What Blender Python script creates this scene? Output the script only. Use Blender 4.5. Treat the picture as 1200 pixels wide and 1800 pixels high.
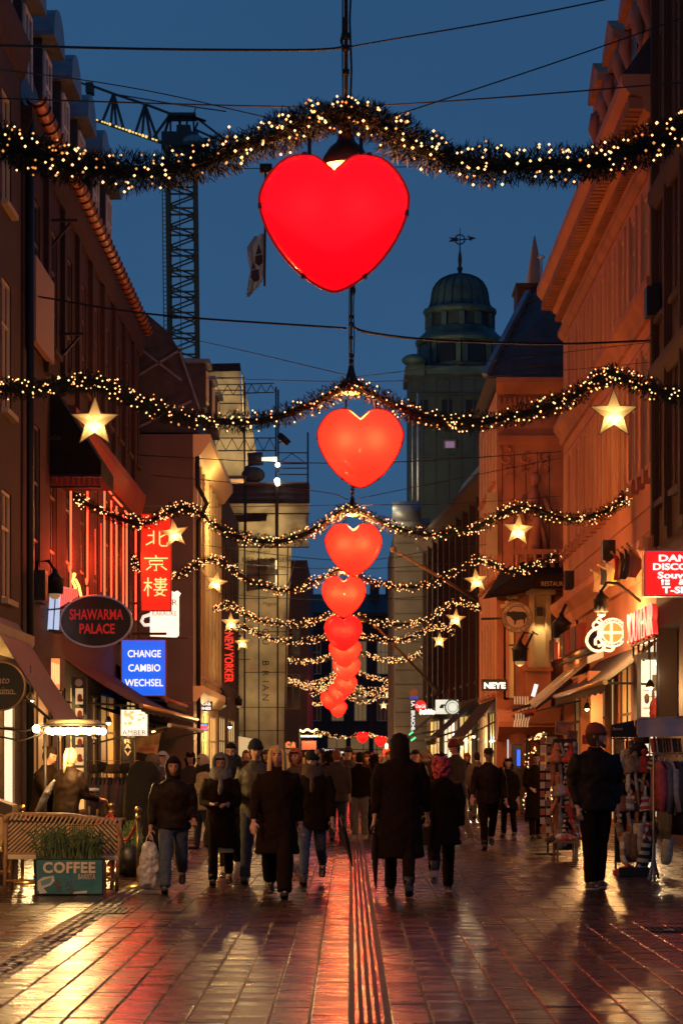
import bpy, bmesh, math, random
from mathutils import Vector, Matrix, noise as mnoise

for o in list(bpy.data.objects):
    bpy.data.objects.remove(o)
S = bpy.context.scene
C = S.collection
R = random.Random(7)
PI = math.pi
rad = math.radians

# ---------------------------------------------------------------- camera
EYE = 1.55
FPX = 4000.0                      # focal length in photo pixels
VPX, VPY = 615.0, 1330.0          # vanishing point of the street in the photo
cam_d = bpy.data.cameras.new('camera')
cam = bpy.data.objects.new('camera', cam_d)
C.objects.link(cam)
cam.location = (0, 0, EYE)
cam.rotation_euler = (rad(90), 0, 0)
cam_d.sensor_fit = 'VERTICAL'
cam_d.sensor_height = 36.0
cam_d.lens = 36.0 * FPX / 1800.0
cam_d.shift_x = (600 - VPX) / 1800.0
cam_d.shift_y = (VPY - 900) / 1800.0
cam_d.clip_start = 0.5
cam_d.clip_end = 2000
cam_d.dof.use_dof = True
cam_d.dof.focus_distance = 25.0
cam_d.dof.aperture_fstop = 8.0
S.camera = cam

# ---------------------------------------------------------------- sky, exposure
S.view_settings.view_transform = 'Standard'
S.view_settings.look = 'None'
S.view_settings.exposure = 0.0
S.view_settings.gamma = 1.0
S.view_settings.use_curve_mapping = False
W = bpy.data.worlds.new('World')
S.world = W
W.use_nodes = True
nt = W.node_tree
bg = nt.nodes['Background']
sky = nt.nodes.new('ShaderNodeTexSky')
sky.sky_type = 'NISHITA'
sky.sun_disc = False
sky.sun_elevation = rad(-4.0)
sky.sun_rotation = rad(180)
sky.altitude = 0
sky.air_density = 1.0
sky.dust_density = 0.5
sky.ozone_density = 3.0
tint = nt.nodes.new('ShaderNodeMix')
tint.data_type = 'RGBA'
tint.inputs[0].default_value = 0.93
tint.inputs[7].default_value = (0.026, 0.108, 0.255, 1)     # even deep blue of an overcast dusk
bw = nt.nodes.new('ShaderNodeMix')
bw.data_type = 'RGBA'; bw.blend_type = 'MULTIPLY'
bw.inputs[0].default_value = 1.0
bw.inputs[7].default_value = (2.0, 2.0, 2.0, 1)
nt.links.new(sky.outputs[0], bw.inputs[6])
nt.links.new(bw.outputs[2], tint.inputs[6])
tcw = nt.nodes.new('ShaderNodeTexCoord'); sxyz = nt.nodes.new('ShaderNodeSeparateXYZ'); mr = nt.nodes.new('ShaderNodeMapRange')
grad = nt.nodes.new('ShaderNodeMix'); grad.data_type = 'RGBA'
grad.inputs[6].default_value = (0.040, 0.108, 0.218, 1); grad.inputs[7].default_value = (0.021, 0.079, 0.190, 1)
mr.inputs[1].default_value = 0.02; mr.inputs[2].default_value = 0.42
nt.links.new(tcw.outputs['Generated'], sxyz.inputs[0]); nt.links.new(sxyz.outputs[2], mr.inputs[0]); nt.links.new(mr.outputs[0], grad.inputs[0]); nt.links.new(grad.outputs[2], tint.inputs[7])
mpw = nt.nodes.new('ShaderNodeMapping'); mpw.inputs['Scale'].default_value = (3, 3, 9)
cl = nt.nodes.new('ShaderNodeTexNoise'); cl.inputs['Scale'].default_value = 1.0; cl.inputs['Detail'].default_value = 5
clr = nt.nodes.new('ShaderNodeMapRange'); clr.inputs[3].default_value = 0.84; clr.inputs[4].default_value = 1.16
sky_c = nt.nodes.new('ShaderNodeMix'); sky_c.data_type = 'RGBA'; sky_c.blend_type = 'MULTIPLY'; sky_c.inputs[0].default_value = 1.0
nt.links.new(tcw.outputs['Generated'], mpw.inputs[0]); nt.links.new(mpw.outputs[0], cl.inputs['Vector']); nt.links.new(cl.outputs['Fac'], clr.inputs[0])
nt.links.new(tint.outputs[2], sky_c.inputs[6]); nt.links.new(clr.outputs[0], sky_c.inputs[7]); nt.links.new(sky_c.outputs[2], bg.inputs[0])
bg.inputs[1].default_value = 1.0

cy = S.cycles
S.render.engine = 'CYCLES'
try:
    cy.use_denoising = True
    cy.denoiser = 'OPENIMAGEDENOISE'
    cy.use_light_tree = True
    cy.max_bounces = 5
    cy.diffuse_bounces = 2
    cy.glossy_bounces = 3
    cy.transmission_bounces = 4
    cy.transparent_max_bounces = 6
    cy.sample_clamp_indirect = 4.0
    cy.sample_clamp_direct = 0.0
    cy.caustics_reflective = True
except Exception:
    pass

# ---------------------------------------------------------------- helpers
def P(x, y, d):
    """photo pixel (x, y) at distance d along the street -> place in the world"""
    return Vector(((x - VPX) * d / FPX, d, EYE + (VPY - y) * d / FPX))

def DX(x, X):
    """distance at which the plane |X| is seen at photo column x"""
    return FPX * X / (x - VPX)

def props(o, label=None, cat=None, group=None, kind=None):
    if label: o['label'] = label
    if cat: o['category'] = cat
    if group: o['group'] = group
    if kind: o['kind'] = kind
    return o

def thing(name, label, cat, loc=(0, 0, 0), rotz=0.0, group=None):
    o = bpy.data.objects.new(name, None)
    o.empty_display_size = 0.2
    C.objects.link(o)
    o.location = loc
    o.rotation_euler = (0, 0, rotz)
    return props(o, label, cat, group)

def origin_of(o):
    v = Vector((0, 0, 0))
    while o is not None:
        v += o.location
        o = o.parent
    return v

def link_mesh(name, me, parent=None, loc=(0, 0, 0), rot=(0, 0, 0), scale=None):
    o = bpy.data.objects.new(name, me)
    C.objects.link(o)
    o.location = loc
    o.rotation_euler = rot
    if scale is not None:
        o.scale = scale
    if parent is not None:
        o.parent = parent
    return o

class MB:
    """collects shapes and links them as ONE mesh object"""
    def __init__(self):
        self.v = []; self.f = []; self.m = []; self.mi = 0; self.sm = []; self.smooth = False
    def face(self, pts):
        n = len(self.v)
        self.v.extend([tuple(p) for p in pts])
        self.f.append(tuple(range(n, n + len(pts))))
        self.m.append(self.mi); self.sm.append(self.smooth)
    def add(self, vs, fs):
        n = len(self.v)
        self.v.extend([tuple(p) for p in vs])
        for f in fs:
            self.f.append(tuple(n + i for i in f)); self.m.append(self.mi); self.sm.append(self.smooth)
    def box(self, x0, x1, y0, y1, z0, z1):
        vs = [(x0, y0, z0), (x1, y0, z0), (x1, y1, z0), (x0, y1, z0), (x0, y0, z1), (x1, y0, z1), (x1, y1, z1), (x0, y1, z1)]
        self.add(vs, [(0, 3, 2, 1), (4, 5, 6, 7), (0, 1, 5, 4), (1, 2, 6, 5), (2, 3, 7, 6), (3, 0, 4, 7)])
        return self
    def hexa(self, a):
        """8 corners: bottom ring 0-3, top ring 4-7"""
        self.add(a, [(0, 3, 2, 1), (4, 5, 6, 7), (0, 1, 5, 4), (1, 2, 6, 5), (2, 3, 7, 6), (3, 0, 4, 7)])
    def bar(self, p0, p1, w, h=None, up=(0, 0, 1)):
        h = h or w
        p0 = Vector(p0); p1 = Vector(p1); t = (p1 - p0).normalized(); up = Vector(up)
        if abs(t.dot(up)) > 0.98: up = Vector((1, 0, 0))
        s = t.cross(up).normalized(); u = s.cross(t)
        s = s * w / 2; u = u * h / 2
        self.hexa([p0 - s - u, p0 + s - u, p1 + s - u, p1 - s - u, p0 - s + u, p0 + s + u, p1 + s + u, p1 - s + u])
        return self
    def tube(self, pts, r, n=6, cap=True, flat=1.0):
        """swept ring along pts; r is a number or a list, flat squashes the ring along its second axis"""
        pts = [Vector(p) for p in pts]
        k = len(pts)
        rs = [r] * k if not isinstance(r, (list, tuple)) else r
        base = len(self.v)
        ref = None
        for i, p in enumerate(pts):
            t = (pts[min(i + 1, k - 1)] - pts[max(i - 1, 0)])
            if t.length < 1e-9: t = Vector((0, 0, 1))
            t.normalize()
            if ref is None:
                ref = Vector((0, 0, 1)) if abs(t.z) < 0.9 else Vector((1, 0, 0))
            s = t.cross(ref)
            if s.length < 1e-6: s = t.cross(Vector((0, 1, 0)))
            s.normalize(); u = s.cross(t); ref = u
            for j in range(n):
                a = 2 * PI * j / n
                self.v.append(tuple(p + s * (math.cos(a) * rs[i]) + u * (math.sin(a) * rs[i] * flat)))
        for i in range(k - 1):
            for j in range(n):
                a = base + i * n + j; b = base + i * n + (j + 1) % n
                self.f.append((a, b, b + n, a + n)); self.m.append(self.mi); self.sm.append(self.smooth)
        if cap:
            self.f.append(tuple(base + j for j in reversed(range(n)))); self.m.append(self.mi); self.sm.append(False)
            self.f.append(tuple(base + (k - 1) * n + j for j in range(n))); self.m.append(self.mi); self.sm.append(False)
        return self
    def rings(self, rings, n=16, cap=True):
        """loft of ellipses: (cx, cy, z, rx, ry)"""
        base = len(self.v)
        for (cx, cy_, z, rx, ry) in rings:
            for j in range(n):
                a = 2 * PI * j / n
                self.v.append((cx + rx * math.cos(a), cy_ + ry * math.sin(a), z))
        k = len(rings)
        up = rings[-1][2] >= rings[0][2]
        for i in range(k - 1):
            for j in range(n):
                a = base + i * n + j; b = base + i * n + (j + 1) % n
                self.f.append((a, b, b + n, a + n) if up else (a + n, b + n, b, a))
                self.m.append(self.mi); self.sm.append(self.smooth)
        if cap:
            lo = tuple(base + j for j in range(n)); hi = tuple(base + (k - 1) * n + j for j in range(n))
            self.f.append(tuple(reversed(lo)) if up else lo); self.m.append(self.mi); self.sm.append(False)
            self.f.append(hi if up else tuple(reversed(hi))); self.m.append(self.mi); self.sm.append(False)
        return self
    def ball(self, c, rx, ry=None, rz=None, nu=10, nv=7):
        ry = rx if ry is None else ry; rz = rx if rz is None else rz
        c = Vector(c); base = len(self.v)
        self.v.append((c.x, c.y, c.z - rz))
        for i in range(1, nv):
            t = -PI / 2 + PI * i / nv
            for j in range(nu):
                a = 2 * PI * j / nu
                self.v.append((c.x + rx * math.cos(t) * math.cos(a), c.y + ry * math.cos(t) * math.sin(a), c.z + rz * math.sin(t)))
        self.v.append((c.x, c.y, c.z + rz))
        top = len(self.v) - 1
        def q(*f):
            self.f.append(f); self.m.append(self.mi); self.sm.append(self.smooth)
        for j in range(nu):
            q(base, base + 1 + (j + 1) % nu, base + 1 + j)
            q(top, top - nu + j, top - nu + (j + 1) % nu)
        for i in range(nv - 2):
            for j in range(nu):
                a = base + 1 + i * nu + j; b = base + 1 + i * nu + (j + 1) % nu
                q(a, b, b + nu, a + nu)
        return self
    def octa(self, c, r):
        x, y, z = c
        self.add([(x + r, y, z), (x - r, y, z), (x, y + r, z), (x, y - r, z), (x, y, z + r), (x, y, z - r)],
                 [(0, 2, 4), (2, 1, 4), (1, 3, 4), (3, 0, 4), (2, 0, 5), (1, 2, 5), (3, 1, 5), (0, 3, 5)])
    def prism(self, poly, y0, y1):
        """polygon in (x, z), counter-clockwise seen from the camera side (-y), extruded from y0 (front) to y1"""
        n = len(poly)
        vs = [(x, y0, z) for x, z in poly] + [(x, y1, z) for x, z in poly]
        fs = [tuple(range(n)), tuple(reversed(range(n, 2 * n)))]
        for i in range(n):
            j = (i + 1) % n
            fs.append((i, i + n, j + n, j))
        self.add(vs, fs)
        return self
    def xprism(self, poly, x0, x1):
        """polygon in (y, z) extruded along x"""
        n = len(poly)
        vs = [(x0, y, z) for y, z in poly] + [(x1, y, z) for y, z in poly]
        fs = [tuple(range(n)), tuple(reversed(range(n, 2 * n)))]
        for i in range(n):
            j = (i + 1) % n
            fs.append((i, i + n, j + n, j))
        self.add(vs, fs)
        return self
    def yprism(self, poly, y0, y1):
        return self.prism(poly, y0, y1)
    def xform(self, M, start=0):
        for i in range(start, len(self.v)):
            self.v[i] = tuple(M @ Vector(self.v[i]))
        return self
    def mesh(self, name, mats, off=(0, 0, 0), fix=False):
        me = bpy.data.meshes.new(name)
        if off[0] or off[1] or off[2]:
            vs = [(a - off[0], b - off[1], c - off[2]) for a, b, c in self.v]
        else:
            vs = self.v
        me.from_pydata(vs, [], self.f)
        mats = mats if isinstance(mats, (list, tuple)) else [mats]
        for m in mats: me.materials.append(m)
        if len(mats) > 1: me.polygons.foreach_set('material_index', self.m)
        if any(self.sm): me.polygons.foreach_set('use_smooth', self.sm)
        if fix:
            b = bmesh.new(); b.from_mesh(me); bmesh.ops.recalc_face_normals(b, faces=b.faces); b.to_mesh(me); b.free()
        me.update()
        return me
    def build_each(self, name, mats, parent, local=False):
        """every separate piece becomes an object of its own"""
        par = list(range(len(self.v)))
        def find(a):
            while par[a] != a: par[a] = par[par[a]]; a = par[a]
            return a
        for f in self.f:
            for a in f[1:]: par[find(a)] = find(f[0])
        grp = {}
        for i, f in enumerate(self.f): grp.setdefault(find(f[0]), []).append(i)
        off = (0, 0, 0) if local else origin_of(parent)
        for ids in grp.values():
            b = MB(); rm = {}
            for i in ids:
                fc = []
                for a in self.f[i]:
                    if a not in rm: rm[a] = len(b.v); b.v.append(self.v[a])
                    fc.append(rm[a])
                b.f.append(tuple(fc)); b.m.append(self.m[i]); b.sm.append(self.sm[i])
            c = Vector(b.v[0]) - Vector(off)
            link_mesh(name, b.mesh(name, mats, tuple(Vector(off) + c), True), parent, c)
    def build(self, name, mats, parent=None, local=False, fix=True):
        """vertices are in world space unless local; the object sits at its parent's origin"""
        off = (0, 0, 0)
        if parent is not None and not local: off = origin_of(parent)
        return link_mesh(name, self.mesh(name, mats, off, fix), parent)

def solo(mb, name, mats, label, cat, at, group=None):
    """a top-level thing that is one mesh, its origin at the given place"""
    o = link_mesh(name, mb.mesh(name, mats, at, True), None, at)
    return props(o, label, cat, group)

def copy_tree(o, parent=None):
    c = o.copy(); C.objects.link(c)
    if parent is not None: c.parent = parent
    for ch in o.children: copy_tree(ch, c)
    return c

def spline(pts, n):
    """Catmull-Rom through pts, n samples"""
    pts = [Vector(p) for p in pts]
    q = [pts[0] * 2 - pts[1]] + pts + [pts[-1] * 2 - pts[-2]]
    out = []
    segs = len(pts) - 1
    for i in range(n):
        u = i / (n - 1) * segs
        k = min(int(u), segs - 1); t = u - k
        a, b, c, d = q[k], q[k + 1], q[k + 2], q[k + 3]
        out.append(0.5 * ((2 * b) + (c - a) * t + (2 * a - 5 * b + 4 * c - d) * t * t + (3 * b - a - 3 * c + d) * t ** 3))
    return out

# ---------------------------------------------------------------- materials
_mats = {}
def M(name, col=(0.5, 0.5, 0.5), rough=0.7, metal=0.0, noise=None, bump=None, emit=None, spec=None, coat=0.0, sample=None, stretch=None, rv=0.12):
    if name in _mats: return _mats[name]
    m = bpy.data.materials.new(name); m.use_nodes = True
    n = m.node_tree.nodes; l = m.node_tree.links
    b = n['Principled BSDF']
    b.inputs['Base Color'].default_value = (*col, 1)
    b.inputs['Roughness'].default_value = rough
    b.inputs['Metallic'].default_value = metal
    if spec is not None: b.inputs['Specular IOR Level'].default_value = spec
    if coat: b.inputs['Coat Weight'].default_value = coat; b.inputs['Coat Roughness'].default_value = 0.08
    tc = None
    def coords(sc):
        nonlocal tc
        if tc is None: tc = n.new('ShaderNodeTexCoord')
        mp = n.new('ShaderNodeMapping')
        st = stretch or (1, 1, 1)
        mp.inputs['Scale'].default_value = (sc * st[0], sc * st[1], sc * st[2])
        l.new(tc.outputs['Object'], mp.inputs[0])
        return mp.outputs[0]
    if noise:
        t = n.new('ShaderNodeTexNoise'); t.inputs['Scale'].default_value = 1.0; t.inputs['Detail'].default_value = 5
        l.new(coords(noise[0]), t.inputs['Vector'])
        r = n.new('ShaderNodeValToRGB')
        a = noise[1]
        r.color_ramp.elements[0].position = 0.3; r.color_ramp.elements[1].position = 0.7
        r.color_ramp.elements[0].color = tuple(c * (1 - a) for c in col) + (1,)
        c2 = noise[2] if len(noise) > 2 else tuple(min(1, c * (1 + a)) for c in col)
        r.color_ramp.elements[1].color = (*c2, 1)
        l.new(t.outputs['Fac'], r.inputs[0]); l.new(r.outputs[0], b.inputs['Base Color'])
        rr = n.new('ShaderNodeMapRange')
        rr.inputs[3].default_value = max(0.02, rough - rv); rr.inputs[4].default_value = min(1, rough + rv)
        l.new(t.outputs['Fac'], rr.inputs[0]); l.new(rr.outputs[0], b.inputs['Roughness'])
    if bump:
        t = n.new('ShaderNodeTexNoise'); t.inputs['Scale'].default_value = 1.0; t.inputs['Detail'].default_value = 4
        l.new(coords(bump[0]), t.inputs['Vector'])
        bp = n.new('ShaderNodeBump'); bp.inputs['Strength'].default_value = bump[1]; bp.inputs['Distance'].default_value = bump[2] if len(bump) > 2 else 0.02
        l.new(t.outputs['Fac'], bp.inputs['Height']); l.new(bp.outputs[0], b.inputs['Normal'])
    if emit:
        b.inputs['Emission Color'].default_value = (*emit[0], 1)
        b.inputs['Emission Strength'].default_value = emit[1]
    if sample: m.cycles.emission_sampling = sample
    _mats[name] = m
    return m

def glow(name, col, s, sample=None):
    return M(name, tuple(min(0.8, c) for c in col), 0.5, emit=(col, s), sample=sample)

def translucent(name, col, emit=None, es=0.0, tr=0.8, gloss=0.0, dirt=0):
    """a lamp shell that the lamp inside shines through"""
    if name in _mats: return _mats[name]
    m = bpy.data.materials.new(name); m.use_nodes = True
    n = m.node_tree.nodes; l = m.node_tree.links
    b = n['Principled BSDF']; out = n['Material Output']
    b.inputs['Base Color'].default_value = (*col, 1); b.inputs['Roughness'].default_value = 0.25
    if gloss: b.inputs['Coat Weight'].default_value = gloss; b.inputs['Coat Roughness'].default_value = 0.05
    if emit:
        b.inputs['Emission Color'].default_value = (*emit, 1); b.inputs['Emission Strength'].default_value = es
    t = n.new('ShaderNodeBsdfTranslucent'); t.inputs[0].default_value = (*col, 1)
    if dirt:
        tc = n.new('ShaderNodeTexCoord'); tx = n.new('ShaderNodeTexNoise'); tx.inputs['Scale'].default_value = dirt; tx.inputs['Detail'].default_value = 6
        rp = n.new('ShaderNodeValToRGB'); rp.color_ramp.elements[0].position = .32; rp.color_ramp.elements[1].position = .66
        rp.color_ramp.elements[0].color = tuple(c * .6 for c in col) + (1,); rp.color_ramp.elements[1].color = (*col, 1)
        l.new(tc.outputs['Object'], tx.inputs['Vector']); l.new(tx.outputs['Fac'], rp.inputs[0]); l.new(rp.outputs[0], t.inputs[0]); l.new(rp.outputs[0], b.inputs['Base Color'])
    mx = n.new('ShaderNodeMixShader'); mx.inputs[0].default_value = tr
    l.new(b.outputs[0], mx.inputs[1]); l.new(t.outputs[0], mx.inputs[2]); l.new(mx.outputs[0], out.inputs[0])
    _mats[name] = m
    return m

def lamp(name, loc, energy, col, size=0.05, kind='POINT', parent=None, rot=None, spot=None, blend=0.6):
    ld = bpy.data.lights.new(name, kind)
    ld.energy = energy; ld.color = col
    if kind in ('POINT', 'SPOT'): ld.shadow_soft_size = size
    if kind == 'SPOT': ld.spot_size = rad(spot or 120); ld.spot_blend = blend
    o = bpy.data.objects.new(name, ld); C.objects.link(o)
    if parent is not None:
        o.parent = parent; o.location = Vector(loc) - origin_of(parent)
    else:
        o.location = loc
    if rot: o.rotation_euler = rot
    return o

# lettering: Blender's built-in typeface turned into a mesh
_font_tmp = {}
def text_mesh(body, width=None, height=None, mat=None, depth=0.01, bold=0.0, space=1.0, line=1.0, shear=0.0, align='CENTER', key=None):
    cu = bpy.data.curves.new('lettering', 'FONT')
    cu.body = body; cu.size = 1.0; cu.extrude = 0.02; cu.offset = bold
    cu.space_character = space; cu.space_line = line; cu.shear = shear
    cu.align_x = align; cu.resolution_u = 3
    o = bpy.data.objects.new('lettering_tmp', cu)
    C.objects.link(o)
    dg = bpy.context.evaluated_depsgraph_get()
    me = bpy.data.meshes.new_from_object(o.evaluated_get(dg))
    bpy.data.objects.remove(o); bpy.data.curves.remove(cu)
    xs = [v.co.x for v in me.vertices]; ys = [v.co.y for v in me.vertices]
    x0, x1, y0, y1 = min(xs), max(xs), min(ys), max(ys)
    sx = width / (x1 - x0) if width else None
    sy = height / (y1 - y0) if height else None
    sx = sx or sy; sy = sy or sx
    for v in me.vertices:      # upright, facing -y, centred
        x, y, z = v.co
        v.co = ((x - (x0 + x1) / 2) * sx, -z / 0.02 * depth * 0.5, (y - (y0 + y1) / 2) * sy)
    me.materials.clear()
    me.materials.append(mat)
    me.name = 'lettering'
    return me

def lettering(parent, body, loc, mat, width=None, height=None, rotz=0.0, **k):
    me = text_mesh(body, width, height, mat, **k)
    return link_mesh('lettering', me, parent, Vector(loc) - origin_of(parent) if parent is not None else loc, (0, 0, rotz))

_later = []       # meshes that get their modifiers applied at the end
def remesh(o, voxel, smooth=2, fold=None, decimate=None):
    m = o.modifiers.new('r', 'REMESH'); m.mode = 'VOXEL'; m.voxel_size = voxel; m.use_smooth_shade = True
    if smooth:
        s = o.modifiers.new('s', 'SMOOTH'); s.factor = 0.5; s.iterations = smooth
    if fold:
        t = bpy.data.textures.get('folds%d' % fold[2]) or bpy.data.textures.new('folds%d' % fold[2], 'CLOUDS')
        t.noise_scale = fold[1]; t.noise_depth = 1
        dm = o.modifiers.new('d', 'DISPLACE'); dm.texture = t; dm.strength = fold[0]; dm.mid_level = 0.5; dm.texture_coords = 'GLOBAL'
    _later.append(o)
    return o

def apply_later():
    dg = bpy.context.evaluated_depsgraph_get()
    new = []
    for o in _later:
        me = bpy.data.meshes.new_from_object(o.evaluated_get(dg))
        new.append((o, me))
    for o, me in new:
        mats = [m for m in o.data.materials]
        o.modifiers.clear(); o.data = me
        if not me.materials:
            for m in mats: me.materials.append(m)
        me.polygons.foreach_set('use_smooth', [True] * len(me.polygons))
    _later.clear()
# ---------------------------------------------------------------- the place's materials
SLAB = M('wet_granite', (0.050, 0.026, 0.013), 0.27, noise=(2.6, 0.4), rv=0.17, bump=(12, 0.40, 0.02), stretch=(0.3, 1.5, 1), spec=0.4)
SLAB2 = M('wet_granite_warm', (0.056, 0.029, 0.014), 0.25, noise=(2.9, 0.4), rv=0.17, bump=(11, 0.42, 0.02), stretch=(0.3, 1.5, 1), spec=0.4)
SLAB3 = M('wet_granite_grey', (0.044, 0.024, 0.013), 0.29, noise=(2.2, 0.4), rv=0.17, bump=(14, 0.40, 0.02), stretch=(0.3, 1.5, 1), spec=0.4)
JOINT = M('joint_sand', (0.13, 0.08, 0.04), 0.6, noise=(20, 0.4), bump=(40, 0.6))
COBBLE = M('cobble_stone', (0.06, 0.05, 0.042), 0.32, noise=(6, 0.4), bump=(30, 0.5), spec=0.5)
STUCCO_O = M('salmon_stucco', (0.56, 0.24, 0.13), 0.8, noise=(0.7, 0.15), bump=(25, 0.15))
STUCCO_D = M('brown_stucco', (0.062, 0.033, 0.02), 0.85, noise=(0.8, 0.25), bump=(25, 0.2))
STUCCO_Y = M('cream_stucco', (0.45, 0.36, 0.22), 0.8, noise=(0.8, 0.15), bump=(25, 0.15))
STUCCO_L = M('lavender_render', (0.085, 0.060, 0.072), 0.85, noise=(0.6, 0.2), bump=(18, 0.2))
SANDST = M('pink_sandstone', (0.40, 0.17, 0.10), 0.85, noise=(1.2, 0.25), bump=(12, 0.4))
BRICK_D = None
def brick_mat(name, c1, c2, mortar, rough=0.85):
    m = bpy.data.materials.new(name); m.use_nodes = True
    n = m.node_tree.nodes; l = m.node_tree.links; b = n['Principled BSDF']
    tc = n.new('ShaderNodeTexCoord'); sep = n.new('ShaderNodeSeparateXYZ'); cmb = n.new('ShaderNodeCombineXYZ'); ad = n.new('ShaderNodeMath')
    l.new(tc.outputs['Object'], sep.inputs[0]); l.new(sep.outputs[0], ad.inputs[0]); l.new(sep.outputs[1], ad.inputs[1])
    l.new(ad.outputs[0], cmb.inputs[0]); l.new(sep.outputs[2], cmb.inputs[1])
    t = n.new('ShaderNodeTexBrick'); l.new(cmb.outputs[0], t.inputs['Vector'])
    t.inputs['Color1'].default_value = (*c1, 1); t.inputs['Color2'].default_value = (*c2, 1); t.inputs['Mortar'].default_value = (*mortar, 1)
    t.inputs['Scale'].default_value = 1; t.inputs['Brick Width'].default_value = 0.24; t.inputs['Row Height'].default_value = 0.075; t.inputs['Mortar Size'].default_value = 0.008
    l.new(t.outputs[0], b.inputs['Base Color']); b.inputs['Roughness'].default_value = rough
    bp = n.new('ShaderNodeBump'); bp.inputs['Distance'].default_value = 0.01; bp.invert = True
    l.new(t.outputs['Fac'], bp.inputs['Height']); l.new(bp.outputs[0], b.inputs['Normal'])
    return m
BRICK = brick_mat('red_brick', (0.048, 0.016, 0.010), (0.032, 0.011, 0.008), (0.036, 0.020, 0.014))
BRICK_DK = brick_mat('dark_brick', (0.10, 0.05, 0.035), (0.07, 0.04, 0.03), (0.07, 0.055, 0.045))
SLATE = M('slate_roof', (0.035, 0.031, 0.034), 0.5, noise=(3, 0.4), bump=(8, 0.4))
ZINC = M('zinc_sheet', (0.20, 0.22, 0.25), 0.42, 0.6, noise=(2, 0.3))
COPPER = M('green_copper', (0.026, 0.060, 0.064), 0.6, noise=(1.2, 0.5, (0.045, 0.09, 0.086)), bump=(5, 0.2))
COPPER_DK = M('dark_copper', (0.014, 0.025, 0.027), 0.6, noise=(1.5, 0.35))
GUTTER = M('copper_gutter', (0.30, 0.12, 0.06), 0.45, 0.4, noise=(3, 0.4))
IRON = M('black_iron', (0.018, 0.016, 0.015), 0.5, 0.3)
STEEL = M('grey_steel', (0.25, 0.24, 0.22), 0.4, 0.7, noise=(5, 0.2))
BRASS = M('brass', (0.55, 0.36, 0.12), 0.28, 1.0)
WHITE_P = M('white_paint', (0.7, 0.68, 0.62), 0.5, noise=(6, 0.08))
FRAME_B = M('brown_frame', (0.12, 0.08, 0.055), 0.5)
FRAME_W = M('cream_frame', (0.66, 0.52, 0.30), 0.5)
GLASS_D = M('night_glass', (0.010, 0.008, 0.008), 0.22, spec=0.35)
GLASS_L = glow('lit_glass', (1.0, 0.62, 0.20), 0.55)
GLASS_DIM = glow('dim_lit_glass', (1.0, 0.55, 0.18), 0.10)
GLASS_W = glow('white_lit_glass', (1.0, 0.86, 0.60), 0.95)
CANVAS = M('dark_awning_canvas', (0.018, 0.012, 0.009), 0.8, spec=0.15, noise=(4, 0.3), bump=(60, 0.2))
CANVAS_B = M('brown_awning_canvas', (0.032, 0.019, 0.011), 0.8, noise=(3, 0.3), bump=(60, 0.2))
CANVAS_R = M('red_awning_canvas', (0.35, 0.05, 0.025), 0.8, noise=(3, 0.25))
CANVAS_G = M('grey_awning_canvas', (0.42, 0.29, 0.23), 0.8, noise=(3, 0.2))
BLACK = M('black_board', (0.010, 0.009, 0.009), 0.4)
NEON_R = glow('red_neon', (1.0, 0.055, 0.018), 5.0)
NEON_RD = glow('red_neon_far', (1.0, 0.05, 0.02), 2.2)
NEON_O = glow('orange_neon', (1.0, 0.25, 0.08), 6.0)
NEON_W = glow('white_neon', (1.0, 0.92, 0.75), 3.5)
NEON_B = glow('blue_screen', (0.02, 0.10, 1.0), 1.8)
RED_LIT = glow('red_lightbox', (0.85, 0.012, 0.010), 1.0)
BLUE_LIT = glow('blue_lightbox', (0.0, 0.115, 0.80), 1.0)
WHITE_LIT = glow('white_lightbox', (1.0, 0.88, 0.66), 1.25)
LETTER_W = glow('white_lit_letter', (0.95, 0.93, 0.86), 1.2)
LETTER_RED = M('red_letter', (0.55, 0.03, 0.02), 0.5, emit=((0.7, 0.02, 0.015), 0.28))
LETTER_DIM = M('pale_letter', (0.45, 0.34, 0.22), 0.6)
LETTER_K = M('black_letter', (0.012, 0.010, 0.010), 0.6)
NEEDLE = M('fir_needles', (0.010, 0.011, 0.006), 0.8)
BULB = glow('warm_bulb', (1.0, 0.50, 0.19), 3.0, 'NONE')
BULB2 = glow('amber_bulb', (1.0, 0.36, 0.08), 1.0, 'NONE')
WIRE = M('black_wire', (0.012, 0.011, 0.011), 0.6)
WOOD = M('wood', (0.20, 0.11, 0.05), 0.6, noise=(4, 0.3), stretch=(1, 1, 6))
RATTAN = M('rattan', (0.34, 0.19, 0.08), 0.5, noise=(8, 0.3))
RATTAN_D = M('dark_rattan_strip', (0.05, 0.028, 0.015), 0.6)
RATTAN_L = M('pale_rattan_strip', (0.50, 0.36, 0.19), 0.55, noise=(12, 0.2))
LEAF = M('grass_leaf', (0.06, 0.10, 0.03), 0.6, noise=(10, 0.4))
TEAL = M('teal_print', (0.035, 0.16, 0.17), 0.45, noise=(5, 0.2))
CREAM = M('cream_print', (0.62, 0.55, 0.40), 0.6)
SKIN = M('skin', (0.52, 0.27, 0.17), 0.55)
SKIN_D = M('skin_tan', (0.42, 0.21, 0.12), 0.55)
EYE_W = M('eye_white', (0.5, 0.47, 0.43), 0.3)
EYE_K = M('eye_dark', (0.02, 0.014, 0.01), 0.3)
LIP = M('lip', (0.34, 0.11, 0.08), 0.5)
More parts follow.
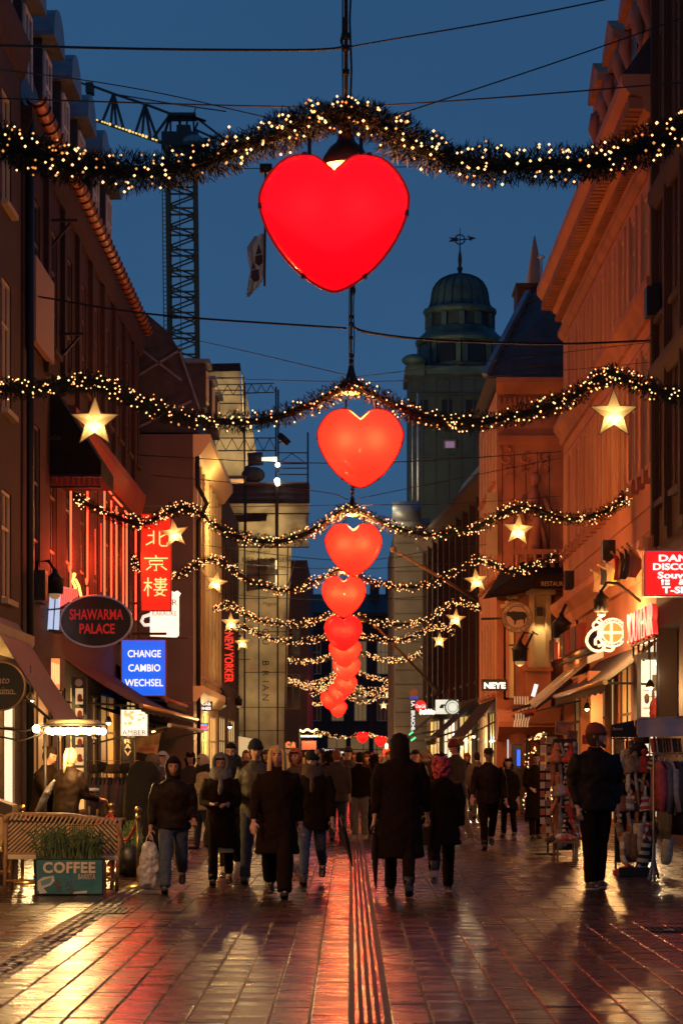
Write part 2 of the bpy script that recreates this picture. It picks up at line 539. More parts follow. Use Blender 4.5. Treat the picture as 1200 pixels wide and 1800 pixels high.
# ---------------------------------------------------------------- ground
g = MB(); g.face([(-160, -40, -0.03), (160, -40, -0.03), (160, 420, -0.03), (-160, 420, -0.03)])
props(g.build('ground', JOINT), kind='structure')
road = MB(); road.face([(-7.5, 2, -0.007), (7.5, 2, -0.007), (7.5, 170, -0.007), (-7.5, 170, -0.007)])
pave = props(road.build('pavement', JOINT), kind='structure')
far = MB(); far.face([(-7.5, 62, 0.0), (7.5, 62, 0.0), (7.5, 170, 0.0), (-7.5, 170, 0.0)])
far.build('far_paving', SLAB, pave)

slab_mats = [SLAB, SLAB2, SLAB3]
_slabs = {}
def slab_mesh(w, l, k):
    key = (round(w, 3), round(l, 2), k)
    if key not in _slabs:
        b = MB(); a, c, e = w / 2 - 0.008, l / 2 - 0.003, 0.006
        b.add([(-a, -c, -0.05), (a, -c, -0.05), (a, c, -0.05), (-a, c, -0.05), (-a, -c, -e), (a, -c, -e), (a, c, -e), (-a, c, -e),
               (-a + e, -c + .004, 0), (a - e, -c + .004, 0), (a - e, c - .004, 0), (-a + e, c - .004, 0)],
              [(0, 1, 5, 4), (1, 2, 6, 5), (2, 3, 7, 6), (3, 0, 4, 7), (4, 5, 9, 8), (5, 6, 10, 9), (6, 7, 11, 10), (7, 4, 8, 11), (8, 9, 10, 11)])
        _slabs[key] = b.mesh('paving_slab', slab_mats[k])
    return _slabs[key]
cols = []
x = -2.40
while x < 6.4:                      # the middle field of narrow slabs
    if not (0.05 <= x + 0.12 <= 0.2): cols.append((x + 0.12, 0.24))
    x += 0.24
x = -2.68
while x > -6.4:                     # wider slabs beyond the cobbled gutter
    cols.append((x - 0.18, 0.36)); x -= 0.36
spots = []
for cx, w in cols:
    y = 11.5 + R.random() * 0.7
    while y < 62:
        l = R.choice((0.36, 0.48, 0.6, 0.84)) if w < 0.3 else R.choice((0.54, 0.72))
        spots.append((y + l / 2, cx, w, l, R.randrange(3)))
        y += l
near = sorted(s for s in spots if abs(s[1] * FPX / s[0] + 15) < 640 and s[0] > 12.9)[:300]
nearset = set(near)
rest = MB()
for s in spots:
    y, cx, w, l, k = s
    tz = R.gauss(0, 0.0014); rx = R.gauss(0, 0.0022); ry = R.gauss(0, 0.0045)
    if s in nearset:
        link_mesh('paving_slab', slab_mesh(w, l, k), pave, (cx, y, tz + 0.012 - 0.012), (rx, ry, 0))
    else:
        a, c = w / 2 - 0.008, l / 2 - 0.003
        rest.mi = k
        za, zb = ry * a, rx * c
        t = [(cx - a, y - c, tz + za - zb), (cx + a, y - c, tz - za - zb), (cx + a, y + c, tz - za + zb), (cx - a, y + c, tz + za + zb)]
        rest.face(t)
        if y < 40:
            for i in range(4):
                p, q = t[i], t[(i + 1) % 4]
                rest.face([(p[0], p[1], -0.03), (q[0], q[1], -0.03), q, p])
props(rest.build('paving', slab_mats, pave, fix=False), kind='stuff')
# ribbed guide strip down the middle
TACT_BASE = M('tactile_base', (0.022, 0.014, 0.010), 0.6, noise=(9, 0.3))
TACT = M('tactile_rib_stone', (0.12, 0.085, 0.07), 0.20, noise=(9, 0.3), bump=(20, 0.25), spec=0.6)
for i in range(40):
    y0 = 11.6 + i * 0.75
    b = MB(); b.box(0.006, 0.234, y0, y0 + 0.74, -0.05, -0.008); b.mi = 1
    for k in range(4):
        x0 = 0.026 + k * 0.05
        y = y0 + 0.02
        while y < y0 + 0.70:
            l = min(0.24, y0 + 0.72 - y)
            b.hexa([(x0, y, -0.008), (x0 + 0.030, y, -0.008), (x0 + 0.030, y + l - 0.012, -0.008), (x0, y + l - 0.012, -0.008),
                    (x0 + 0.004, y + 0.006, 0.014), (x0 + 0.026, y + 0.006, 0.014), (x0 + 0.026, y + l - 0.02, 0.014), (x0 + 0.004, y + l - 0.02, 0.014)])
            y += l
    b.build('tactile_slab', [TACT_BASE, TACT], pave)
# cobbled gutter on the left, uneven and wet
cob_meshes = []
for k in range(5):
    b = MB(); b.smooth = True
    b.rings([(0, 0, -0.05, 0.046, 0.046), (0, 0, 0.0, 0.045, 0.045), (0, 0, 0.012, 0.036, 0.036), (0, 0, 0.017, 0.015, 0.015)], 8)
    for i, v in enumerate(b.v): b.v[i] = (v[0] + R.gauss(0, 0.004), v[1] + R.gauss(0, 0.004), v[2])
    cob_meshes.append(b.mesh('cobblestone', COBBLE, (0, 0, 0), True))
n = 0; crest = MB(); crest.smooth = True
y = 14.8
while y < 40:
    for k in range(3):
        px = -2.64 + 0.09 * k + 0.045 + R.gauss(0, 0.006); py = y + R.gauss(0, 0.008)
        z = R.gauss(-0.014, 0.006)
        if n < 300 :
            link_mesh('cobblestone', R.choice(cob_meshes), pave, (px, py, z), (R.gauss(0, 0.09), R.gauss(0, 0.09), R.random() * 3)); n += 1
        else:
            crest.rings([(px, py, z - 0.05, 0.045, 0.045), (px, py, z, 0.045, 0.045), (px, py, z + 0.016, 0.02, 0.02)], 6)
    y += 0.095
props(crest.build('cobbles', COBBLE, pave), kind='stuff')
# drain covers
def drain(x, y, w, l, label):
    t = thing('drain_cover', label, 'drain cover', (x, y, 0))
    b = MB(); b.box(x - w / 2, x + w / 2, y - l / 2, y - l / 2 + 0.04, 0.001, 0.012); b.box(x - w / 2, x + w / 2, y + l / 2 - 0.04, y + l / 2, 0.001, 0.012)
    b.build('frame', IRON, t)
    b = MB()
    k = 0
    while x - w / 2 + 0.03 + k * 0.06 < x + w / 2 - 0.02:
        b.box(x - w / 2 + 0.02 + k * 0.06, x - w / 2 + 0.05 + k * 0.06, y - l / 2 + 0.04, y + l / 2 - 0.04, 0.002, 0.010); k += 1
    b.build('grate', IRON, t)
drain(-2.42, 22.8, 0.42, 0.8, 'black iron drain cover in the cobbled gutter below the coffee sign')
drain(2.85, 20.3, 0.4, 0.5, 'black iron drain cover set in the slabs on the right')
lit = MB(); lit.box(2.78, 2.83, 20.15, 20.19, 0.013, 0.018); lit.box(2.84, 2.86, 20.12, 20.2, 0.012, 0.02)
solo(lit, 'litter', CREAM, 'scrap of pale paper lying on the right-hand drain cover', 'litter', (2.8, 20.15, 0.012))

# ---------------------------------------------------------------- building kit
def rz_mat(o, rz):
    return Matrix.Translation(Vector(o)) @ Matrix.Rotation(rz, 4, 'Z')
LEFT, RIGHT, FRONT = PI / 2, -PI / 2, 0.0       # which way a wall faces: to +x, to -x, to the camera

def wall_mb(o, rz, U, V, ops, depth=0.35, mb=None):
    """wall with real openings; u to the right, v up, outside faces local -y"""
    mb = mb or MB(); st = len(mb.v)
    us = sorted({0, U, *[a for op in ops for a in op[:2]]}); vs = sorted({0, V, *[a for op in ops for a in op[2:4]]})
    us = [u for u in us if 0 <= u <= U]; vs = [v for v in vs if 0 <= v <= V]
    def hole(u, v):
        return any(a < u < b and c < v < d for a, b, c, d in [op[:4] for op in ops])
    for i in range(len(us) - 1):
        j = 0
        while j < len(vs) - 1:
            if hole((us[i] + us[i + 1]) / 2, (vs[j] + vs[j + 1]) / 2): j += 1; continue
            k = j
            while k + 1 < len(vs) - 1 and not hole((us[i] + us[i + 1]) / 2, (vs[k + 1] + vs[k + 2]) / 2): k += 1
            mb.face([(us[i], 0, vs[j]), (us[i + 1], 0, vs[j]), (us[i + 1], 0, vs[k + 1]), (us[i], 0, vs[k + 1])])
            j = k + 1
    for a, b, c, d in [op[:4] for op in ops]:
        e = depth
        mb.face([(a, 0, c), (a, 0, d), (a, e, d), (a, e, c)])
        mb.face([(b, 0, c), (b, e, c), (b, e, d), (b, 0, d)])
        mb.face([(a, 0, c), (a, e, c), (b, e, c), (b, 0, c)])
        mb.face([(a, 0, d), (b, 0, d), (b, e, d), (a, e, d)])
    # ends and top so that the wall has its thickness
    mb.face([(0, 0, V), (U, 0, V), (U, depth, V), (0, depth, V)])
    mb.face([(0, 0, 0), (0, 0, V), (0, depth, V), (0, depth, 0)])
    mb.face([(U, 0, 0), (U, depth, 0), (U, depth, V), (U, 0, V)])
    mb.xform(rz_mat(o, rz), st)
    return mb

_wm = {}
def window_meshes(w, h, fmat, gmat, bars, sillmat):
    key = (round(w, 2), round(h, 2), fmat.name, gmat.name, bars, sillmat.name if sillmat else '')
    if key in _wm: return _wm[key]
    f = MB(); t = 0.06
    f.box(0, t, 0.03, 0.11, 0, h); f.box(w - t, w, 0.03, 0.11, 0, h); f.box(t, w - t, 0.03, 0.11, 0, t); f.box(t, w - t, 0.03, 0.11, h - t, h)
    nb, nh = bars
    for i in range(1, nb): f.box(w * i / nb - 0.025, w * i / nb + 0.025, 0.04, 0.10, t, h - t)
    zs = [h * 0.66] if nh == 1 else [h * k / (nh + 1) for k in range(1, nh + 1)]
    for z in zs: f.box(t, w - t, 0.037, 0.103, z - 0.03, z + 0.03)
    p = MB(); p.face([(t, 0.075, t), (w - t, 0.075, t), (w - t, 0.075, h - t), (t, 0.075, h - t)])
    s = None
    if sillmat:
        s = MB(); s.box(-0.08, w + 0.08, -0.12, 0.03, -0.10, -0.003); s = s.mesh('sill', sillmat, (0, 0, 0), True)
    _wm[key] = (f.mesh('window', fmat, (0, 0, 0), True), p.mesh('pane', gmat), s)
    return _wm[key]

def put_windows(parent, o, rz, ops, fmat=None, gmat=None, bars=(2, 1), sill=None, lit=()):
    Mx = rz_mat(o, rz); po = origin_of(parent)
    for i, op in enumerate(ops):
        a, b, c, d = op[:4]
        gm = lit[i] if i < len(lit) and lit[i] else (gmat or GLASS_D)
        fm, pm, sm = window_meshes(b - a, d - c, fmat or FRAME_B, gm, bars, sill)
        w = link_mesh('window', fm, parent, (Mx @ Vector((a, 0, c))) - po, (0, 0, rz))
        link_mesh('pane', pm, w)
        if sm: link_mesh('sill', sm, w)

def moulding(o, rz, U, prof, mb=None):
    """cornice along a wall: prof = (out, z) from the top of the wall face down; out is how far it stands proud"""
    mb = mb or MB(); st = len(mb.v)
    pts = [(-a, z) for a, z in prof]
    mb.xprism(pts, 0, U)
    mb.xform(rz_mat(o, rz), st)
    return mb

def blocks(o, rz, U, n, w, out, z0, z1, inset=0.0, mb=None):
    mb = mb or MB(); st = len(mb.v)
    for i in range(n):
        u = (i + 0.5) * U / n
        mb.box(u - w / 2, u + w / 2, -out, inset, z0, z1)
    mb.xform(rz_mat(o, rz), st)
    return mb

def core(parent, x0, x1, y0, y1, h, mat):
    b = MB(); b.box(x0, x1, y0, y1, -0.02, h); b.build('inner_core', mat, parent)

# ---------------------------------------------------------------- LEFT: pale house at the frame's edge
t = thing('corner_house', 'dark stuccoed house at the left edge of the picture with lit window ledges', 'building', (-6, 20, 0))
ops = [(u, u + 1.1, z, z + 2.0) for u in (1.5, 4.5, 7.5, 10.5, 13.0) for z in (4.3, 7.7, 11.2)]
ops += [(14.8, 15.9, 4.3, 6.2), (17.0, 18.1, 4.3, 6.2), (19.4, 20.5, 4.3, 6.2), (14.8, 15.9, 7.6, 9.9), (17.0, 18.1, 7.6, 9.9), (19.4, 20.5, 7.6, 9.9), (14.8, 15.9, 11.2, 13.2), (17.0, 18.1, 11.2, 13.2), (19.4, 20.5, 11.2, 13.2)]
shop = [(1, 6.5, 0.4, 2.9), (7.5, 13, 0.4, 2.9), (14.5, 17.4, 0.4, 2.9), (18.0, 19.2, 0.05, 2.9), (19.7, 21.2, 0.4, 2.9)]
wall_mb((-6.02, 20, 0), LEFT, 21.7, 14.6, ops + shop).build('wall', STUCCO_D, t)
put_windows(t, (-6.02, 20, 0), LEFT, ops, FRAME_W, GLASS_D, (2, 1), STUCCO_Y)
put_windows(t, (-6.02, 20, 0), LEFT, shop, FRAME_B, GLASS_L, (1, 1), None, lit=(GLASS_L, GLASS_L, GLASS_L, GLASS_L, GLASS_W))
moulding((-6.02, 20, 0), LEFT, 21.69, [(0, 14.6), (0.18, 14.6), (0.18, 14.4), (0.08, 14.0), (0, 13.9)]).build('cornice', BRICK_DK, t)
moulding((-6.02, 20, 0), LEFT, 21.69, [(0.002, 3.75), (0.25, 3.75), (0.25, 3.6), (0.08, 3.3), (0.002, 3.3)]).build('belt_course', STUCCO_Y, t)
core(t, -14, -6.4, 20, 41.7, 14.5, STUCCO_D)
b = MB(); b.xprism([(20, 14.6), (41.7, 14.6), (41.7, 17.5), (20, 17.5)], -13.8, -7.6); b.build('roof', SLATE, t)

# ---------------------------------------------------------------- LEFT: brick house with dormers and the neon restaurant
LX = -6.0
t = thing('brick_house', 'tall dark brick house with rounded zinc dormers above the red neon tubes', 'building', (LX, 41.75, 0))
U = 23.2
ops = []
for i in range(9):
    u = 1.3 + i * 2.55
    ops += [(u, u + 1.05, 9.75, 12.2), (u, u + 1.05, 4.6, 7.9)]
shop = [(0.6, 4.2, 0.3, 3.1), (5.0, 6.3, 0.05, 3.0), (7.2, 10.4, 0.3, 3.1), (11.2, 12.5, 0.05, 3.0), (13.2, 16.8, 0.3, 3.1), (17.6, 18.8, 0.05, 3.0), (19.6, 22.6, 0.3, 3.1)]
wall_mb((LX, 41.75, 0), LEFT, U, 13.5, ops + shop).build('wall', BRICK, t)
put_windows(t, (LX, 41.75, 0), LEFT, ops, FRAME_B, GLASS_D, (2, 2), STUCCO_D)
put_windows(t, (LX, 41.75, 0), LEFT, shop, FRAME_B, GLASS_DIM, (2, 1), None, lit=(GLASS_DIM, GLASS_DIM, GLASS_L, GLASS_DIM, GLASS_DIM, GLASS_DIM, GLASS_L))
# brick piers between the upper windows
b = MB()
for i in range(10):
    u = 0.05 + i * 2.55 + 0.3
    if u + 0.4 < U: b.xform(Matrix.Identity(4)); st = len(b.v); b.box(u, u + 0.42, -0.10, 0.0, 9.1, 12.9); b.xform(rz_mat((LX, 41.75, 0), LEFT), st)
b.build_each('pier', BRICK, t)
moulding((LX, 41.75, 0), LEFT, U - 0.01, [(0.002, 13.5), (0.18, 13.5), (0.18, 13.3), (0.06, 12.95), (0.002, 12.95)]).build('eave_cornice', BRICK, t)
moulding((LX, 48.1, 0), LEFT, 16.4, [(0.002, 9.0), (0.22, 8.95), (0.22, 8.75), (0.1, 8.4), (0.002, 8.3)]).build('string_course', M('neon_tinted_plaster', (0.22, 0.045, 0.028), 0.8, noise=(2, 0.2)), t)  # red light of the neon is put into the plaster colour
# gutter with its straps
gt = MB(); gt.smooth = True
ring = [(LX + 0.22 + 0.17 * math.cos(a), 13.72 + 0.17 * math.sin(a)) for a in [PI + PI * k / 8 for k in range(9)]]
st = []
for (xx, zz) in ring: st.append([(xx, 41.8, zz), (xx, 64.9, zz)])
for k in range(8): gt.face([st[k][0], st[k][1], st[k + 1][1], st[k + 1][0]])
gut = gt.build('gutter', GUTTER, t, fix=False)
b = MB()
for i in range(38):
    yy = 42.0 + i * 0.61
    b.tube([(LX + 0.22 + 0.182 * math.cos(a), yy, 13.72 + 0.182 * math.sin(a)) for a in [PI + PI * k / 6 for k in range(7)]], 0.022, 4)
b.build_each('strap', IRON, gut)
core(t, -15, LX - 0.38, 41.75, 64.95, 13.4, BRICK_DK)
b = MB(); b.prism([(LX, 13.56), (LX - 1.7, 19.3), (LX - 8.8, 20.2), (LX - 9, 13.56)], 41.76, 64.95); b.build('roof', SLATE, t)
# dormers: window in front, rounded zinc cap
def dormer(parent, y0, w=1.45, z0=14.5, z1=16.75):
    xf = LX - 0.50; xb = LX - 1.9
    m = MB(); m.box(xb, xf, y0, y0 + w, z0, z1)
    dm = m.build('dormer', SLATE, parent)
    c = MB(); k = 10
    pts = [(y0 - 0.18, z1), (y0 - 0.18, z1 + 0.1)] + [(y0 + w / 2 - (w / 2 + 0.16) * math.cos(PI * i / k), z1 + 0.14 + 0.62 * math.sin(PI * i / k)) for i in range(k + 1)] + [(y0 + w + 0.18, z1 + 0.1), (y0 + w + 0.18, z1)]
    c.xprism(pts[::-1], xb - 0.1, xf + 0.28)
    c.build('cap', ZINC, dm)
    f = MB()
    f.box(xf, xf + 0.05, y0 + 0.2, y0 + 0.28, z0 + 0.35, z1 - 0.2); f.box(xf, xf + 0.05, y0 + w - 0.28, y0 + w - 0.2, z0 + 0.35, z1 - 0.2)
    f.box(xf, xf + 0.05, y0 + 0.28, y0 + w - 0.28, z0 + 0.35, z0 + 0.43); f.box(xf, xf + 0.05, y0 + 0.28, y0 + w - 0.28, z1 - 0.28, z1 - 0.2)
    f.box(xf + 0.003, xf + 0.047, y0 + w / 2 - 0.03, y0 + w / 2 + 0.03, z0 + 0.43, z1 - 0.28)
    f.box(xf + 0.005, xf + 0.045, y0 + 0.28, y0 + w - 0.28, (z0 + z1) / 2 + 0.2, (z0 + z1) / 2 + 0.25)
    f.build('window_frame', WHITE_P, dm)
    p = MB(); p.face([(xf + 0.02, y0 + 0.28, z0 + 0.43), (xf + 0.02, y0 + w - 0.28, z0 + 0.43), (xf + 0.02, y0 + w - 0.28, z1 - 0.28), (xf + 0.02, y0 + 0.28, z1 - 0.28)])
    p.build('pane', GLASS_D, dm)
for yy in (42.3, 45.1, 48.1, 51.2, 54.3, 57.4, 60.5): dormer(t, yy)
for yy in (42.6, 44.4):
    m = MB(); m.box(LX - 1.35, LX - 0.98, yy, yy + 0.62, 17.1, 18.4); d2 = m.build('roof_light', WHITE_P, t)
# drainpipe, brackets, pale panel
b = MB(); b.smooth = True
b.tube([(LX + 0.12, 41.9, 0.1), (LX + 0.12, 41.9, 13.4)], 0.07, 8)
b.build('drainpipe', IRON, t)
b = MB(); b.bar((LX, 45.2, 12.2), (LX + 0.6, 45.2, 12.2), 0.05); b.bar((LX, 45.2, 11.6), (LX + 0.45, 45.2, 12.15), 0.05); b.bar((LX, 47.1, 10.3), (LX + 0.5, 47.1, 10.3), 0.05); b.bar((LX, 47.1, 9.8), (LX + 0.4, 47.1, 10.25), 0.05)
b.build_each('bracket', IRON, t)
b = MB(); b.hexa([(LX + 0.05, 42.4, 9.3), (LX + 0.16, 42.4, 9.3), (LX + 0.16, 45.0, 9.3), (LX + 0.05, 45.0, 9.3), (LX + 0.05, 42.4, 10.9), (LX + 0.16, 42.4, 10.9), (LX + 0.16, 45.0, 10.9), (LX + 0.05, 45.0, 10.9)])
solo(b, 'blank_sign', M('pale_sign_board', (0.36, 0.25, 0.19), 0.8), 'blank pale board fixed high on the brick wall above the black canopy', 'sign', (LX + 0.05, 42.4, 9.3))

# ---------------------------------------------------------------- LEFT: lavender house standing further into the street
t = thing('gable_house', 'lavender rendered house with a dark curved mansard roof beyond the neon restaurant', 'building', (-4.55, 66, 0))
FX = -4.55
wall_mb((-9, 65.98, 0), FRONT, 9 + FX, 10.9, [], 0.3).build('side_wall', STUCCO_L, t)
b = MB()
for z in (3.1, 5.0, 6.9, 8.8): b.box(-6.2, FX - 0.01, 65.965, 65.98, z, z + 0.03)
b.build_each('render_groove', M('render_groove', (0.15, 0.11, 0.115), 0.9), t)
ops = []
for i in range(7):
    u = 0.7 + i * 1.75
    ops += [(u, u + 0.95, 4.0, 6.3), (u, u + 0.95, 7.2, 9.5)]
shop = [(0.5, 3.3, 0.4, 2.9), (4.2, 7.2, 0.4, 2.9), (8.2, 12, 0.4, 2.9)]
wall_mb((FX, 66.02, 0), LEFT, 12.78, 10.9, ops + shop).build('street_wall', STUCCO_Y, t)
put_windows(t, (FX, 66, 0), LEFT, ops, FRAME_W, GLASS_D, (2, 1), STUCCO_Y)
put_windows(t, (FX, 66, 0), LEFT, shop, FRAME_W, GLASS_L, (2, 1))
b = MB()
for i in range(8):
    st = len(b.v); u = 0.12 + i * 1.75; b.box(u, u + 0.3, -0.12, 0, 3.6, 10.2); b.xform(rz_mat((FX, 66, 0), LEFT), st)
b.build_each('pilaster', STUCCO_Y, t)
moulding((FX, 66, 0), LEFT, 12.8, [(0.002, 10.9), (0.5, 10.9), (0.5, 10.7), (0.2, 10.3), (0.002, 10.25)]).build('cornice', FRAME_W, t)
moulding((FX, 66, 0), LEFT, 12.8, [(0.002, 3.6), (0.3, 3.6), (0.3, 3.4), (0.1, 3.15), (0.002, 3.15)]).build('shop_cornice', FRAME_W, t)
core(t, -12, FX - 0.38, 66.32, 78.6, 10.8, STUCCO_D)
# curved mansard
prof = [(FX + 0.1, 11.0), (FX - 0.05, 12.2), (FX - 0.3, 13.2), (FX - 0.75, 13.95), (FX - 1.4, 14.5), (FX - 2.4, 14.9), (FX - 6.5, 15.0), (FX - 6.5, 11.0)]
b = MB(); b.prism(prof, 66.4, 78.5); b.build('mansard_roof', SLATE, t)
for yy, zz in ((67.4, 11.9), (70.4, 11.9), (73.4, 11.9)):
    m = MB(); m.box(FX - 0.8, FX + 0.28, yy, yy + 1.1, zz, zz + 1.3); dm = m.build('dormer', SLATE, t)
    m = MB(); m.box(FX - 0.8, FX + 0.4, yy - 0.1, yy + 1.2, zz + 1.3, zz + 1.42); m.build('cap', ZINC, dm)
    m = MB(); m.box(FX + 0.28, FX + 0.32, yy + 0.15, yy + 0.95, zz + 0.2, zz + 1.1); m.build('window_frame', FRAME_W, dm)
b = MB()
for p0, p1 in (((-6.2, 66.2, 12.6), (-4.9, 66.2, 13.4)), ((-6.2, 66.2, 13.5), (-4.9, 66.2, 12.5)), ((-5.0, 66.2, 13.5), (-4.35, 66.2, 11.6)), ((-6.2, 66.2, 11.1), (-4.6, 66.2, 11.9)), ((-6.2, 66.2, 11.0), (-6.2, 66.2, 14.0))):
    b.bar(p0, p1, 0.06)
b.build_each('roof_brace', STEEL, t)
lamp('eave_lamp', (FX + 1.0, 70.5, 9.0), 420, (1.0, 0.60, 0.20), 0.15, parent=t)
b = MB(); b.smooth = True; b.tube([(FX + 0.1, 66.2, 10.9), (FX + 0.14, 66.1, 9.4), (FX + 0.4, 66.1, 8.9), (FX + 0.16, 66.1, 8.4), (FX + 0.16, 66.1, 0.1)], 0.07, 6)
b.build('drainpipe', IRON, t)

# ---------------------------------------------------------------- LEFT: darker house between lavender house and scaffold
t = thing('dark_house', 'narrow dark house under construction netting beside the scaffold', 'building', (-4.6, 79, 0))
wall_mb((-4.6, 78.85, 0), LEFT, 15.5, 11.2, [(1 + i * 1.9, 1.95 + i * 1.9, z, z + 2.1) for i in range(7) for z in (4.2, 7.4)] + [(1, 6, 0.4, 3), (7, 13, 0.4, 3)]).build('wall', STUCCO_D, t)
put_windows(t, (-4.6, 78.85, 0), LEFT, [(1 + i * 1.9, 1.95 + i * 1.9, z, z + 2.1) for i in range(7) for z in (4.2, 7.4)], FRAME_B, GLASS_D)
put_windows(t, (-4.6, 78.85, 0), LEFT, [(1, 6, 0.4, 3), (7, 13, 0.4, 3)], FRAME_B, GLASS_L, (4, 1))
core(t, -12, -5.0, 78.85, 94.3, 11.2, STUCCO_D)

# ---------------------------------------------------------------- LEFT: scaffolded house
t = thing('scaffolded_house', 'house wrapped in pale lit scaffold sheeting where the street bends', 'building', (-4, 95, 0))
core(t, -12, -3.2, 99.6, 112, 12.6, STUCCO_D)
b = MB(); b.box(-12, -4.9, 100, 111.8, 12.6, 17.6); b.build('upper_core', STUCCO_D, t)
TARP = translucent('scaffold_sheet', (0.50, 0.44, 0.33), tr=0.45, dirt=1.4)
TARP_D = M('dark_scaffold_net', (0.06, 0.045, 0.05), 0.9, noise=(3, 0.3))
def sheet(name, pts, d, mat, wav=0.05, nu=14, nv=14):
    """wrinkled sheet through four photo pixels at distance d (tl, tr, br, bl)"""
    p = [P(x, y, d) for x, y in pts]
    b = MB(); b.smooth = True
    vs = []
    for j in range(nv + 1):
        for i in range(nu + 1):
            u, v = i / nu, j / nv
            q = (p[0] * (1 - u) + p[1] * u) * (1 - v) + (p[3] * (1 - u) + p[2] * u) * v
            e = mnoise.noise(Vector((u * 5 + d, v * 6, 3.1))) * wav * 2 + 0.04 * math.sin(v * 22)
            vs.append(q + Vector((0, e, 0)))
    fs = [(j * (nu + 1) + i, j * (nu + 1) + i + 1, (j + 1) * (nu + 1) + i + 1, (j + 1) * (nu + 1) + i) for j in range(nv) for i in range(nu)]
    vs2 = [v + Vector((0, 0.025, 0)) for v in vs]
    b.add(vs, fs); b.add(vs2, [tuple(reversed(f)) for f in fs])
    return b.build(name, mat, t, fix=False)
sheet('scaffold_sheet', [(402, 962), (512, 962), (500, 1318), (420, 1318)], 95.2, TARP)
sheet('scaffold_sheet', [(400, 880), (543, 880), (541, 962), (402, 962)], 95.0, TARP)
sheet('scaffold_sheet', [(541, 905), (544, 880), (508, 1030), (505, 1030)], 95.1, TARP)
sheet('dark_net', [(402, 850), (544, 850), (544, 884), (400, 884)], 94.8, TARP_D)
sheet('scaffold_sheet', [(336, 650), (421, 645), (431, 840), (352, 840)], 96.6, TARP)
sheet('roof_cover', [(330, 640), (422, 638), (424, 652), (336, 654)], 96.5, TARP_D)
sheet('scaffold_sheet', [(424, 650), (428, 660), (452, 805), (431, 820)], 97.0, TARP)
sheet('dark_net', [(412, 905), (470, 903), (468, 916), (414, 918)], 94.75, TARP_D)
sheet('scaffold_sheet', [(432, 985), (488, 980), (486, 1030), (434, 1040)], 94.9, TARP, .12)
sheet('dark_net', [(378, 962), (402, 962), (420, 1318), (372, 1318)], 94.7, TARP_D)
# tubes and guard rails
def px_bar(b, x0, y0, x1, y1, d, w): b.bar(P(x0, y0, d), P(x1, y1, d), w)
b = MB()
for x0, y0, y1 in ((430, 672, 1318), (485, 680, 960), (541, 760, 852), (489, 685, 830), (367, 880, 962), (432, 852, 962), (488, 852, 1318)): px_bar(b, x0, y0, x0, y1, 94.6, 0.07)
for z in (664, 676, 686, 694, 709): px_bar(b, 342, z, 430, z, 94.6, 0.04)
for z in (675, 691): px_bar(b, 432, z, 482, z - 1, 94.6, 0.045)
for k in range(3): px_bar(b, 434 + k * 17, 691, 442 + k * 17, 676, 94.6, 0.03); px_bar(b, 442 + k * 17, 676, 451 + k * 17, 691, 94.6, 0.03)
for k in range(4): px_bar(b, 350 + k * 20, 694, 360 + k * 20, 677, 94.6, 0.03); px_bar(b, 360 + k * 20, 677, 370 + k * 20, 694, 94.6, 0.03)
for z in (770, 792): px_bar(b, 370, z, 485, z, 94.6, 0.045)
for k in range(5): px_bar(b, 375 + k * 22, 792, 386 + k * 22, 771, 94.6, 0.03); px_bar(b, 386 + k * 22, 771, 397 + k * 22, 792, 94.6, 0.03)
for z in (796, 815, 823, 834): px_bar(b, 490, z, 541, z, 94.6, 0.045)
px_bar(b, 490, 815, 513, 797, 94.6, 0.03); px_bar(b, 513, 797, 538, 815, 94.6, 0.03)
for z in (852, 884, 903, 962): px_bar(b, 400, z, 544, z, 94.6, 0.05)
for z, xa, xb in ((1012, 384, 507), (1052, 384, 470), (1111, 390, 505), (1160, 384, 440), (1182, 430, 503), (1243, 384, 502), (1285, 400, 500)): px_bar(b, xa, z, xb, z + R.uniform(-2, 2), 94.6, 0.03)
for x0, x1_, y0 in ((394, 402, 880), (408, 420, 962), (455, 455, 962), (506, 500, 962), (384, 384, 900)): px_bar(b, x0, y0, x1_, 1318, 94.6, 0.05)
for k in range(6): px_bar(b, 386, 965 + k * 55, 420, 1015 + k * 55, 94.6, 0.03)
b.build('scaffold_tube', IRON, t)
b = MB(); b.box(*[sorted((P(372, 0, 94.6).x, P(432, 0, 94.6).x))[i] for i in (0, 1)], 94.6, 96.6, P(0, 843, 95).z, P(0, 838, 95).z)
b.box(P(432, 0, 95).x, P(543, 0, 95).x, 94.7, 96.8, P(0, 852, 95).z, P(0, 849, 95).z)
b.build('scaffold_deck', WOOD, t)
b = MB(); b.smooth = True; b.tube([P(436, 808, 95.2), P(462, 806, 95.2)], 0.28, 10); b.ball(P(445, 835, 95.4), 0.5, 0.3, 0.35)
b.build('rolled_sheet', TARP_D, t)
b = MB(); b.smooth = True; b.tube([P(460, 808, 94.4), P(487, 807, 94.4)], 0.10, 8); b.build('work_light', M('work_light_tube', (0.6, 0.6, 0.5), 0.4, emit=((1.0, 0.93, 0.7), 1.1)), t)
b = MB(); b.ball(P(488, 817, 94.3), 0.10); b.ball(P(487, 845, 94.3), 0.12); b.ball(P(488, 850, 94.3), 0.1); b.build_each('work_lamp', glow('work_lamp', (1.0, 0.93, 0.7), 7), t)
b = MB()
for y0, y1 in ((893, 905), (905, 935), (985, 1000), (1010, 1035)): px_bar(b, 486, y0, 486, y1, 94.75, 0.09)
b.build_each('tube_light', glow('tube_light', (1.0, 0.80, 0.42), 1.6), t)
b = MB(); b.tube([P(495, 776, 94.6), P(502, 768, 94.6)], [0.28, 0.3], 8); b.bar(P(488, 780, 94.6), P(497, 774, 94.6), 0.05); b.build('floodlight', IRON, t)
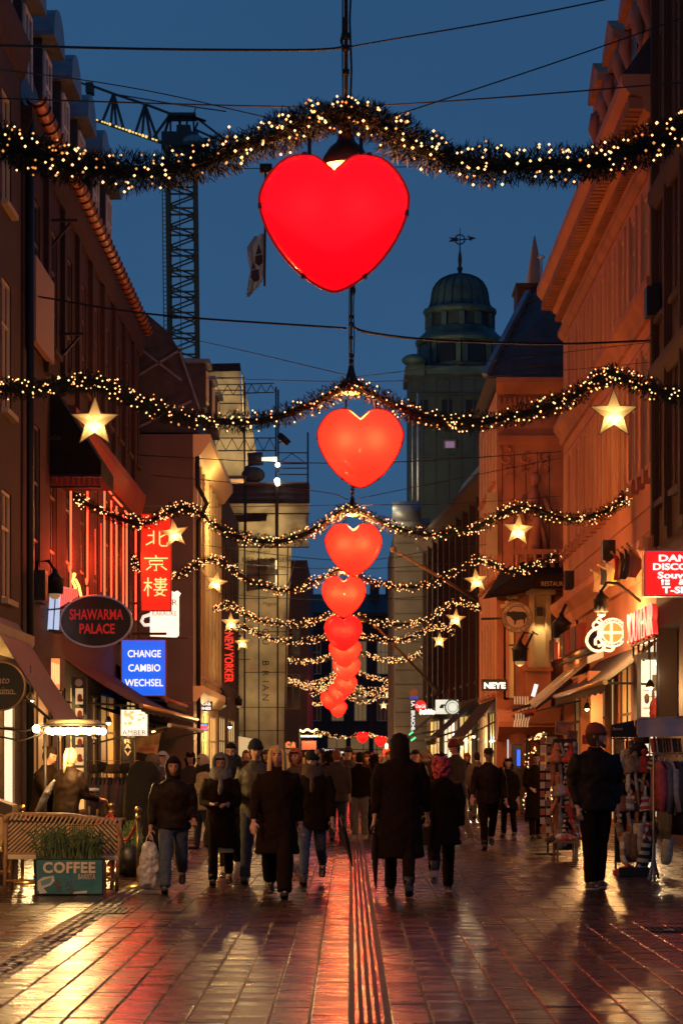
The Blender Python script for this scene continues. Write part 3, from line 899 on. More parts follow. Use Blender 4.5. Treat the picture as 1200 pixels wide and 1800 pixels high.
for (x0, y0, d, e) in ((470, 930, 96.1, 700), (480, 1010, 96.0, 520), (455, 1120, 96.0, 560), (455, 1230, 96.0, 420), (400, 800, 98.2, 1300), (380, 720, 98.2, 800)):
    lamp('scaffold_lamp', P(x0, y0, d), e, (1.0, 0.78, 0.44), 0.25, parent=t)
# print on the sheeting
DIMP = M('sheet_print', (0.06, 0.05, 0.04), 0.8)
lettering(t, 'EJER JACOBSEN', P(468, 985, 94.9), DIMP, width=2.0, height=0.24)
lettering(t, 'CORP INVEST', P(452, 971, 94.9), DIMP, width=1.1, height=0.14)
lettering(t, 'telefon  5162 7283', P(470, 998, 94.9), DIMP, width=1.5, height=0.16)
lettering(t, 'Magasin', P(475, 1062, 94.9), DIMP, width=0.62, height=0.2, shear=0.2)
for ch, yy in (('G', 1110), ('U', 1128), ('B', 1166), ('R', 1184), ('I', 1198), ('A', 1209), ('N', 1226)):
    o = lettering(t, ch, P(467, yy, 94.9), DIMP, height=0.27)
    o.rotation_euler = (0, rad(90), 0)
b = MB(); b.box(P(395, 0, 95).x, P(420, 0, 95).x, 94.2, 97, 0.0, 2.6); b.build('hoarding', STUCCO_D, t)
b = MB(); b.face([P(396, 1290, 94.1), P(396, 1330, 94.1), P(452, 1330, 94.1), P(452, 1300, 94.1)]); b.build('lit_shop_front', glow('lit_shop_front', (1, 0.72, 0.35), 0.5), t)
# ---------------------------------------------------------------- RIGHT: brown house at the frame's edge
t = thing('pilaster_house', 'dark brown house with tall pilasters at the right edge', 'building', (5.9, 36, 0))
yend = 43.9
ops = [(0.5 + i * 2.0, 1.6 + i * 2.0, z, z + 2.3) for i in range(4) for z in (6.4, 9.9, 13.0)]
wall_mb((5.9, yend, 0), RIGHT, 8.2, 17.6, ops + [(0.4, 3.0, 2.2, 4.0), (4.2, 7.4, 0.4, 4.0)]).build('wall', STUCCO_D, t)
put_windows(t, (5.9, yend, 0), RIGHT, ops, FRAME_B, GLASS_D, (2, 1), STUCCO_D)
b = MB()
for u in (0.03, 1.75, 3.75, 5.75):
    st = len(b.v)
    b.box(u, u + 0.32, -0.09, 0, 5.6, 17.0); b.box(u + 0.06, u + 0.26, -0.13, -0.09, 5.8, 16.8)
    b.xform(rz_mat((5.9, yend, 0), RIGHT), st)
b.build_each('pilaster', STUCCO_D, t)
for z in (5.35, 9.0, 12.4): moulding((5.9, yend, 0), RIGHT, 8.19, [(0.002, z), (0.17, z), (0.17, z - 0.15), (0.08, z - 0.4), (0.002, z - 0.4)]).build('string_course', STUCCO_D, t)
moulding((5.9, yend, 0), RIGHT, 8.19, [(0.002, 17.6), (0.3, 17.6), (0.3, 17.4), (0.15, 17.0), (0.002, 17.0)]).build('cornice', SANDST, t)
core(t, 6.3, 14, 35.7, yend - 0.02, 17.5, STUCCO_D)
# lit show window on its ground floor with toys inside
sw = MB(); sw.box(6.6, 6.65, 36.0, 43.6, 1.9, 4.2); sw.build('shop_back_wall', GLASS_W, t)
sw = MB(); sw.box(5.95, 6.6, 36.0, 43.8, 1.95, 2.2); sw.build('shop_shelf', WHITE_P, t)

# ---------------------------------------------------------------- RIGHT: salmon house
t = thing('salmon_house', 'orange lit salmon stucco house with long rows of windows and a toothed cornice', 'building', (6, 44, 0))
RX = 6.0; y1 = 64.1; U = 20.1
dist = [61.9, 59.9, 57.95, 56.0, 54.05, 52.1, 50.15, 48.2, 46.2, 44.85]
ops = []
for d in dist:
    u = y1 - d
    ops.append((u - 0.48, u + 0.48, 10.98, 12.95))
for d in dist:
    u = y1 - d
    ops.append((u - 0.5, u + 0.5, 7.35, 9.75))
shop = [(1.2, 4.4, 0.3, 3.6), (5.2, 6.4, 0.05, 3.4), (7.2, 10.4, 0.3, 3.6), (11.2, 12.4, 0.05, 3.4), (13.2, 15.4, 0.3, 3.6), (16.4, 19.6, 0.3, 4.0)]
wall_mb((RX, y1, 0), RIGHT, U, 13.6, ops + shop, 0.4).build('wall', STUCCO_O, t)
put_windows(t, (RX, y1, 0), RIGHT, ops, FRAME_W, GLASS_D, (2, 1), SANDST)
put_windows(t, (RX, y1, 0), RIGHT, shop, FRAME_B, GLASS_DIM, (2, 1), None, lit=(GLASS_DIM, GLASS_DIM, GLASS_DIM, GLASS_L, GLASS_DIM, GLASS_W))
# upright strips between the windows
b = MB()
for d in dist:
    u = y1 - d
    for z0, z1 in ((11.0, 13.0), (7.3, 9.8)):
        for s in (-0.62, 0.5):
            st = len(b.v); b.box(u + s, u + s + 0.12, -0.05, 0, z0 - 0.1, z1 + 0.08); b.xform(rz_mat((RX, y1, 0), RIGHT), st)
b.build_each('window_surround', M('surround_stucco', (0.62, 0.32, 0.16), 0.8), t)
blocks((RX, y1, 0), RIGHT, U, 20, 0.28, 0.16, 7.02, 7.24).build_each('sill_bracket', SANDST, t)
moulding((RX, y1, 0), RIGHT, U, [(0.002, 14.75), (0.75, 14.75), (0.75, 14.55), (0.62, 14.4), (0.35, 14.3), (0.30, 14.05), (0.1, 13.95), (0.002, 13.6)]).build('cornice', STUCCO_O, t)
props(blocks((RX, y1, 0), RIGHT, U, 62, 0.17, 0.62, 14.1, 14.33, -0.32).build('dentil', SANDST, t), kind='stuff')
props(blocks((RX, y1, 0), RIGHT, U, 90, 0.11, 0.24, 13.78, 13.92, -0.08).build('small_dentil', SANDST, t), kind='stuff')
moulding((RX, y1, 0), RIGHT, U, [(0.003, 13.56), (0.16, 13.5), (0.16, 13.38), (0.04, 13.25), (0.003, 13.25)]).build('frieze_band', SANDST, t)
moulding((RX, y1, 0), RIGHT, U, [(0.003, 10.85), (0.28, 10.85), (0.28, 10.7), (0.12, 10.5), (0.08, 10.3), (0.003, 10.3)]).build('belt_course', SANDST, t)
moulding((RX, y1, 0), RIGHT, U, [(0.003, 5.8), (0.36, 5.8), (0.36, 5.62), (0.14, 5.4), (0.1, 5.15), (0.003, 5.15)]).build('shop_cornice', STUCCO_O, t)
b = MB()
for z in (9.97, 6.55, 6.05):
    st = len(b.v); b.box(0.1, U - 0.1, -0.02, 0, z, z + 0.03); b.xform(rz_mat((RX, y1, 0), RIGHT), st)
b.build_each('render_line', SANDST, t)
core(t, RX + 0.46, 14, 44.0, y1 - 0.02, 14.5, STUCCO_O)
wall_mb((RX, y1 + 0.02, 0), FRONT, 0.4, 1, [], 0.01)
b = MB(); b.prism([(RX - 0.72, 14.76), (RX + 6, 14.76), (RX + 6, 19.4), (RX + 2.4, 19.2)], 44.02, y1); b.build('roof', SLATE, t)
for yy in (45.0, 48.2, 51.4, 54.6):      # stone dormers with heavy pediments
    z0 = 15.0
    m = MB(); m.box(RX + 0.15, RX + 1.9, yy, yy + 1.7, z0, z0 + 2.5); dm = m.build('dormer', SANDST, t)
    m = MB(); m.box(RX + 0.02, RX + 1.9, yy - 0.12, yy + 1.82, z0 + 2.5, z0 + 2.72); m.box(RX - 0.10, RX + 1.9, yy - 0.25, yy + 1.95, z0 + 2.72, z0 + 2.9)
    m.xprism([(yy - 0.25, z0 + 2.9), (yy + 1.95, z0 + 2.9), (yy + 0.85, z0 + 3.45)], RX - 0.1, RX + 1.9)
    m.build('pediment', SANDST, dm)
    m = MB(); m.smooth = True
    for e in (-0.12, 1.82):
        m.tube([(RX + 0.1, yy + e, z0 + 2.45), (RX + 0.02, yy + e, z0 + 2.1), (RX + 0.16, yy + e, z0 + 1.6), (RX + 0.1, yy + e, z0 + 1.2)], [0.16, 0.14, 0.08, 0.12], 6)
    m.build_each('scroll', SANDST, dm)
    m = MB(); m.box(RX + 0.11, RX + 0.15, yy + 0.35, yy + 1.35, z0 + 0.5, z0 + 2.1); m.build('pane', GLASS_D, dm)

# ---------------------------------------------------------------- RIGHT: ornate corner house
t = thing('ornate_house', 'reddish corner house with carved relief, bay and slate roof behind the salmon house', 'building', (4.2, 66, 0))
OX = 4.25
wall_mb((OX, 66, 0), FRONT, 3.2, 12.4, [(1.95, 2.2, 6.6, 9.8), (0.2, 0.55, 3.2, 5.6), (1.2, 1.55, 0.2, 2.8)], 0.3).build('front_wall', SANDST, t)
put_windows(t, (OX, 66, 0), FRONT, [(1.95, 2.2, 6.6, 9.8)], FRAME_B, GLASS_L, (1, 1), None)
put_windows(t, (OX, 66, 0), FRONT, [(0.2, 0.55, 3.2, 5.6), (1.2, 1.55, 0.2, 2.8)], FRAME_B, GLASS_DIM, (1, 1), None)
ops = [(9 - 1.0 - i * 1.5 - 0.45, 9 - 1.0 - i * 1.5 + 0.45, z, z + 2.2) for i in range(5) for z in (3.4, 6.8, 9.6)]
wall_mb((OX, 75, 0), RIGHT, 8.97, 12.2, ops + [(0.6, 3.6, 0.3, 2.9), (4.6, 8.2, 0.3, 2.9)]).build('street_wall', STUCCO_O, t)
put_windows(t, (OX, 75, 0), RIGHT, ops, FRAME_W, GLASS_D, (2, 1), SANDST)
put_windows(t, (OX, 75, 0), RIGHT, [(0.6, 3.6, 0.3, 2.9), (4.6, 8.2, 0.3, 2.9)], FRAME_B, GLASS_L, (3, 1))
core(t, OX + 0.4, 13, 66.32, 74.9, 12.3, SANDST)
# carved band, ledge and relief
moulding((OX - 0.02, 66, 0), FRONT, 3.3, [(0.002, 12.5), (0.35, 12.5), (0.35, 12.35), (0.1, 12.05), (0.002, 12.05)]).build('cornice', SANDST, t)
props(blocks((OX, 66, 0), FRONT, 3.2, 22, 0.08, 0.16, 11.75, 11.95).build('dentil', SANDST, t), kind='stuff')
moulding((OX, 66, 0), FRONT, 3.2, [(0.002, 10.85), (0.16, 10.85), (0.16, 10.7), (0.002, 10.6)]).build('string_course', SANDST, t)
b = MB(); b.smooth = True      # a robed relief figure and scrollwork, half sunk in the wall
rc = [(5.35, 7.3, 0.42), (5.30, 7.8, 0.38), (5.40, 8.4, 0.33), (5.28, 8.9, 0.34), (5.32, 9.2, 0.26), (5.34, 9.42, 0.10)]
b.tube([(x_, 65.98, z_) for x_, z_, r_ in rc], [r_ for _, _, r_ in rc], 10, True, 0.6)
b.ball((5.34, 65.93, 9.6), 0.17, 0.15, 0.2); b.tube([(5.0, 65.9, 7.3), (5.1, 65.8, 8.0), (5.5, 65.78, 8.7)], [.1, .09, .06], 7); b.tube([(5.7, 65.9, 7.3), (5.55, 65.8, 8.1), (5.2, 65.8, 8.8)], [.1, .08, .06], 7)
b.tube([(5.1, 65.95, 9.1), (4.9, 65.9, 8.7), (5.05, 65.85, 8.35)], [0.1, 0.09, 0.06], 7)
b.tube([(5.58, 65.95, 9.1), (5.74, 65.88, 8.7), (5.6, 65.84, 8.3)], [0.1, 0.09, 0.06], 7)
for k in range(7):
    a0 = R.random() * 6; cx_ = 4.55 + (k % 3) * 0.55; cz_ = 9.9 + (k // 3) * 0.28
    b.tube([(cx_ + 0.22 * (1 - q / 9) * math.cos(a0 + q * 0.8), 65.97, cz_ + 0.2 * (1 - q / 9) * math.sin(a0 + q * 0.8)) for q in range(8)], 0.035, 5)
b.build('relief', SANDST, t)
b = MB()
for k in range(5): b.box(4.4 + k * 0.34, 4.42 + k * 0.34, 65.985, 66.0, 6.7, 10.4)
b.build_each('carved_joint', STUCCO_D, t)
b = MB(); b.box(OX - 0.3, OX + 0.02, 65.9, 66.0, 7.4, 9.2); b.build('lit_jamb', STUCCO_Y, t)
# balcony with balusters under the relief
b = MB(); b.box(OX + 0.4, OX + 3.1, 65.2, 66.0, 6.35, 6.6); b.box(OX + 0.4, OX + 3.1, 65.2, 65.3, 7.35, 7.5); bal = b.build('balcony', SANDST, t)
for k in range(11):
    bb = MB(); bb.smooth = True; bb.rings([(0, 0, 0, .08, .08), (0, 0, .1, .05, .05), (0, 0, .3, .09, .09), (0, 0, .6, .04, .04), (0, 0, .74, .07, .07)], 8)
    if k == 0: bm_ = bb.mesh('baluster', SANDST, (0, 0, 0), True)
    link_mesh('baluster', bm_, bal, Vector((OX + 0.55 + k * 0.25, 65.25, 6.6)) - origin_of(bal))
# bay: lit niche pilaster and base
b = MB(); b.rings([(4.85, 65.7, 0, 0.3, 0.3), (4.85, 65.7, 2.9, 0.3, 0.3)], 8); b.build('column', SANDST, t)
m = MB(); m.box(5.05, 5.75, 65.2, 66, 2.95, 4.0); m.box(5.0, 5.8, 65.1, 66, 4.0, 4.12); m.box(4.9, 6.0, 65.0, 66, 2.5, 2.95); m.build('bay_base', SANDST, t)
m = MB(); m.box(5.15, 5.30, 65.5, 66, 4.12, 6.2); m.box(5.62, 5.78, 65.5, 66, 4.12, 6.2); m.box(5.30, 5.62, 65.72, 66, 4.12, 6.2); m.box(5.05, 5.9, 65.35, 66, 6.2, 6.35); m.build('niche', STUCCO_Y, t)
m = MB(); m.box(5.38, 5.54, 65.45, 65.6, 5.6, 5.85); m.build('wall_lamp', IRON, t)
lamp('niche_lamp', (5.46, 65.4, 5.5), 40, (1.0, 0.62, 0.24), 0.06, 'SPOT', t, (rad(12), 0, 0), 110)
moulding((OX + 0.0, 65.95, 0), FRONT, 3.2, [(0.0, 2.95), (0.7, 2.75), (0.9, 2.55), (0.9, 2.4), (0.5, 2.2), (0.0, 2.0)]).build('bay_cornice', STUCCO_O, t)
b = MB(); b.smooth = True
for k in range(9): b.ball((4.5 + 0.1 * (k % 3) + R.random() * .1, 65.7, 6.0 + 0.16 * (k // 3)), 0.09, 0.09, 0.07, 6, 5)
b.box(4.35, 4.9, 65.6, 66, 5.85, 5.95); b.build('capital', STUCCO_Y, t)
# roofs: slate slope, chimney block
b = MB(); b.hexa([(3.95, 66.0, 12.52), (7.2, 66.0, 12.52), (7.2, 74, 12.52), (3.95, 74, 12.52), (5.35, 68.4, 15.4), (7.2, 68.4, 16.4), (7.2, 72, 16.4), (5.35, 72, 15.4)]); b.build('roof', SLATE, t)
b = MB()
for k in range(9):
    f0 = k / 9
    p = Vector((3.95 + 1.4 * f0, 66.0 + 2.4 * f0 - 0.02, 12.54 + 2.88 * f0)); q = Vector((7.2, 66.0 + 2.4 * f0 - 0.02, 12.54 + 3.88 * f0))
    b.bar(p, q, 0.05)
b.build_each('slate_course', SLATE, t)
b = MB(); b.bar((3.9, 65.96, 12.6), (5.35, 68.35, 15.5), 0.16); b.build('roof_ridge', ZINC, t)
b = MB(); b.box(5.1, 7.2, 69.5, 71, 13.5, 15.9); b.box(5.05, 7.2, 69.4, 71.1, 15.9, 16.0); b.build('chimney', BRICK_DK, t)
b = MB(); b.smooth = True; b.tube([(6.02, 71.5, 13), (6.0, 71.5, 17.2)], 0.045, 6); b.ball((6.0, 71.5, 17.25), 0.12, 0.12, 0.07); b.build('flagpole', WHITE_P, t)

t = thing('spire', 'slender concave pink spire rising behind the slate roof', 'spire', (7.4, 92, 14))
b = MB(); b.smooth = True
pr = [(14, 1.75), (15.5, 1.5), (17, 1.05), (18.3, 0.72), (18.5, 0.85), (18.8, 0.7), (20, 0.45), (22, 0.14), (22.6, 0.02)]
b.rings([(7.45, 92, z, r, r) for z, r in pr], 8); b.build('cone', SANDST, t)
b = MB(); b.box(5.6, 9.4, 90.5, 93.6, 0, 14.2); b.build('base', BRICK_DK, t)

# ---------------------------------------------------------------- RIGHT: copper tower
TX, TY = 5.45, 112.0
k36 = TY / FPX
def tz(y): return EYE + (VPY - y) * k36
t = thing('copper_tower', 'green copper corner tower with ribbed dome and weathervane', 'tower', (TX, TY, 0))
hw = 83 * k36
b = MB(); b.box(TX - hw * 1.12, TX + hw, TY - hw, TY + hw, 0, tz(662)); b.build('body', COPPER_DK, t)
b = MB()
for k in range(9):
    xx = TX - hw * 1.10 + k * (hw * 2.1) / 8
    b.box(xx - 0.03, xx + 0.03, TY - hw - 0.04, TY - hw, tz(900), tz(665))
b.build_each('standing_seam', COPPER_DK, t)
b = MB(); b.box(TX - hw * 1.2, TX + hw * 1.02, TY - hw * 1.05, TY + hw, tz(672), tz(658)); b.build('ledge', COPPER, t)
for y_ in (705, 755, 812):
    b = MB(); b.box(TX - hw * 1.16, TX + hw * 1.0, TY - hw - 0.16, TY - hw, tz(y_ + 3), tz(y_)); b.build('ledge', COPPER_DK, t)
for k in range(4):
    b = MB(); xx = TX - hw * .95 + k * hw * .5; b.box(xx, xx + .5, TY - hw - .03, TY - hw, tz(748), tz(716)); b.build('blind_window', GLASS_D, t)
b = MB(); b.box(TX - 0.95, TX - 0.35, TY - hw - 0.12, TY - hw, tz(800), tz(785)); f = b.build('window', FRAME_B, t)
b = MB(); b.face([(TX - 0.87, TY - hw - 0.13, tz(799)), (TX - 0.43, TY - hw - 0.13, tz(799)), (TX - 0.43, TY - hw - 0.13, tz(788)), (TX - 0.87, TY - hw - 0.13, tz(788))]); b.build('pane', glow('violet_pane', (0.34, 0.22, 0.42), 0.25), f)
CX = TX - 0.05
def ring_px(y, w): return (CX, TY, tz(y), w * k36 / 2, w * k36 / 2)
b = MB(); b.rings([ring_px(662, 146), ring_px(655, 146), ring_px(654, 150), ring_px(648, 150), ring_px(647, 142), ring_px(608, 142)], 8); b.build('lower_tier', COPPER, t)
for k in range(8):       # windows and pilasters round the octagonal tier
    a = PI / 8 + k * PI / 4
    b = MB(); st = 0
    r = 71 * k36 * math.cos(PI / 8)
    b.box(-0.42, 0.42, -0.1, 0.06, tz(645), tz(614)); b.xform(Matrix.Translation((CX, TY, 0)) @ Matrix.Rotation(a + PI / 8 - PI / 8, 4, 'Z') @ Matrix.Translation((0, -r, 0)))
    b.build('tier_window', GLASS_D, t)
    b = MB(); 
    for s in (-0.62, 0.62): b.box(s - 0.12, s + 0.12, -0.14, 0.06, tz(647), tz(609))
    b.box(-0.75, 0.75, -0.2, 0.06, tz(609), tz(605))
    b.xform(Matrix.Translation((CX, TY, 0)) @ Matrix.Rotation(a, 4, 'Z') @ Matrix.Translation((0, -r, 0)))
    b.build_each('tier_pilaster', COPPER, t)
b = MB(); b.box(TX - hw * 1.14, TX - hw * 0.8, TY - hw * 1.1, TY - hw * 0.7, tz(675), tz(646)); b.smooth = True; b.ball((TX - hw * 1.0, TY - hw, tz(648)), 0.65, 0.65, 0.3); b.build('corner_turret', COPPER, t)
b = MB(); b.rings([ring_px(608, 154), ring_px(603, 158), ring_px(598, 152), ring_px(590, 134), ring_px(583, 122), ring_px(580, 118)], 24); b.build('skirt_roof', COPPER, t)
b = MB(); b.rings([ring_px(580, 112), ring_px(557, 112)], 12); b.build('drum', COPPER_DK, t)
for k in range(12):
    a = 2 * PI * k / 12; r = 57 * k36
    b = MB(); b.box(-0.13, 0.13, -0.12, 0.12, tz(580), tz(557)); b.xform(Matrix.Translation((CX, TY, 0)) @ Matrix.Rotation(a, 4, 'Z') @ Matrix.Translation((0, -r, 0)))
    b.build('drum_column', COPPER, t)
b = MB(); b.rings([ring_px(557, 116), ring_px(555, 124), ring_px(550, 130), ring_px(546, 128), ring_px(544, 118)], 24); b.build('drum_cornice', COPPER, t)
dp = [(545, 116), (541, 108), (535, 103), (527, 100), (518, 98), (508, 93), (499, 82), (492, 66), (487, 44), (484, 20), (481, 12)]
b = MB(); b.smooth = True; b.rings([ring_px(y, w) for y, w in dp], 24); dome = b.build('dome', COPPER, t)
b = MB()
for k in range(20):
    a = 2 * PI * k / 20
    b.tube([(CX + w * k36 / 2 * math.cos(a), TY + w * k36 / 2 * math.sin(a), tz(y) + 0.02) for y, w in dp[:-1]], 0.045, 4)
b.build_each('rib', COPPER_DK, dome)
b = MB(); b.smooth = True; b.rings([ring_px(482, 10), ring_px(478, 6), ring_px(474, 10), ring_px(471, 10), ring_px(468, 5), ring_px(458, 7), ring_px(450, 6), ring_px(440, 2.5), ring_px(400, 1)], 8); fin = b.build('finial', IRON, t)
b = MB(); b.bar((CX - 0.5, TY, tz(423)), (CX + 0.75, TY, tz(419)), 0.05); b.bar((CX + 0.75, TY, tz(419)), (CX + 0.35, TY, tz(415)), 0.05)
b.tube([(CX + 0.24 * math.cos(a), TY, tz(421) + 0.24 * math.sin(a)) for a in [k * PI / 6 for k in range(13)]], 0.035, 4)
b.prism([(CX - 0.55, tz(425)), (CX - 0.1, tz(424)), (CX - 0.1, tz(418)), (CX - 0.55, tz(417.5)), (CX - 0.4, tz(421))], TY - 0.03, TY + 0.03)
b.ball((CX + 0.52, TY, tz(420)), 0.09); b.build('weathervane', IRON, t)

# ---------------------------------------------------------------- RIGHT: dark houses under the tower
t = thing('shaded_house', 'dark house with tall piers between the ornate corner and the stone pier', 'building', (4.7, 76, 0))
A = Vector((4.75, 75.2, 0)); B_ = Vector((3.35, 99.5, 0)); dv = B_ - A; L_ = dv.length
rzz = math.atan2(-dv.y, -dv.x)                     # wall facing the street, u runs back towards the camera
ops = [(1.0 + i * 2.3, 2.1 + i * 2.3, z, z + 2.4) for i in range(10) for z in (4.2, 7.6)]
wall_mb(B_, rzz, L_, 11.0, ops + [(1 + i * 6, 5.6 + i * 6, 0.3, 3.1) for i in range(4)]).build('wall', BRICK_DK, t)
put_windows(t, B_, rzz, ops, FRAME_B, GLASS_D, (2, 1), STUCCO_D)
put_windows(t, B_, rzz, [(1 + i * 6, 5.6 + i * 6, 0.3, 3.1) for i in range(4)], FRAME_B, GLASS_L, (3, 1), None, (GLASS_L, GLASS_W, GLASS_L, GLASS_DIM))
b = MB()
for i in range(11):
    st = len(b.v); b.box(0.2 + i * 2.3, 0.55 + i * 2.3, -0.22, 0, 3.6, 10.6); b.xform(rz_mat(B_, rzz), st)
b.build_each('pier', BRICK, t)
moulding(B_, rzz, L_, [(0.002, 11.0), (0.5, 11.0), (0.5, 10.8), (0.1, 10.4), (0.002, 10.4)]).build('cornice', STUCCO_D, t)
b = MB(); b.hexa([(4.9, 76.5, 11.02), (9, 76.5, 11.02), (9, 99, 11.02), (3.6, 99, 11.02), (6.2, 78, 13.6), (9, 78, 13.6), (9, 99, 13.4), (4.9, 99, 13.4)]); b.build('roof', SLATE, t)
b = MB(); b.hexa([(5.2, 75.6, -.02), (12, 75.6, -.02), (12, 99.4, -.02), (3.9, 99.4, -.02), (5.2, 75.6, 10.9), (12, 75.6, 10.9), (12, 99.4, 10.9), (3.9, 99.4, 10.9)]); b.build('inner_core', BRICK_DK, t)

t = thing('stone_pier_house', 'narrow pale stone house end with zinc roof box left of the copper tower', 'building', (2, 100, 0))
wall_mb((1.95, 100, 0), FRONT, 1.7, 11.6, [], 0.3).build('front_wall', M('grey_stone', (0.13, 0.10, 0.075), 0.85, noise=(1.2, 0.2), bump=(10, 0.3)), t)
b = MB()
for z in [1.0 + 0.62 * i for i in range(17)]: b.box(1.97, 3.6, 99.985, 100, z, z + 0.035)
b.build_each('stone_joint', STUCCO_D, t)
wall_mb((1.95, 118, 0), RIGHT, 17.98, 11.6, [(1 + i * 2.8, 2.2 + i * 2.8, z, z + 2.2) for i in range(6) for z in (4.3, 7.8)]).build('street_wall', STUCCO_D, t)
put_windows(t, (1.95, 118, 0), RIGHT, [(1 + i * 2.8, 2.2 + i * 2.8, z, z + 2.2) for i in range(6) for z in (4.3, 7.8)], FRAME_B, GLASS_DIM)
b = MB(); b.box(2.3, 8, 100.32, 117.9, -0.02, 11.55); b.build('inner_core', STUCCO_D, t)
b = MB(); b.smooth = True; b.tube([(1.85, 99.8, 12.3), (3.1, 99.8, 12.3)], 0.45, 10); b.box(1.8, 3.5, 99.7, 101, 11.62, 12.0); b.build_each('roof_box', ZINC, t)
b = MB(); b.smooth = True; b.tube([(3.0, 99.85, 10.6), (3.0, 99.85, 17.5)], 0.09, 6); b.tube([(2.75, 99.85, 11.9), (2.75, 99.85, 17.0)], 0.06, 6); b.build('drainpipe', ZINC, t)

def pole(p0, p1, label):
    b = MB(); b.smooth = True; b.tube([p0, p1], [0.07, 0.045], 8); b.ball(p1, 0.11, 0.11, 0.11, 8, 6)
    tt = thing('flagpole', label, 'flagpole', p0)
    b.build('pole', M('pole_wood', (0.38, 0.24, 0.12), 0.5), tt)
    b = MB(); b.box(p0[0] - 0.1, p0[0] + 0.12, p0[1] - 0.1, p0[1] + 0.1, p0[2] - 0.2, p0[2] + 0.15); b.build_each('bracket', IRON, tt)
pole(P(848, 1060, 77), P(691, 966, 74), 'long slanting bare flagpole over the street below the stone pier')
pole(P(768, 1214, 92), P(660, 1100, 88), 'small slanting bare flagpole low over the street behind the fairy lights')

# ---------------------------------------------------------------- the street's far end
t = thing('end_house', 'dark house closing the far end of the street', 'building', (0, 170, 0))
ops = [(0.8 + i * 1.7, 1.75 + i * 1.7, z, z + 2.5) for i in range(10) for z in (4.2, 7.7)]
wall_mb((-9, 170, 0), FRONT, 18, 12.0, ops + [(1, 6, 0.3, 3), (7, 12, 0.3, 3)]).build('wall', BRICK_DK, t)
put_windows(t, (-9, 170, 0), FRONT, ops, FRAME_W, GLASS_D, (3, 1), STUCCO_D, [GLASS_DIM if i in (9, 11, 13, 8, 10, 15) else None for i in range(20)])
put_windows(t, (-9, 170, 0), FRONT, [(1, 6, 0.3, 3), (7, 12, 0.3, 3)], FRAME_B, GLASS_DIM, (5, 1))
b = MB()
for i in range(11):
    b.box(-8.8 + i * 1.7, -8.45 + i * 1.7, 169.8, 170, 0, 11.6)
b.build_each('pier', STUCCO_D, t)
b = MB(); b.box(-9.1, 9.1, 169.6, 170, 12.01, 12.3); b.build('cornice', STUCCO_D, t)
b = MB(); b.hexa([(-9.1, 170, 12.3), (9.1, 170, 12.3), (9.1, 180, 12.3), (-9.1, 180, 12.3), (-9.1, 173, 13.9), (9.1, 173, 13.9), (9.1, 178, 13.9), (-9.1, 178, 13.9)]); b.build('roof', SLATE, t)
b = MB(); b.box(1.5, 2.2, 172, 173, 13.3, 14.8); b.box(2.7, 4.1, 173, 174, 13.6, 14.9); b.build('chimney', BRICK_DK, t)
b = MB(); b.box(-9, 9, 170.36, 179, -0.02, 12.0); b.build('inner_core', BRICK_DK, t)
t = thing('square_house', 'dark house with a lit red restaurant front past the scaffold', 'building', (-5, 128, 0))
wall_mb((-9, 128, 0), FRONT, 6.6, 12.6, [(2.8 + i * 1.3, 3.6 + i * 1.3, z, z + 2.0) for i in range(3) for z in (4.2, 7.2)] + [(3, 6, 0.3, 2.4)]).build('wall', BRICK_DK, t)
put_windows(t, (-9, 128, 0), FRONT, [(2.8 + i * 1.3, 3.6 + i * 1.3, z, z + 2.0) for i in range(3) for z in (4.2, 7.2)], FRAME_B, GLASS_D)
put_windows(t, (-9, 128, 0), FRONT, [(3, 6, 0.3, 2.4)], FRAME_B, GLASS_DIM, (3, 1))
b = MB(); b.box(-9, -2.4, 128.4, 149, -0.02, 12.5); b.build('inner_core', BRICK_DK, t)

# ---------------------------------------------------------------- crane
CD = 180.0
def cp(x, y, dy=0.0): return P(x, y, CD + dy)
t = thing('tower_crane', 'lattice tower crane with a string of lights along its jib', 'crane', cp(322, 640))
CR = M('crane_steel', (0.24, 0.085, 0.015), 0.6)
CRD = M('crane_dark', (0.05, 0.04, 0.035), 0.6)
b = MB()
kk = CD / FPX
def mast_pt(f, sx, sy):      # f 0 bottom .. 1 top; leans a touch
    x = 324 + (319 - 324) * f; y = 700 + (262 - 700) * f
    c = cp(x, y)
    return Vector((c.x + sx * 24 * kk, c.y + sy * 24 * kk, c.z))
nseg = 12
for sx in (-1, 1):
    for sy in (-1, 1): b.bar(mast_pt(0, sx, sy), mast_pt(1, sx, sy), 0.26)
for i in range(nseg):
    f0, f1 = i / nseg, (i + 1) / nseg
    fm = (f0 + f1) / 2
    for (a, c) in (((-1, -1), (1, -1)), ((1, -1), (1, 1)), ((1, 1), (-1, 1)), ((-1, 1), (-1, -1))):
        b.bar(mast_pt(f0, *a), mast_pt(fm, *c), 0.11); b.bar(mast_pt(fm, *c), mast_pt(f1, *a), 0.11)
        b.bar(mast_pt(f0, *a), mast_pt(f0, *c), 0.13)
b.bar(mast_pt(0, -1.35, -1), mast_pt(1, -1.35, -1), 0.07); b.bar(mast_pt(0, -0.1, -1), mast_pt(1, -0.1, -1), 0.07)
for i in range(60): b.bar(mast_pt(i / 60, -1.35, -1), mast_pt(i / 60, -1.0, -1), 0.05)
b.build('mast', CR, t)
b = MB()
b.box(cp(286, 0).x, cp(350, 0).x, CD - 1.2, CD + 1.2, cp(0, 262).z, cp(0, 238).z)
b.box(cp(312, 0).x, cp(336, 0).x, CD - 1.0, CD + 1.0, cp(0, 238).z, cp(0, 203).z - 1.0)
b.box(cp(345, 0).x, cp(368, 0).x, CD - 1.0, CD + 1.0, cp(0, 262).z, cp(0, 248).z)
b.build('slewing_deck', CRD, t)
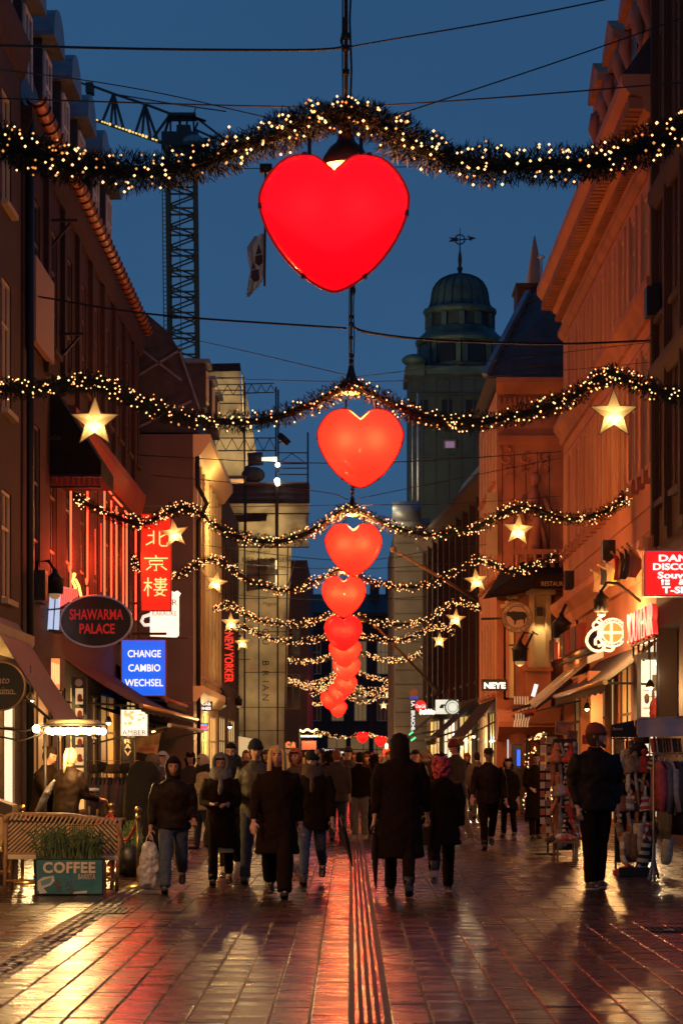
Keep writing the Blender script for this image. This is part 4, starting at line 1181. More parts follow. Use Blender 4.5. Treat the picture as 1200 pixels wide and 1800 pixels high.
b = MB(); b.smooth = True; b.rings([(cp(342, 0).x, CD - 1.3, cp(0, 262).z, .9, .6), (cp(342, 0).x, CD - 1.3, cp(0, 252).z, .9, .6), (cp(342, 0).x, CD - 1.3, cp(0, 246).z, .5, .4)], 8); b.build('cab', ZINC, t)
b = MB()
lo = [(300, 256), (265, 244), (230, 232), (195, 220), (168, 211), (145, 208)]
hi = [(300, 200), (255, 183), (200, 165), (160, 150)]
for s in (-0.7, 0.7):
    for p, q in zip(lo, lo[1:]): b.bar(cp(*p, s), cp(*q, s), 0.24)
for p, q in zip(hi, hi[1:]): b.bar(cp(*p), cp(*q), 0.17)
for h, ls in (((300, 200), [(300, 256), (285, 250), (268, 245)]), ((255, 183), [(265, 244), (250, 239), (238, 235), (278, 248)]), ((200, 165), [(205, 224), (195, 220), (180, 215), (218, 228)]), ((157, 150), [(165, 210), (150, 208)])):
    for q in ls:
        for s in (-0.7, 0.7): b.bar(cp(*h), cp(*q, s), 0.16)
for p, q in (((300, 200), (362, 213)), ((362, 213), (345, 207)), ((345, 207), (395, 245)), ((348, 215), (330, 258)), ((310, 203), (335, 258)), ((320, 205), (305, 255)), ((330, 204), (325, 256)), ((340, 205), (342, 250)), ((344, 228), (404, 255))): b.bar(cp(*p), cp(*q), 0.15)
b.box(cp(296, 0).x, cp(345, 0).x, CD - 0.9, CD + 0.9, cp(0, 208).z, cp(0, 203).z)
b.box(cp(152, 0).x, cp(165, 0).x, CD - 0.6, CD + 0.6, cp(0, 165).z, cp(0, 148).z)
b.bar(cp(340, 203), cp(344, 190), 0.08); b.tube([cp(200, 165), cp(300, 182), cp(398, 196)], 0.05, 4); b.tube([cp(160, 152), cp(105, 132)], 0.08, 4)
b.build('jib', CRD, t)
b = MB()
for p, q in zip(lo, lo[1:]):
    a, c = cp(*p, -0.95), cp(*q, -0.95)
    for k in range(6):
        f0 = k / 6; f1 = (k + 0.62) / 6
        if R.random() < 0.82: b.bar(a.lerp(c, f0) + Vector((0, 0, 0.05)), a.lerp(c, f1) + Vector((0, 0, 0.05)), 0.09 if R.random() < .6 else 0.16)
b.build('light_string', glow('crane_lights', (1.0, 0.62, 0.16), 1.5), t)
b = MB(); b.ball(cp(139, 208, -1), 0.22, 0.22, 0.22, 6, 4); b.ball(cp(146, 209, -1), 0.18, 0.18, 0.18, 6, 4); b.build('tip_lamp', glow('tip_lamp', (1.0, 0.8, 0.5), 4), t)
b = MB(); bz = cp(322, 690); b.box(bz.x - 2.4, bz.x + 2.4, CD - 2.4, CD + 2.4, 0, bz.z + 0.6); b.build('footing', STUCCO_D, t)
# ---------------------------------------------------------------- garlands, hearts, stars, lamps, cables
GA = [
 (18.53, [(-670,200),(-480,262),(-300,210),(-167,150),(-70,205),(0,246),(70,275),(140,294),(230,303),(320,296),(400,268),(480,240),(540,216),(600,204),(660,216),(720,252),(790,280),(870,291),(960,291),(1040,288),(1110,266),(1200,226),(1290,176),(1397,145),(1530,205),(1700,252),(1890,190)]),
 (32.2, [(-128,640),(-60,664),(0,682),(60,684),(120,676),(165,671),(210,690),(260,714),(330,735),(410,742),(480,735),(550,710),(615,681),(680,706),(740,732),(800,742),(870,738),(940,722),(1000,700),(1050,668),(1080,659),(1130,680),(1200,698),(1270,688),(1358,645)]),
 (48.5, [(124,868),(150,884),(200,908),(250,920),(285,905),(320,893),(350,902),(400,936),(450,950),(500,950),(550,932),(590,905),(615,894),(650,908),(700,930),(760,940),(820,934),(870,910),(905,893),(940,896),(990,912),(1040,908),(1080,890),(1110,866)]),
 (62.3, [(232,975),(245,1002),(275,1014),(310,1012),(350,990),(378,983),(400,994),(440,1022),(500,1038),(540,1028),(580,1010),(605,1001),(640,1018),(690,1030),(740,1030),(790,1010),(837,984),(867,993),(900,1005),(940,993),(983,973)]),
 (73.8, [(292,1086),(330,1084),(375,1070),(406,1064),(430,1079),(470,1094),(520,1098),(560,1089),(603,1076),(650,1091),(700,1098),(750,1088),(800,1057),(833,1067),(857,1070),(887,1060),(930,1050)]),
 (85.7, [(318,1114),(370,1112),(426,1103),(470,1121),(520,1128),(570,1120),(606,1110),(650,1121),(700,1126),(740,1112),(772,1101),(800,1111),(840,1108),(884,1096)]),
 (100, [(357,1132),(390,1142),(425,1146),(456,1136),(490,1156),(530,1163),(570,1158),(609,1142),(660,1156),(700,1161),(735,1150),(752,1139),(790,1151),(820,1146),(850,1133)]),
 (118, [(415,1187),(440,1181),(460,1166),(490,1190),(530,1200),(570,1195),(607,1177),(650,1190),(690,1196),(725,1174),(760,1189),(800,1186),(828,1168)]),
 (128, [(440,1180),(480,1190),(508,1196),(540,1209),(575,1205),(597,1195),(640,1211),(680,1208),(695,1198),(720,1191),(770,1190)]),
 (136, [(470,1205),(508,1216),(545,1222),(582,1208),(640,1221),(682,1208),(700,1202),(750,1196)]),
 (145, [(480,1222),(513,1228),(540,1239),(570,1235),(593,1220),(640,1235),(675,1223),(725,1228)]),
 (160, [(512,1283),(540,1290),(563,1288),(600,1296),(640,1290),(670,1298),(690,1295),(706,1279)]),
]
ORD = ['first', 'second', 'third', 'fourth', 'fifth', 'sixth', 'seventh', 'eighth', 'ninth', 'tenth', 'eleventh', 'farthest']
GLAB = ['thickest lit fir garland crossing above the largest heart'] + ['lit fir garland above the %s heart, %s from the front' % (ORD[i], ORD[i]) for i in range(1, 11)] + ['small far lit garland behind the last two hearts in the square']
GW = 0.15
for gi, (d, pts) in enumerate(GA):
    n_need = [36000, 22000, 12000, 7000, 4200, 3400, 2800, 2200, 1700, 1500, 1400, 1000][gi]
    n_bulb = [500, 480, 480, 520, 500, 480, 520, 560, 460, 380, 320, 220][gi]
    c3 = spline([P(x, y, d) for x, y in pts], 160)
    tt = thing('fir_garland', GLAB[gi], 'garland', tuple(c3[80]), 0, 'lit fir garlands strung across the street')
    gw = GW * (1.0 if gi else 1.05)
    lump = lambda u: 0.92 + 0.42 * mnoise.noise(Vector((u * 38 + gi * 9, gi, 0))) + 0.12 * mnoise.noise(Vector((u * 110, gi, 5)))
    m = MB(); m.tube(c3[::2], [0.36 * gw * lump(i / 80) for i in range(len(c3[::2]))], 6)
    rr = random.Random(100 + gi)
    def spot():
        u = rr.random() * 158.99; k = int(u); f = u - k
        p = c3[k].lerp(c3[k + 1], f); tg = (c3[k + 1] - c3[k]).normalized()
        a = rr.random() * 2 * PI
        s = tg.cross(Vector((0, 1, 0))).normalized()
        return u / 159, p, tg, s * math.cos(a) + Vector((0, 1, 0)) * math.sin(a)
    wd = 0.0026 + d * 0.00013
    for k in range(n_need):
        u, p, tg, rv = spot()
        L = lump(u)
        r0 = gw * L * (0.12 + 0.86 * rr.random())
        ln = gw * (0.15 + 0.20 * rr.random()) * (0.8 + 0.5 * L)
        dr = (rv + tg * rr.uniform(-0.9, 0.9)).normalized()
        q = p + rv * r0; e = q + dr * ln
        sd = dr.cross(Vector((rr.gauss(0, 1), rr.gauss(0, 1), rr.gauss(0, 1)))).normalized() * wd
        m.face([q - sd, q + sd, e + sd * 0.4, e - sd * 0.4])
    m.build('fir_needles', NEEDLE, tt, fix=False)
    m = MB(); m2 = MB()
    for k in range(n_bulb):
        u, p, tg, rv = spot()
        if rv.y > 0.35: rv = Vector((rv.x, -rv.y, rv.z))
        c = p + Vector((rv.x * (1 - .45 * rr.random()), -abs(rv.y) - .12, rv.z * (1 - .6 * rr.random() ** 1.5))) * gw * lump(u) * (0.95 + 0.3 * rr.random())
        rb = 0.0095 + d * 0.00013
        (m if rr.random() < 0.72 else m2).octa(c, rb * (0.8 + 0.4 * rr.random()))
    props(m.build('fairy_lights', BULB, tt, fix=False), kind='stuff')
    props(m2.build('fairy_lights', BULB2, tt, fix=False), kind='stuff')

# hearts
def heart_poly(n=64):
    half = [(0, .875), (.045, .915), (.11, .975), (.178, .998), (.26, .99), (.347, .954), (.436, .854), (.49, .74), (.5, .665), (.486, .5625), (.436, .425), (.347, .27), (.23, .133), (.10, .037), (.03, .006), (0, 0)]
    c = spline([(x, 0, z) for x, z in half], n // 2 + 1)
    right = [(v.x, v.z) for v in c]
    return [(max(0, x), z) for x, z in right][::-1] + [(-x, z) for x, z in right[1:-1]]
HP = heart_poly()
def heart_meshes(w, h, shell, rim):
    m = MB(); m.smooth = True
    cz = 0.60; n = len(HP)
    ss = [1.0, 0.985, 0.95, 0.88, 0.76, 0.58, 0.36, 0.14]
    for side in (-1, 1):
        base = len(m.v)
        for s in ss:
            y = side * 0.17 * (1 - s ** 2.6) ** 0.5 if s < 1 else 0
            for x, z in HP: m.v.append((x * s * w, y, (cz + (z - cz) * s) * h))
        m.v.append((0, side * 0.172, cz * h))
        for r in range(len(ss) - 1):
            for j in range(n):
                a = base + r * n + j; b = base + r * n + (j + 1) % n
                m.f.append((a, b, b + n, a + n) if side > 0 else (a + n, b + n, b, a)); m.m.append(0); m.sm.append(True)
        last = base + (len(ss) - 1) * n
        for j in range(n):
            f = (last + j, last + (j + 1) % n, base + len(ss) * n)
            m.f.append(f if side > 0 else f[::-1]); m.m.append(0); m.sm.append(True)
    shell_me = m.mesh('shell', shell, (0, 0, 0), True)
    m = MB(); m.smooth = True
    loop = [(x * w * 1.004, 0, z * h) for x, z in HP]; loop.append(loop[0])
    m.tube(loop, 0.017, 6, False)
    rim_me = m.mesh('rim', rim, (0, 0, 0), True)
    m = MB()
    for i in (6, 13, 24, 39, 50, 58):
        x, z = HP[i]; m.box(x * w - 0.02, x * w + 0.02, -0.03, 0.03, z * h - 0.02, z * h + 0.02)
    return shell_me, rim_me, m.mesh('clip', M('heart_clip', (0.16, 0.01, 0.012), 0.5), (0, 0, 0), True)
HS_D = translucent('deep_red_acrylic', (0.55, 0.006, 0.015), (1.0, 0.0015, 0.012), 1.4, 0.5, 0.9)
HS_B = translucent('bright_red_acrylic', (0.75, 0.06, 0.035), (1.0, 0.0046, 0.0025), 11.5, 0.5, 0.6)
HS_M = translucent('mid_red_acrylic', (0.7, 0.02, 0.02), (1.0, 0.002, 0.0022), 8.0, 0.5, 0.3)
RIM = M('red_rim', (0.30, 0.012, 0.012), 0.35, emit=((0.9, 0.012, 0.012), 0.16))
HD = [(587, 272, 512, 259, 18.35, HS_D), (633, 724, 857, 149, 32.0, HS_B), (621, 925, 1012, 99, 48.3, HS_B), (604, 1016, 1085, 77, 62.1, HS_B), (603, 1088, 1144, 66, 73.6, HS_M),
      (606, 1126, 1173, 56, 85.5, HS_B), (609, 1158, 1197, 48, 99.8, HS_B), (607, 1190, 1224, 40.5, 117.8, HS_B), (595, 1206, 1237, 37, 127.8, HS_B), (580, 1218, 1247, 34, 135.8, HS_B), (594, 1234, 1261, 31, 144.8, HS_B), (637, 1286, 1306, 20.5, 159.8, HS_M), (669, 1293, 1312, 19, 159.6, HS_M)]
HLAB = ['largest glowing red heart lantern, nearest in the row'] + ['glowing red heart lantern, %s in the row, below the %s garland' % (ORD[i], ORD[i]) for i in range(1, 11)] + ['small red heart lantern left of its twin above the square', 'small red heart lantern right of its twin above the square']
hm = {}
for i, (x, yt, yb, w, d, sh) in enumerate(HD):
    ww = w * d / FPX; hh = ww * 0.925
    key = (sh.name, round(ww, 1))
    if key not in hm: hm[key] = (ww, heart_meshes(ww, hh, sh, RIM))
    w0, (a, b_, c) = hm[key]
    p = P(x, yb, d)
    tt = thing('heart_lantern', HLAB[i], 'heart lantern', p, 0, 'red heart lanterns down the middle of the street')
    sc = (ww / w0,) * 3
    s = link_mesh('shell', a, tt, scale=sc)
    link_mesh('rim', b_, tt, scale=sc); link_mesh('clip', c, tt, scale=sc)
    k = ww / 1.2
    for sx in (-0.2, 0.2):
        lamp('heart_bulb', (p.x + sx * k, d, p.z + hh * 0.60), (7 if i == 0 else 15) * k * k, (1.0, 0.42, 0.16), 0.05, parent=tt)
    m = MB(); m.bar((p.x - 0.2 * k, d, p.z + hh * 0.985), (p.x - 0.2 * k, d, p.z + hh * 1.12), 0.03); m.bar((p.x + 0.22 * k, d, p.z + hh * 0.985), (p.x + 0.22 * k, d, p.z + hh * 1.12), 0.03)
    m.build_each('hanger', IRON, tt)

# stars
STAR = translucent('star_shell', (0.80, 0.62, 0.34), (1.0, 0.58, 0.20), 0.26, 0.75)
def star_mesh(r=0.36, ri=0.15, dep=0.10):
    m = MB()
    ring = []
    for k in range(10):
        a = PI / 2 + k * PI / 5; q = r if k % 2 == 0 else ri
        ring.append((q * math.cos(a), 0, q * math.sin(a)))
    for k in range(10):
        a, b = ring[k], ring[(k + 1) % 10]
        m.face([a, b, (0, -dep, 0)][::-1]); m.face([b, a, (0, dep, 0)][::-1])
    e = MB()
    for k in range(10): e.bar(ring[k], ring[(k + 1) % 10], 0.012)
    return m.mesh('shell', STAR, (0, 0, 0), True), e.mesh('edge', M('star_edge', (0.25, 0.14, 0.05), 0.5))
SM, SE = star_mesh()
ST = [(32.0, 167, 742, 86), (32.0, 1078, 728, 86), (48.3, 307, 938, 52), (48.3, 910, 932, 56), (62.1, 379, 1024, 44), (62.1, 837, 1021, 44), (73.6, 406, 1095, 37), (73.6, 800, 1088, 37),
      (85.5, 426, 1130, 31), (85.5, 772, 1126, 31), (99.8, 457, 1160, 27), (99.8, 752, 1161, 27), (117.8, 460, 1185, 23), (117.8, 725, 1195, 24), (127.8, 695, 1208, 20), (135.8, 682, 1220, 19), (144.8, 513, 1243, 17), (144.8, 674, 1240, 18), (159.6, 563, 1293, 10), (159.6, 607, 1297, 8)]
for i, (d, x, y, w) in enumerate(ST):
    gi = [k for k, (gd, _) in enumerate(GA) if abs(gd - d) < 0.7][0]
    side = 'left' if x < 615 else 'right'
    lab = 'glowing cream star hanging %s of the %s heart under its garland' % (side, ORD[gi])
    if i == 18: lab = 'tiny glowing star left of the others over the square'
    if i == 19: lab = 'tiny glowing star nearest the small hearts over the square'
    p = P(x, y, d)
    tt = thing('star_lantern', lab, 'star', p, 0, 'cream star lanterns under the garlands')
    k = w * d / FPX / 0.685
    a = link_mesh('shell', SM, tt, rot=(0, R.gauss(0, 0.09), R.gauss(0, 0.12)), scale=(k, k, k))
    link_mesh('edge', SE, a)
    lamp('star_bulb', (p.x, p.y, p.z - 0.07 * k), 4.5 * k * k, (1.0, 0.72, 0.34), 0.03, parent=tt)
    m = MB(); m.bar((p.x, p.y, p.z + 0.355 * k), (p.x, p.y, p.z + 0.52 * k), 0.02); m.build_each('hanger', IRON, tt)

# bell street lamps above the hearts, each on its pipe
LENS = glow('lamp_lens', (1.0, 0.55, 0.16), 1.4)
LL = [(608, 293, 18.75, 0), (617, 690, 32.4, 480), (619, 905, 48.7, 800), (606, 1006, 62.5, 940), (604, 1080, 74.0, 1020), (606, 1118, 85.9, 1070), (609, 1150, 100.2, 1110), (607, 1184, 118.2, 1150)]
for i, (x, y, d, ytop) in enumerate(LL):
    p = P(x, y, d)
    tt = thing('bell_lamp', 'black bell street lamp on a pipe above the %s heart' % (['largest'] + ORD[1:])[i], 'street lamp', p, 0, 'bell lamps hung over the street')
    m = MB(); m.smooth = True
    m.rings([(0, 0, 0, .20, .20), (0, 0, .02, .205, .205), (0, 0, .08, .185, .185), (0, 0, .15, .14, .14), (0, 0, .20, .08, .08), (0, 0, .30, .05, .05), (0, 0, .38, .035, .035)], 16, False)
    m.build('shade', IRON, tt, local=True)
    m = MB(); m.rings([(0, 0, -0.02, .10, .10), (0, 0, .015, .17, .17)], 14); m.build('lens', LENS, tt, local=True)
    lamp('lamp_light', (p.x, p.y, p.z - 0.12), [380, 520, 1600, 1100, 350, 130, 80, 60][i], (1.0, 0.34, 0.08), 0.3, parent=tt).data.specular_factor = 0.03
    top = min(P(0, ytop, d).z - p.z if ytop else 3.0, 3.6)
    m = MB(); m.smooth = True
    m.tube([(0, 0, .36), (0, 0, top)], 0.018, 6)
    for z in (.42, .5, .75, .95, 1.05): m.tube([(0, 0, z), (0, 0, z + .05)], 0.032, 6)
    m.tube([(.03, 0, .36), (.045, .01, .8), (.03, 0, 1.2), (.05, 0, 1.7), (.02, 0, min(2.2, top))], 0.009, 5)
    m.tube([(-.025, 0, .36), (-.03, .01, 1.0), (-.022, 0, min(2.4, top))], 0.006, 5)
    m.ball((.03, 0, 1.45 if top > 1.6 else .6), .035, .035, .07, 6, 5)
    m.build('pipe', IRON, tt, local=True)

# cables over the street
def cable(pts, r, label, n=24):
    c = spline([P(*p) for p in pts], n)
    m = MB(); m.smooth = True; m.tube(c, r, 5)
    return solo(m, 'overhead_cable', WIRE, label, 'cable', tuple(c[0]), 'cables spanning the street')
cable([(-680, 60, 18.75), (110, 83, 18.75), (420, 88, 18.75), (585, 86, 18.75), (600, 70, 18.75), (606, 30, 18.75)], 0.012, 'thick black cable from the top dormer to the first lamp pipe')
cable([(606, 84, 18.75), (1060, 0, 18.75), (1880, -190, 18.75)], 0.007, 'thin cable rising right from the first lamp pipe')
cable([(-680, 150, 19), (150, 178, 19), (470, 187, 19), (640, 187, 19), (1080, 155, 19), (1880, 80, 19)], 0.007, 'thin cable running behind the top of the first garland')
cable([(680, 208, 18.7), (1110, 63, 18.7), (1880, -220, 18.7)], 0.006, 'thin cable rising steeply right off the first garland')
cable([(-680, 60, 18.7), (105, 135, 18.7), (520, 217, 18.7)], 0.005, 'thin cable dropping from the left roof to the first garland')
cable([(60, 520, 43), (265, 552, 36), (608, 577, 32.3)], 0.016, 'cable from the brick house gutter to the second lamp pipe')
cable([(614, 568, 32.3), (640, 583, 32.6), (740, 596, 35), (870, 602, 38), (1000, 604, 41), (1150, 598, 45.2)], 0.022, 'thick cable bundle from the second lamp pipe to the salmon house')
cable([(260, 580, 64.5), (400, 610, 46), (612, 660, 32.4)], 0.007, 'thin cable sloping from the brick house to the second lamp')
cable([(330, 664, 60), (600, 671, 32.4)], 0.006, 'level thin cable left of the second lamp')
cable([(622, 663, 32.4), (900, 630, 40), (1190, 596, 44)], 0.006, 'thin cable rising right of the second lamp')
cable([(622, 672, 32.4), (800, 665, 36), (1000, 650, 44), (1190, 632, 44)], 0.006, 'level thin cable right of the second lamp')
cable([(245, 800, 64), (480, 812, 55), (700, 812, 52), (985, 794, 64)], 0.012, 'cable crossing behind the second heart to a hook')
cable([(265, 835, 64), (545, 862, 52), (612, 878, 48.7)], 0.009, 'thin cable from the lavender house to the third lamp')
cable([(622, 878, 48.7), (760, 850, 56), (985, 805, 64)], 0.009, 'thin cable rising right of the third lamp')
cable([(330, 892, 66), (612, 888, 49), (800, 885, 56), (985, 872, 64)], 0.008, 'level thin cable at the third lamp')
cable([(330, 955, 70), (600, 985, 60), (760, 968, 70), (870, 955, 70)], 0.010, 'sagging cable below the third heart')
cable([(330, 985, 75), (600, 1000, 62.5), (870, 985, 70)], 0.009, 'sagging cable at the fourth lamp')
cable([(330, 1040, 80), (600, 1055, 70), (860, 1040, 75)], 0.010, 'sagging cable below the fourth heart')
# banner on a short pole hung beside the largest heart
tt = thing('hanging_flag', 'limp pale blue flag with dark diamonds left of the largest heart', 'flag', P(466, 300, 40))
m = MB(); m.smooth = True; m.tube([P(467, 296, 40), P(465, 503, 40)], 0.022, 6); m.box(P(457, 0, 40).x, P(478, 0, 40).x, 39.9, 40.1, P(0, 303, 40).z, P(0, 290, 40).z); m.build('pole', IRON, tt)
m = MB(); m.smooth = True
rows = [(410, 464, 448), (430, 464, 434), (450, 464, 436), (470, 464, 440), (490, 463, 436), (505, 455, 434), (518, 442, 433)]
vs = []; nu = 8
for y, xr, xl in rows:
    for i in range(nu + 1):
        u = i / nu; q = P(xr + (xl - xr) * u, y + 6 * u, 40); q.y += 0.06 * math.sin(u * 9 + y * .02); vs.append(q)
m.add(vs, [(j * (nu + 1) + i, j * (nu + 1) + i + 1, (j + 1) * (nu + 1) + i + 1, (j + 1) * (nu + 1) + i) for j in range(len(rows) - 1) for i in range(nu)])
m.build('cloth', translucent('flag_cloth', (0.16, 0.34, 0.52), tr=0.7), tt, fix=False)
m = MB()
for pl in ([(455, 428), (460, 445), (449, 448)], [(449, 450), (461, 447), (462, 462), (455, 468), (448, 462)], [(444, 462), (449, 470), (442, 474)], [(442, 476), (455, 473), (456, 492), (448, 496), (441, 490)]):
    m.face([P(x, y, 39.88) for x, y in pl][::-1]); m.face([P(x, y, 39.89) for x, y in pl])
m.build('print', LETTER_K, tt, fix=False)
cable([(250, 300, 64), (466, 296, 40), (1100, 290, 50)], 0.008, 'thin cable carrying the pale blue flag')
# ---------------------------------------------------------------- signs and shop fronts, left side
def pxbox(m, x0, y0, x1, y1, d, dep, off=0.0):
    a, c = P(x0, y1, d), P(x1, y0, d)
    m.box(a.x, c.x, d + off, d + off + dep, a.z, c.z)
    return m
def board(name, label, x0, y0, x1, y1, d, face, edge=IRON, dep=0.16, border=0.025, cat='sign', group=None):
    """lightbox facing the camera"""
    a, c = P(x0, y1, d), P(x1, y0, d)
    tt = thing(name, label, cat, ((a.x + c.x) / 2, d, a.z), 0, group)
    m = MB(); b = border
    m.box(a.x, c.x, d, d + dep, a.z, a.z + b); m.box(a.x, c.x, d, d + dep, c.z - b, c.z)
    m.box(a.x, a.x + b, d, d + dep, a.z + b, c.z - b); m.box(c.x - b, c.x, d, d + dep, a.z + b, c.z - b)
    m.build('frame', edge, tt)
    m = MB(); m.box(a.x + b, c.x - b, d + 0.012, d + dep - 0.012, a.z + b, c.z - b); m.build('panel', face, tt)
    return tt
def word(tt, txt, x0, x1, y, h, d, mat, **k):
    """lettering spanning photo columns x0..x1, h pixels tall, centred on row y"""
    return lettering(tt, txt, P((x0 + x1) / 2, y, d), mat, width=(x1 - x0) * d / FPX, height=h * d / FPX, depth=0.012, **k)
def arm(tt, x0, y0, x1, y1, d, w=0.04, dd=0.08):
    m = MB(); m.bar(P(x0, y0, d) + Vector((0, dd, 0)), P(x1, y1, d) + Vector((0, dd, 0)), w); m.build_each('bracket', IRON, tt)

# oval shawarma sign
d = 46.0
tt = thing('oval_sign', 'black oval sign with red SHAWARMA PALACE letters', 'sign', P(169, 1137, d))
c = P(169, 1092, d); rx, rz_ = 63 * d / FPX, 45 * d / FPX
m = MB(); m.prism([(c.x + rx * .97 * math.cos(a), c.z + rz_ * .97 * math.sin(a)) for a in [2 * PI * k / 40 for k in range(40)]], d, d + 0.14); m.build('panel', BLACK, tt)
m = MB(); m.smooth = True; lp = [(c.x + rx * math.cos(2 * PI * k / 48), d - 0.005, c.z + rz_ * math.sin(2 * PI * k / 48)) for k in range(49)]; m.tube(lp, 0.022, 6, False)
m.build('rim', M('pale_rim', (0.5, 0.45, 0.45), 0.3, 0.6, emit=((0.6, 0.5, 0.6), 0.05)), tt)
word(tt, 'SHAWARMA', 123, 217, 1080, 19, d - 0.01, LETTER_RED, bold=0.012)
word(tt, 'PALACE', 140, 202, 1105, 18, d - 0.01, LETTER_RED, bold=0.025)
arm(tt, 90, 1068, 115, 1068, d); arm(tt, 80, 1112, 112, 1112, d)

# money changer
d = 58.0
tt = board('exchange_sign', 'blue lightbox reading CHANGE CAMBIO WECHSEL', 213, 1124, 292, 1224, d, BLUE_LIT, M('red_sign_edge', (0.25, 0.06, 0.03), 0.5))
SERIF = LETTER_W
for txt, x0, x1, y in (('CHANGE', 225, 283, 1149), ('CAMBIO', 226, 282, 1174), ('WECHSEL', 220, 287, 1200)):
    word(tt, txt, x0, x1, y, 12.5, d - 0.02, SERIF, bold=0.004)
arm(tt, 240, 1123, 330, 1121, d)

# Chinese restaurant neon sign, strokes as glass tubes
d = 60.0
tt = board('neon_restaurant_sign', 'tall red neon sign with Chinese characters on the brick house', 248, 903, 301, 1074, d, glow('red_sign_face', (0.75, 0.022, 0.008), 0.62), M('red_sign_case', (0.4, 0.05, 0.03), 0.5), 0.25)
STROKES = {   # unit boxes, x right, y down
 'bei': [[(0.36, 0.02), (0.36, 0.80)], [(0.10, 0.30), (0.36, 0.30)], [(0.02, 0.86), (0.36, 0.62)], [(0.62, 0.02), (0.62, 0.82), (0.70, 0.92), (0.95, 0.92), (0.97, 0.72)], [(0.92, 0.22), (0.62, 0.42)]],
 'jing': [[(0.48, 0.0), (0.52, 0.14)], [(0.02, 0.19), (0.98, 0.19)], [(0.24, 0.34), (0.24, 0.58), (0.78, 0.58), (0.78, 0.34), (0.24, 0.34)], [(0.51, 0.58), (0.51, 0.98), (0.42, 0.93)], [(0.30, 0.68), (0.10, 0.92)], [(0.72, 0.68), (0.94, 0.92)]],
 'lou': [[(0.18, 0.0), (0.18, 1.0)], [(0.0, 0.28), (0.36, 0.28)], [(0.18, 0.30), (0.02, 0.72)], [(0.18, 0.40), (0.34, 0.58)], [(0.46, 0.12), (0.98, 0.12)], [(0.72, 0.0), (0.72, 0.60)], [(0.52, 0.04), (0.52, 0.24), (0.92, 0.24), (0.92, 0.04)], [(0.42, 0.36), (1.0, 0.36)], [(0.52, 0.36), (0.52, 0.52), (0.92, 0.52), (0.92, 0.36)], [(0.42, 0.66), (1.0, 0.66)], [(0.68, 0.56), (0.54, 0.80), (0.92, 0.98)], [(0.84, 0.66), (0.76, 0.84), (0.46, 0.98)]]}
for key, x0, y0, w, h in (('bei', 256, 932, 40, 30), ('jing', 253, 976, 43, 28), ('lou', 253, 1015, 41, 33)):
    m = MB(); m.smooth = True
    for s in STROKES[key]: m.tube([P(x0 + u * w, y0 + v * h, d - 0.05) for u, v in s], 0.017, 5)
    m.build('neon_character', glow('yellow_red_neon', (1.0, 0.30, 0.10), 3.2), tt)
arm(tt, 228, 908, 250, 908, d, 0.06); arm(tt, 228, 1060, 250, 1060, d, 0.06)
lamp('sign_spill', P(240, 985, 59.6), 60, (1.0, 0.07, 0.02), 0.2, parent=tt)

# vertical neon tubes on the restaurant front
tt = thing('neon_tubes', 'row of upright red neon tubes over the restaurant windows', 'neon tubes', (LX, 48, 4.2))
for i, (x, ya, yb) in enumerate(((125, 862, 998), (125, 1005, 1060), (154, 860, 1020), (154, 1032, 1068), (184, 858, 1090), (196, 880, 1075), (205, 890, 1072), (217, 905, 1095), (223, 910, 1110), (239, 930, 1090), (178, 920, 1040), (168, 930, 1010))):
    d = DX(x, LX + 0.12)
    m = MB(); m.smooth = True
    a, c = P(x, ya, d), P(x, yb, d)
    pts = [a, c]
    if i in (0, 2): pts = [a, c, c + Vector((-0.02, 0.04, -0.08)), c + Vector((-0.04, 0.10, -0.02)), c + Vector((-0.04, 0.1, 0.05))]
    m.tube(pts, 0.020 if i < 10 else 0.010, 6); m.build('tube', NEON_R if i < 10 else NEON_RD, tt)
m = MB(); m.tube([P(185, 852, DX(185, LX + .14)), P(196, 868, DX(196, LX + .14))], 0.02, 6); m.tube([P(200, 874, DX(200, LX + .14)), P(215, 890, DX(215, LX + .14))], 0.02, 6); m.tube([P(220, 898, DX(220, LX + .14)), P(225, 904, DX(225, LX + .14))], 0.02, 6); m.build('tube', NEON_R, tt)
for x in (140, 170, 200, 228):
    d = DX(x, LX + 0.5); lamp('neon_glow', P(x, 985, d), 100, (1.0, 0.06, 0.02), 0.3, parent=tt)
# yellow neon figure, pink letters, pale lightbox beneath
tt = thing('neon_figure', 'small yellow neon figure beside the pink lit letters', 'neon sign', P(133, 1048, 47.2))
m = MB(); m.smooth = True; d = 47.2
m.tube([P(131, 1012, d), P(128, 1022, d), P(133, 1032, d), P(130, 1046, d)], 0.03, 6); m.tube([P(133, 1018, d), P(139, 1030, d), P(143, 1048, d)], 0.028, 6); m.ball(P(131, 1010, d), 0.04)
m.build('tube', glow('yellow_neon', (1.0, 0.42, 0.08), 4), tt)
tt = thing('pale_lightbox', 'pale blue lightbox with pink stripes left of the oval sign', 'sign', P(95, 1107, 45))
m = MB(); d = 45.0; m.hexa([P(84, 1107, d + .1), P(104, 1110, d), P(104, 1110, d + .25), P(84, 1107, d + .25), P(88, 1043, d + .1), P(107, 1046, d), P(107, 1046, d + .25), P(88, 1043, d + .25)])
m.build('panel', glow('pale_blue_light', (0.50, 0.62, 0.90), 0.85), tt)
m = MB(); m.hexa([P(104, 1068, d), P(138, 1048, d + 1.5), P(138, 1048, d + 1.6), P(104, 1068, d + .1), P(107, 1030, d), P(138, 1036, d + 1.5), P(138, 1036, d + 1.6), P(107, 1030, d + .1)])
m.build('stripe_panel', glow('pink_light', (0.85, 0.22, 0.26), 0.55), tt)
m = MB()
for k in range(8): m.bar(P(107 + k * 4, 1064 - k * 2, d - .05), P(109.5 + k * 4, 1034 + k * .4, d - .05), 0.022)
m.build_each('stripe', NEON_RD, tt)
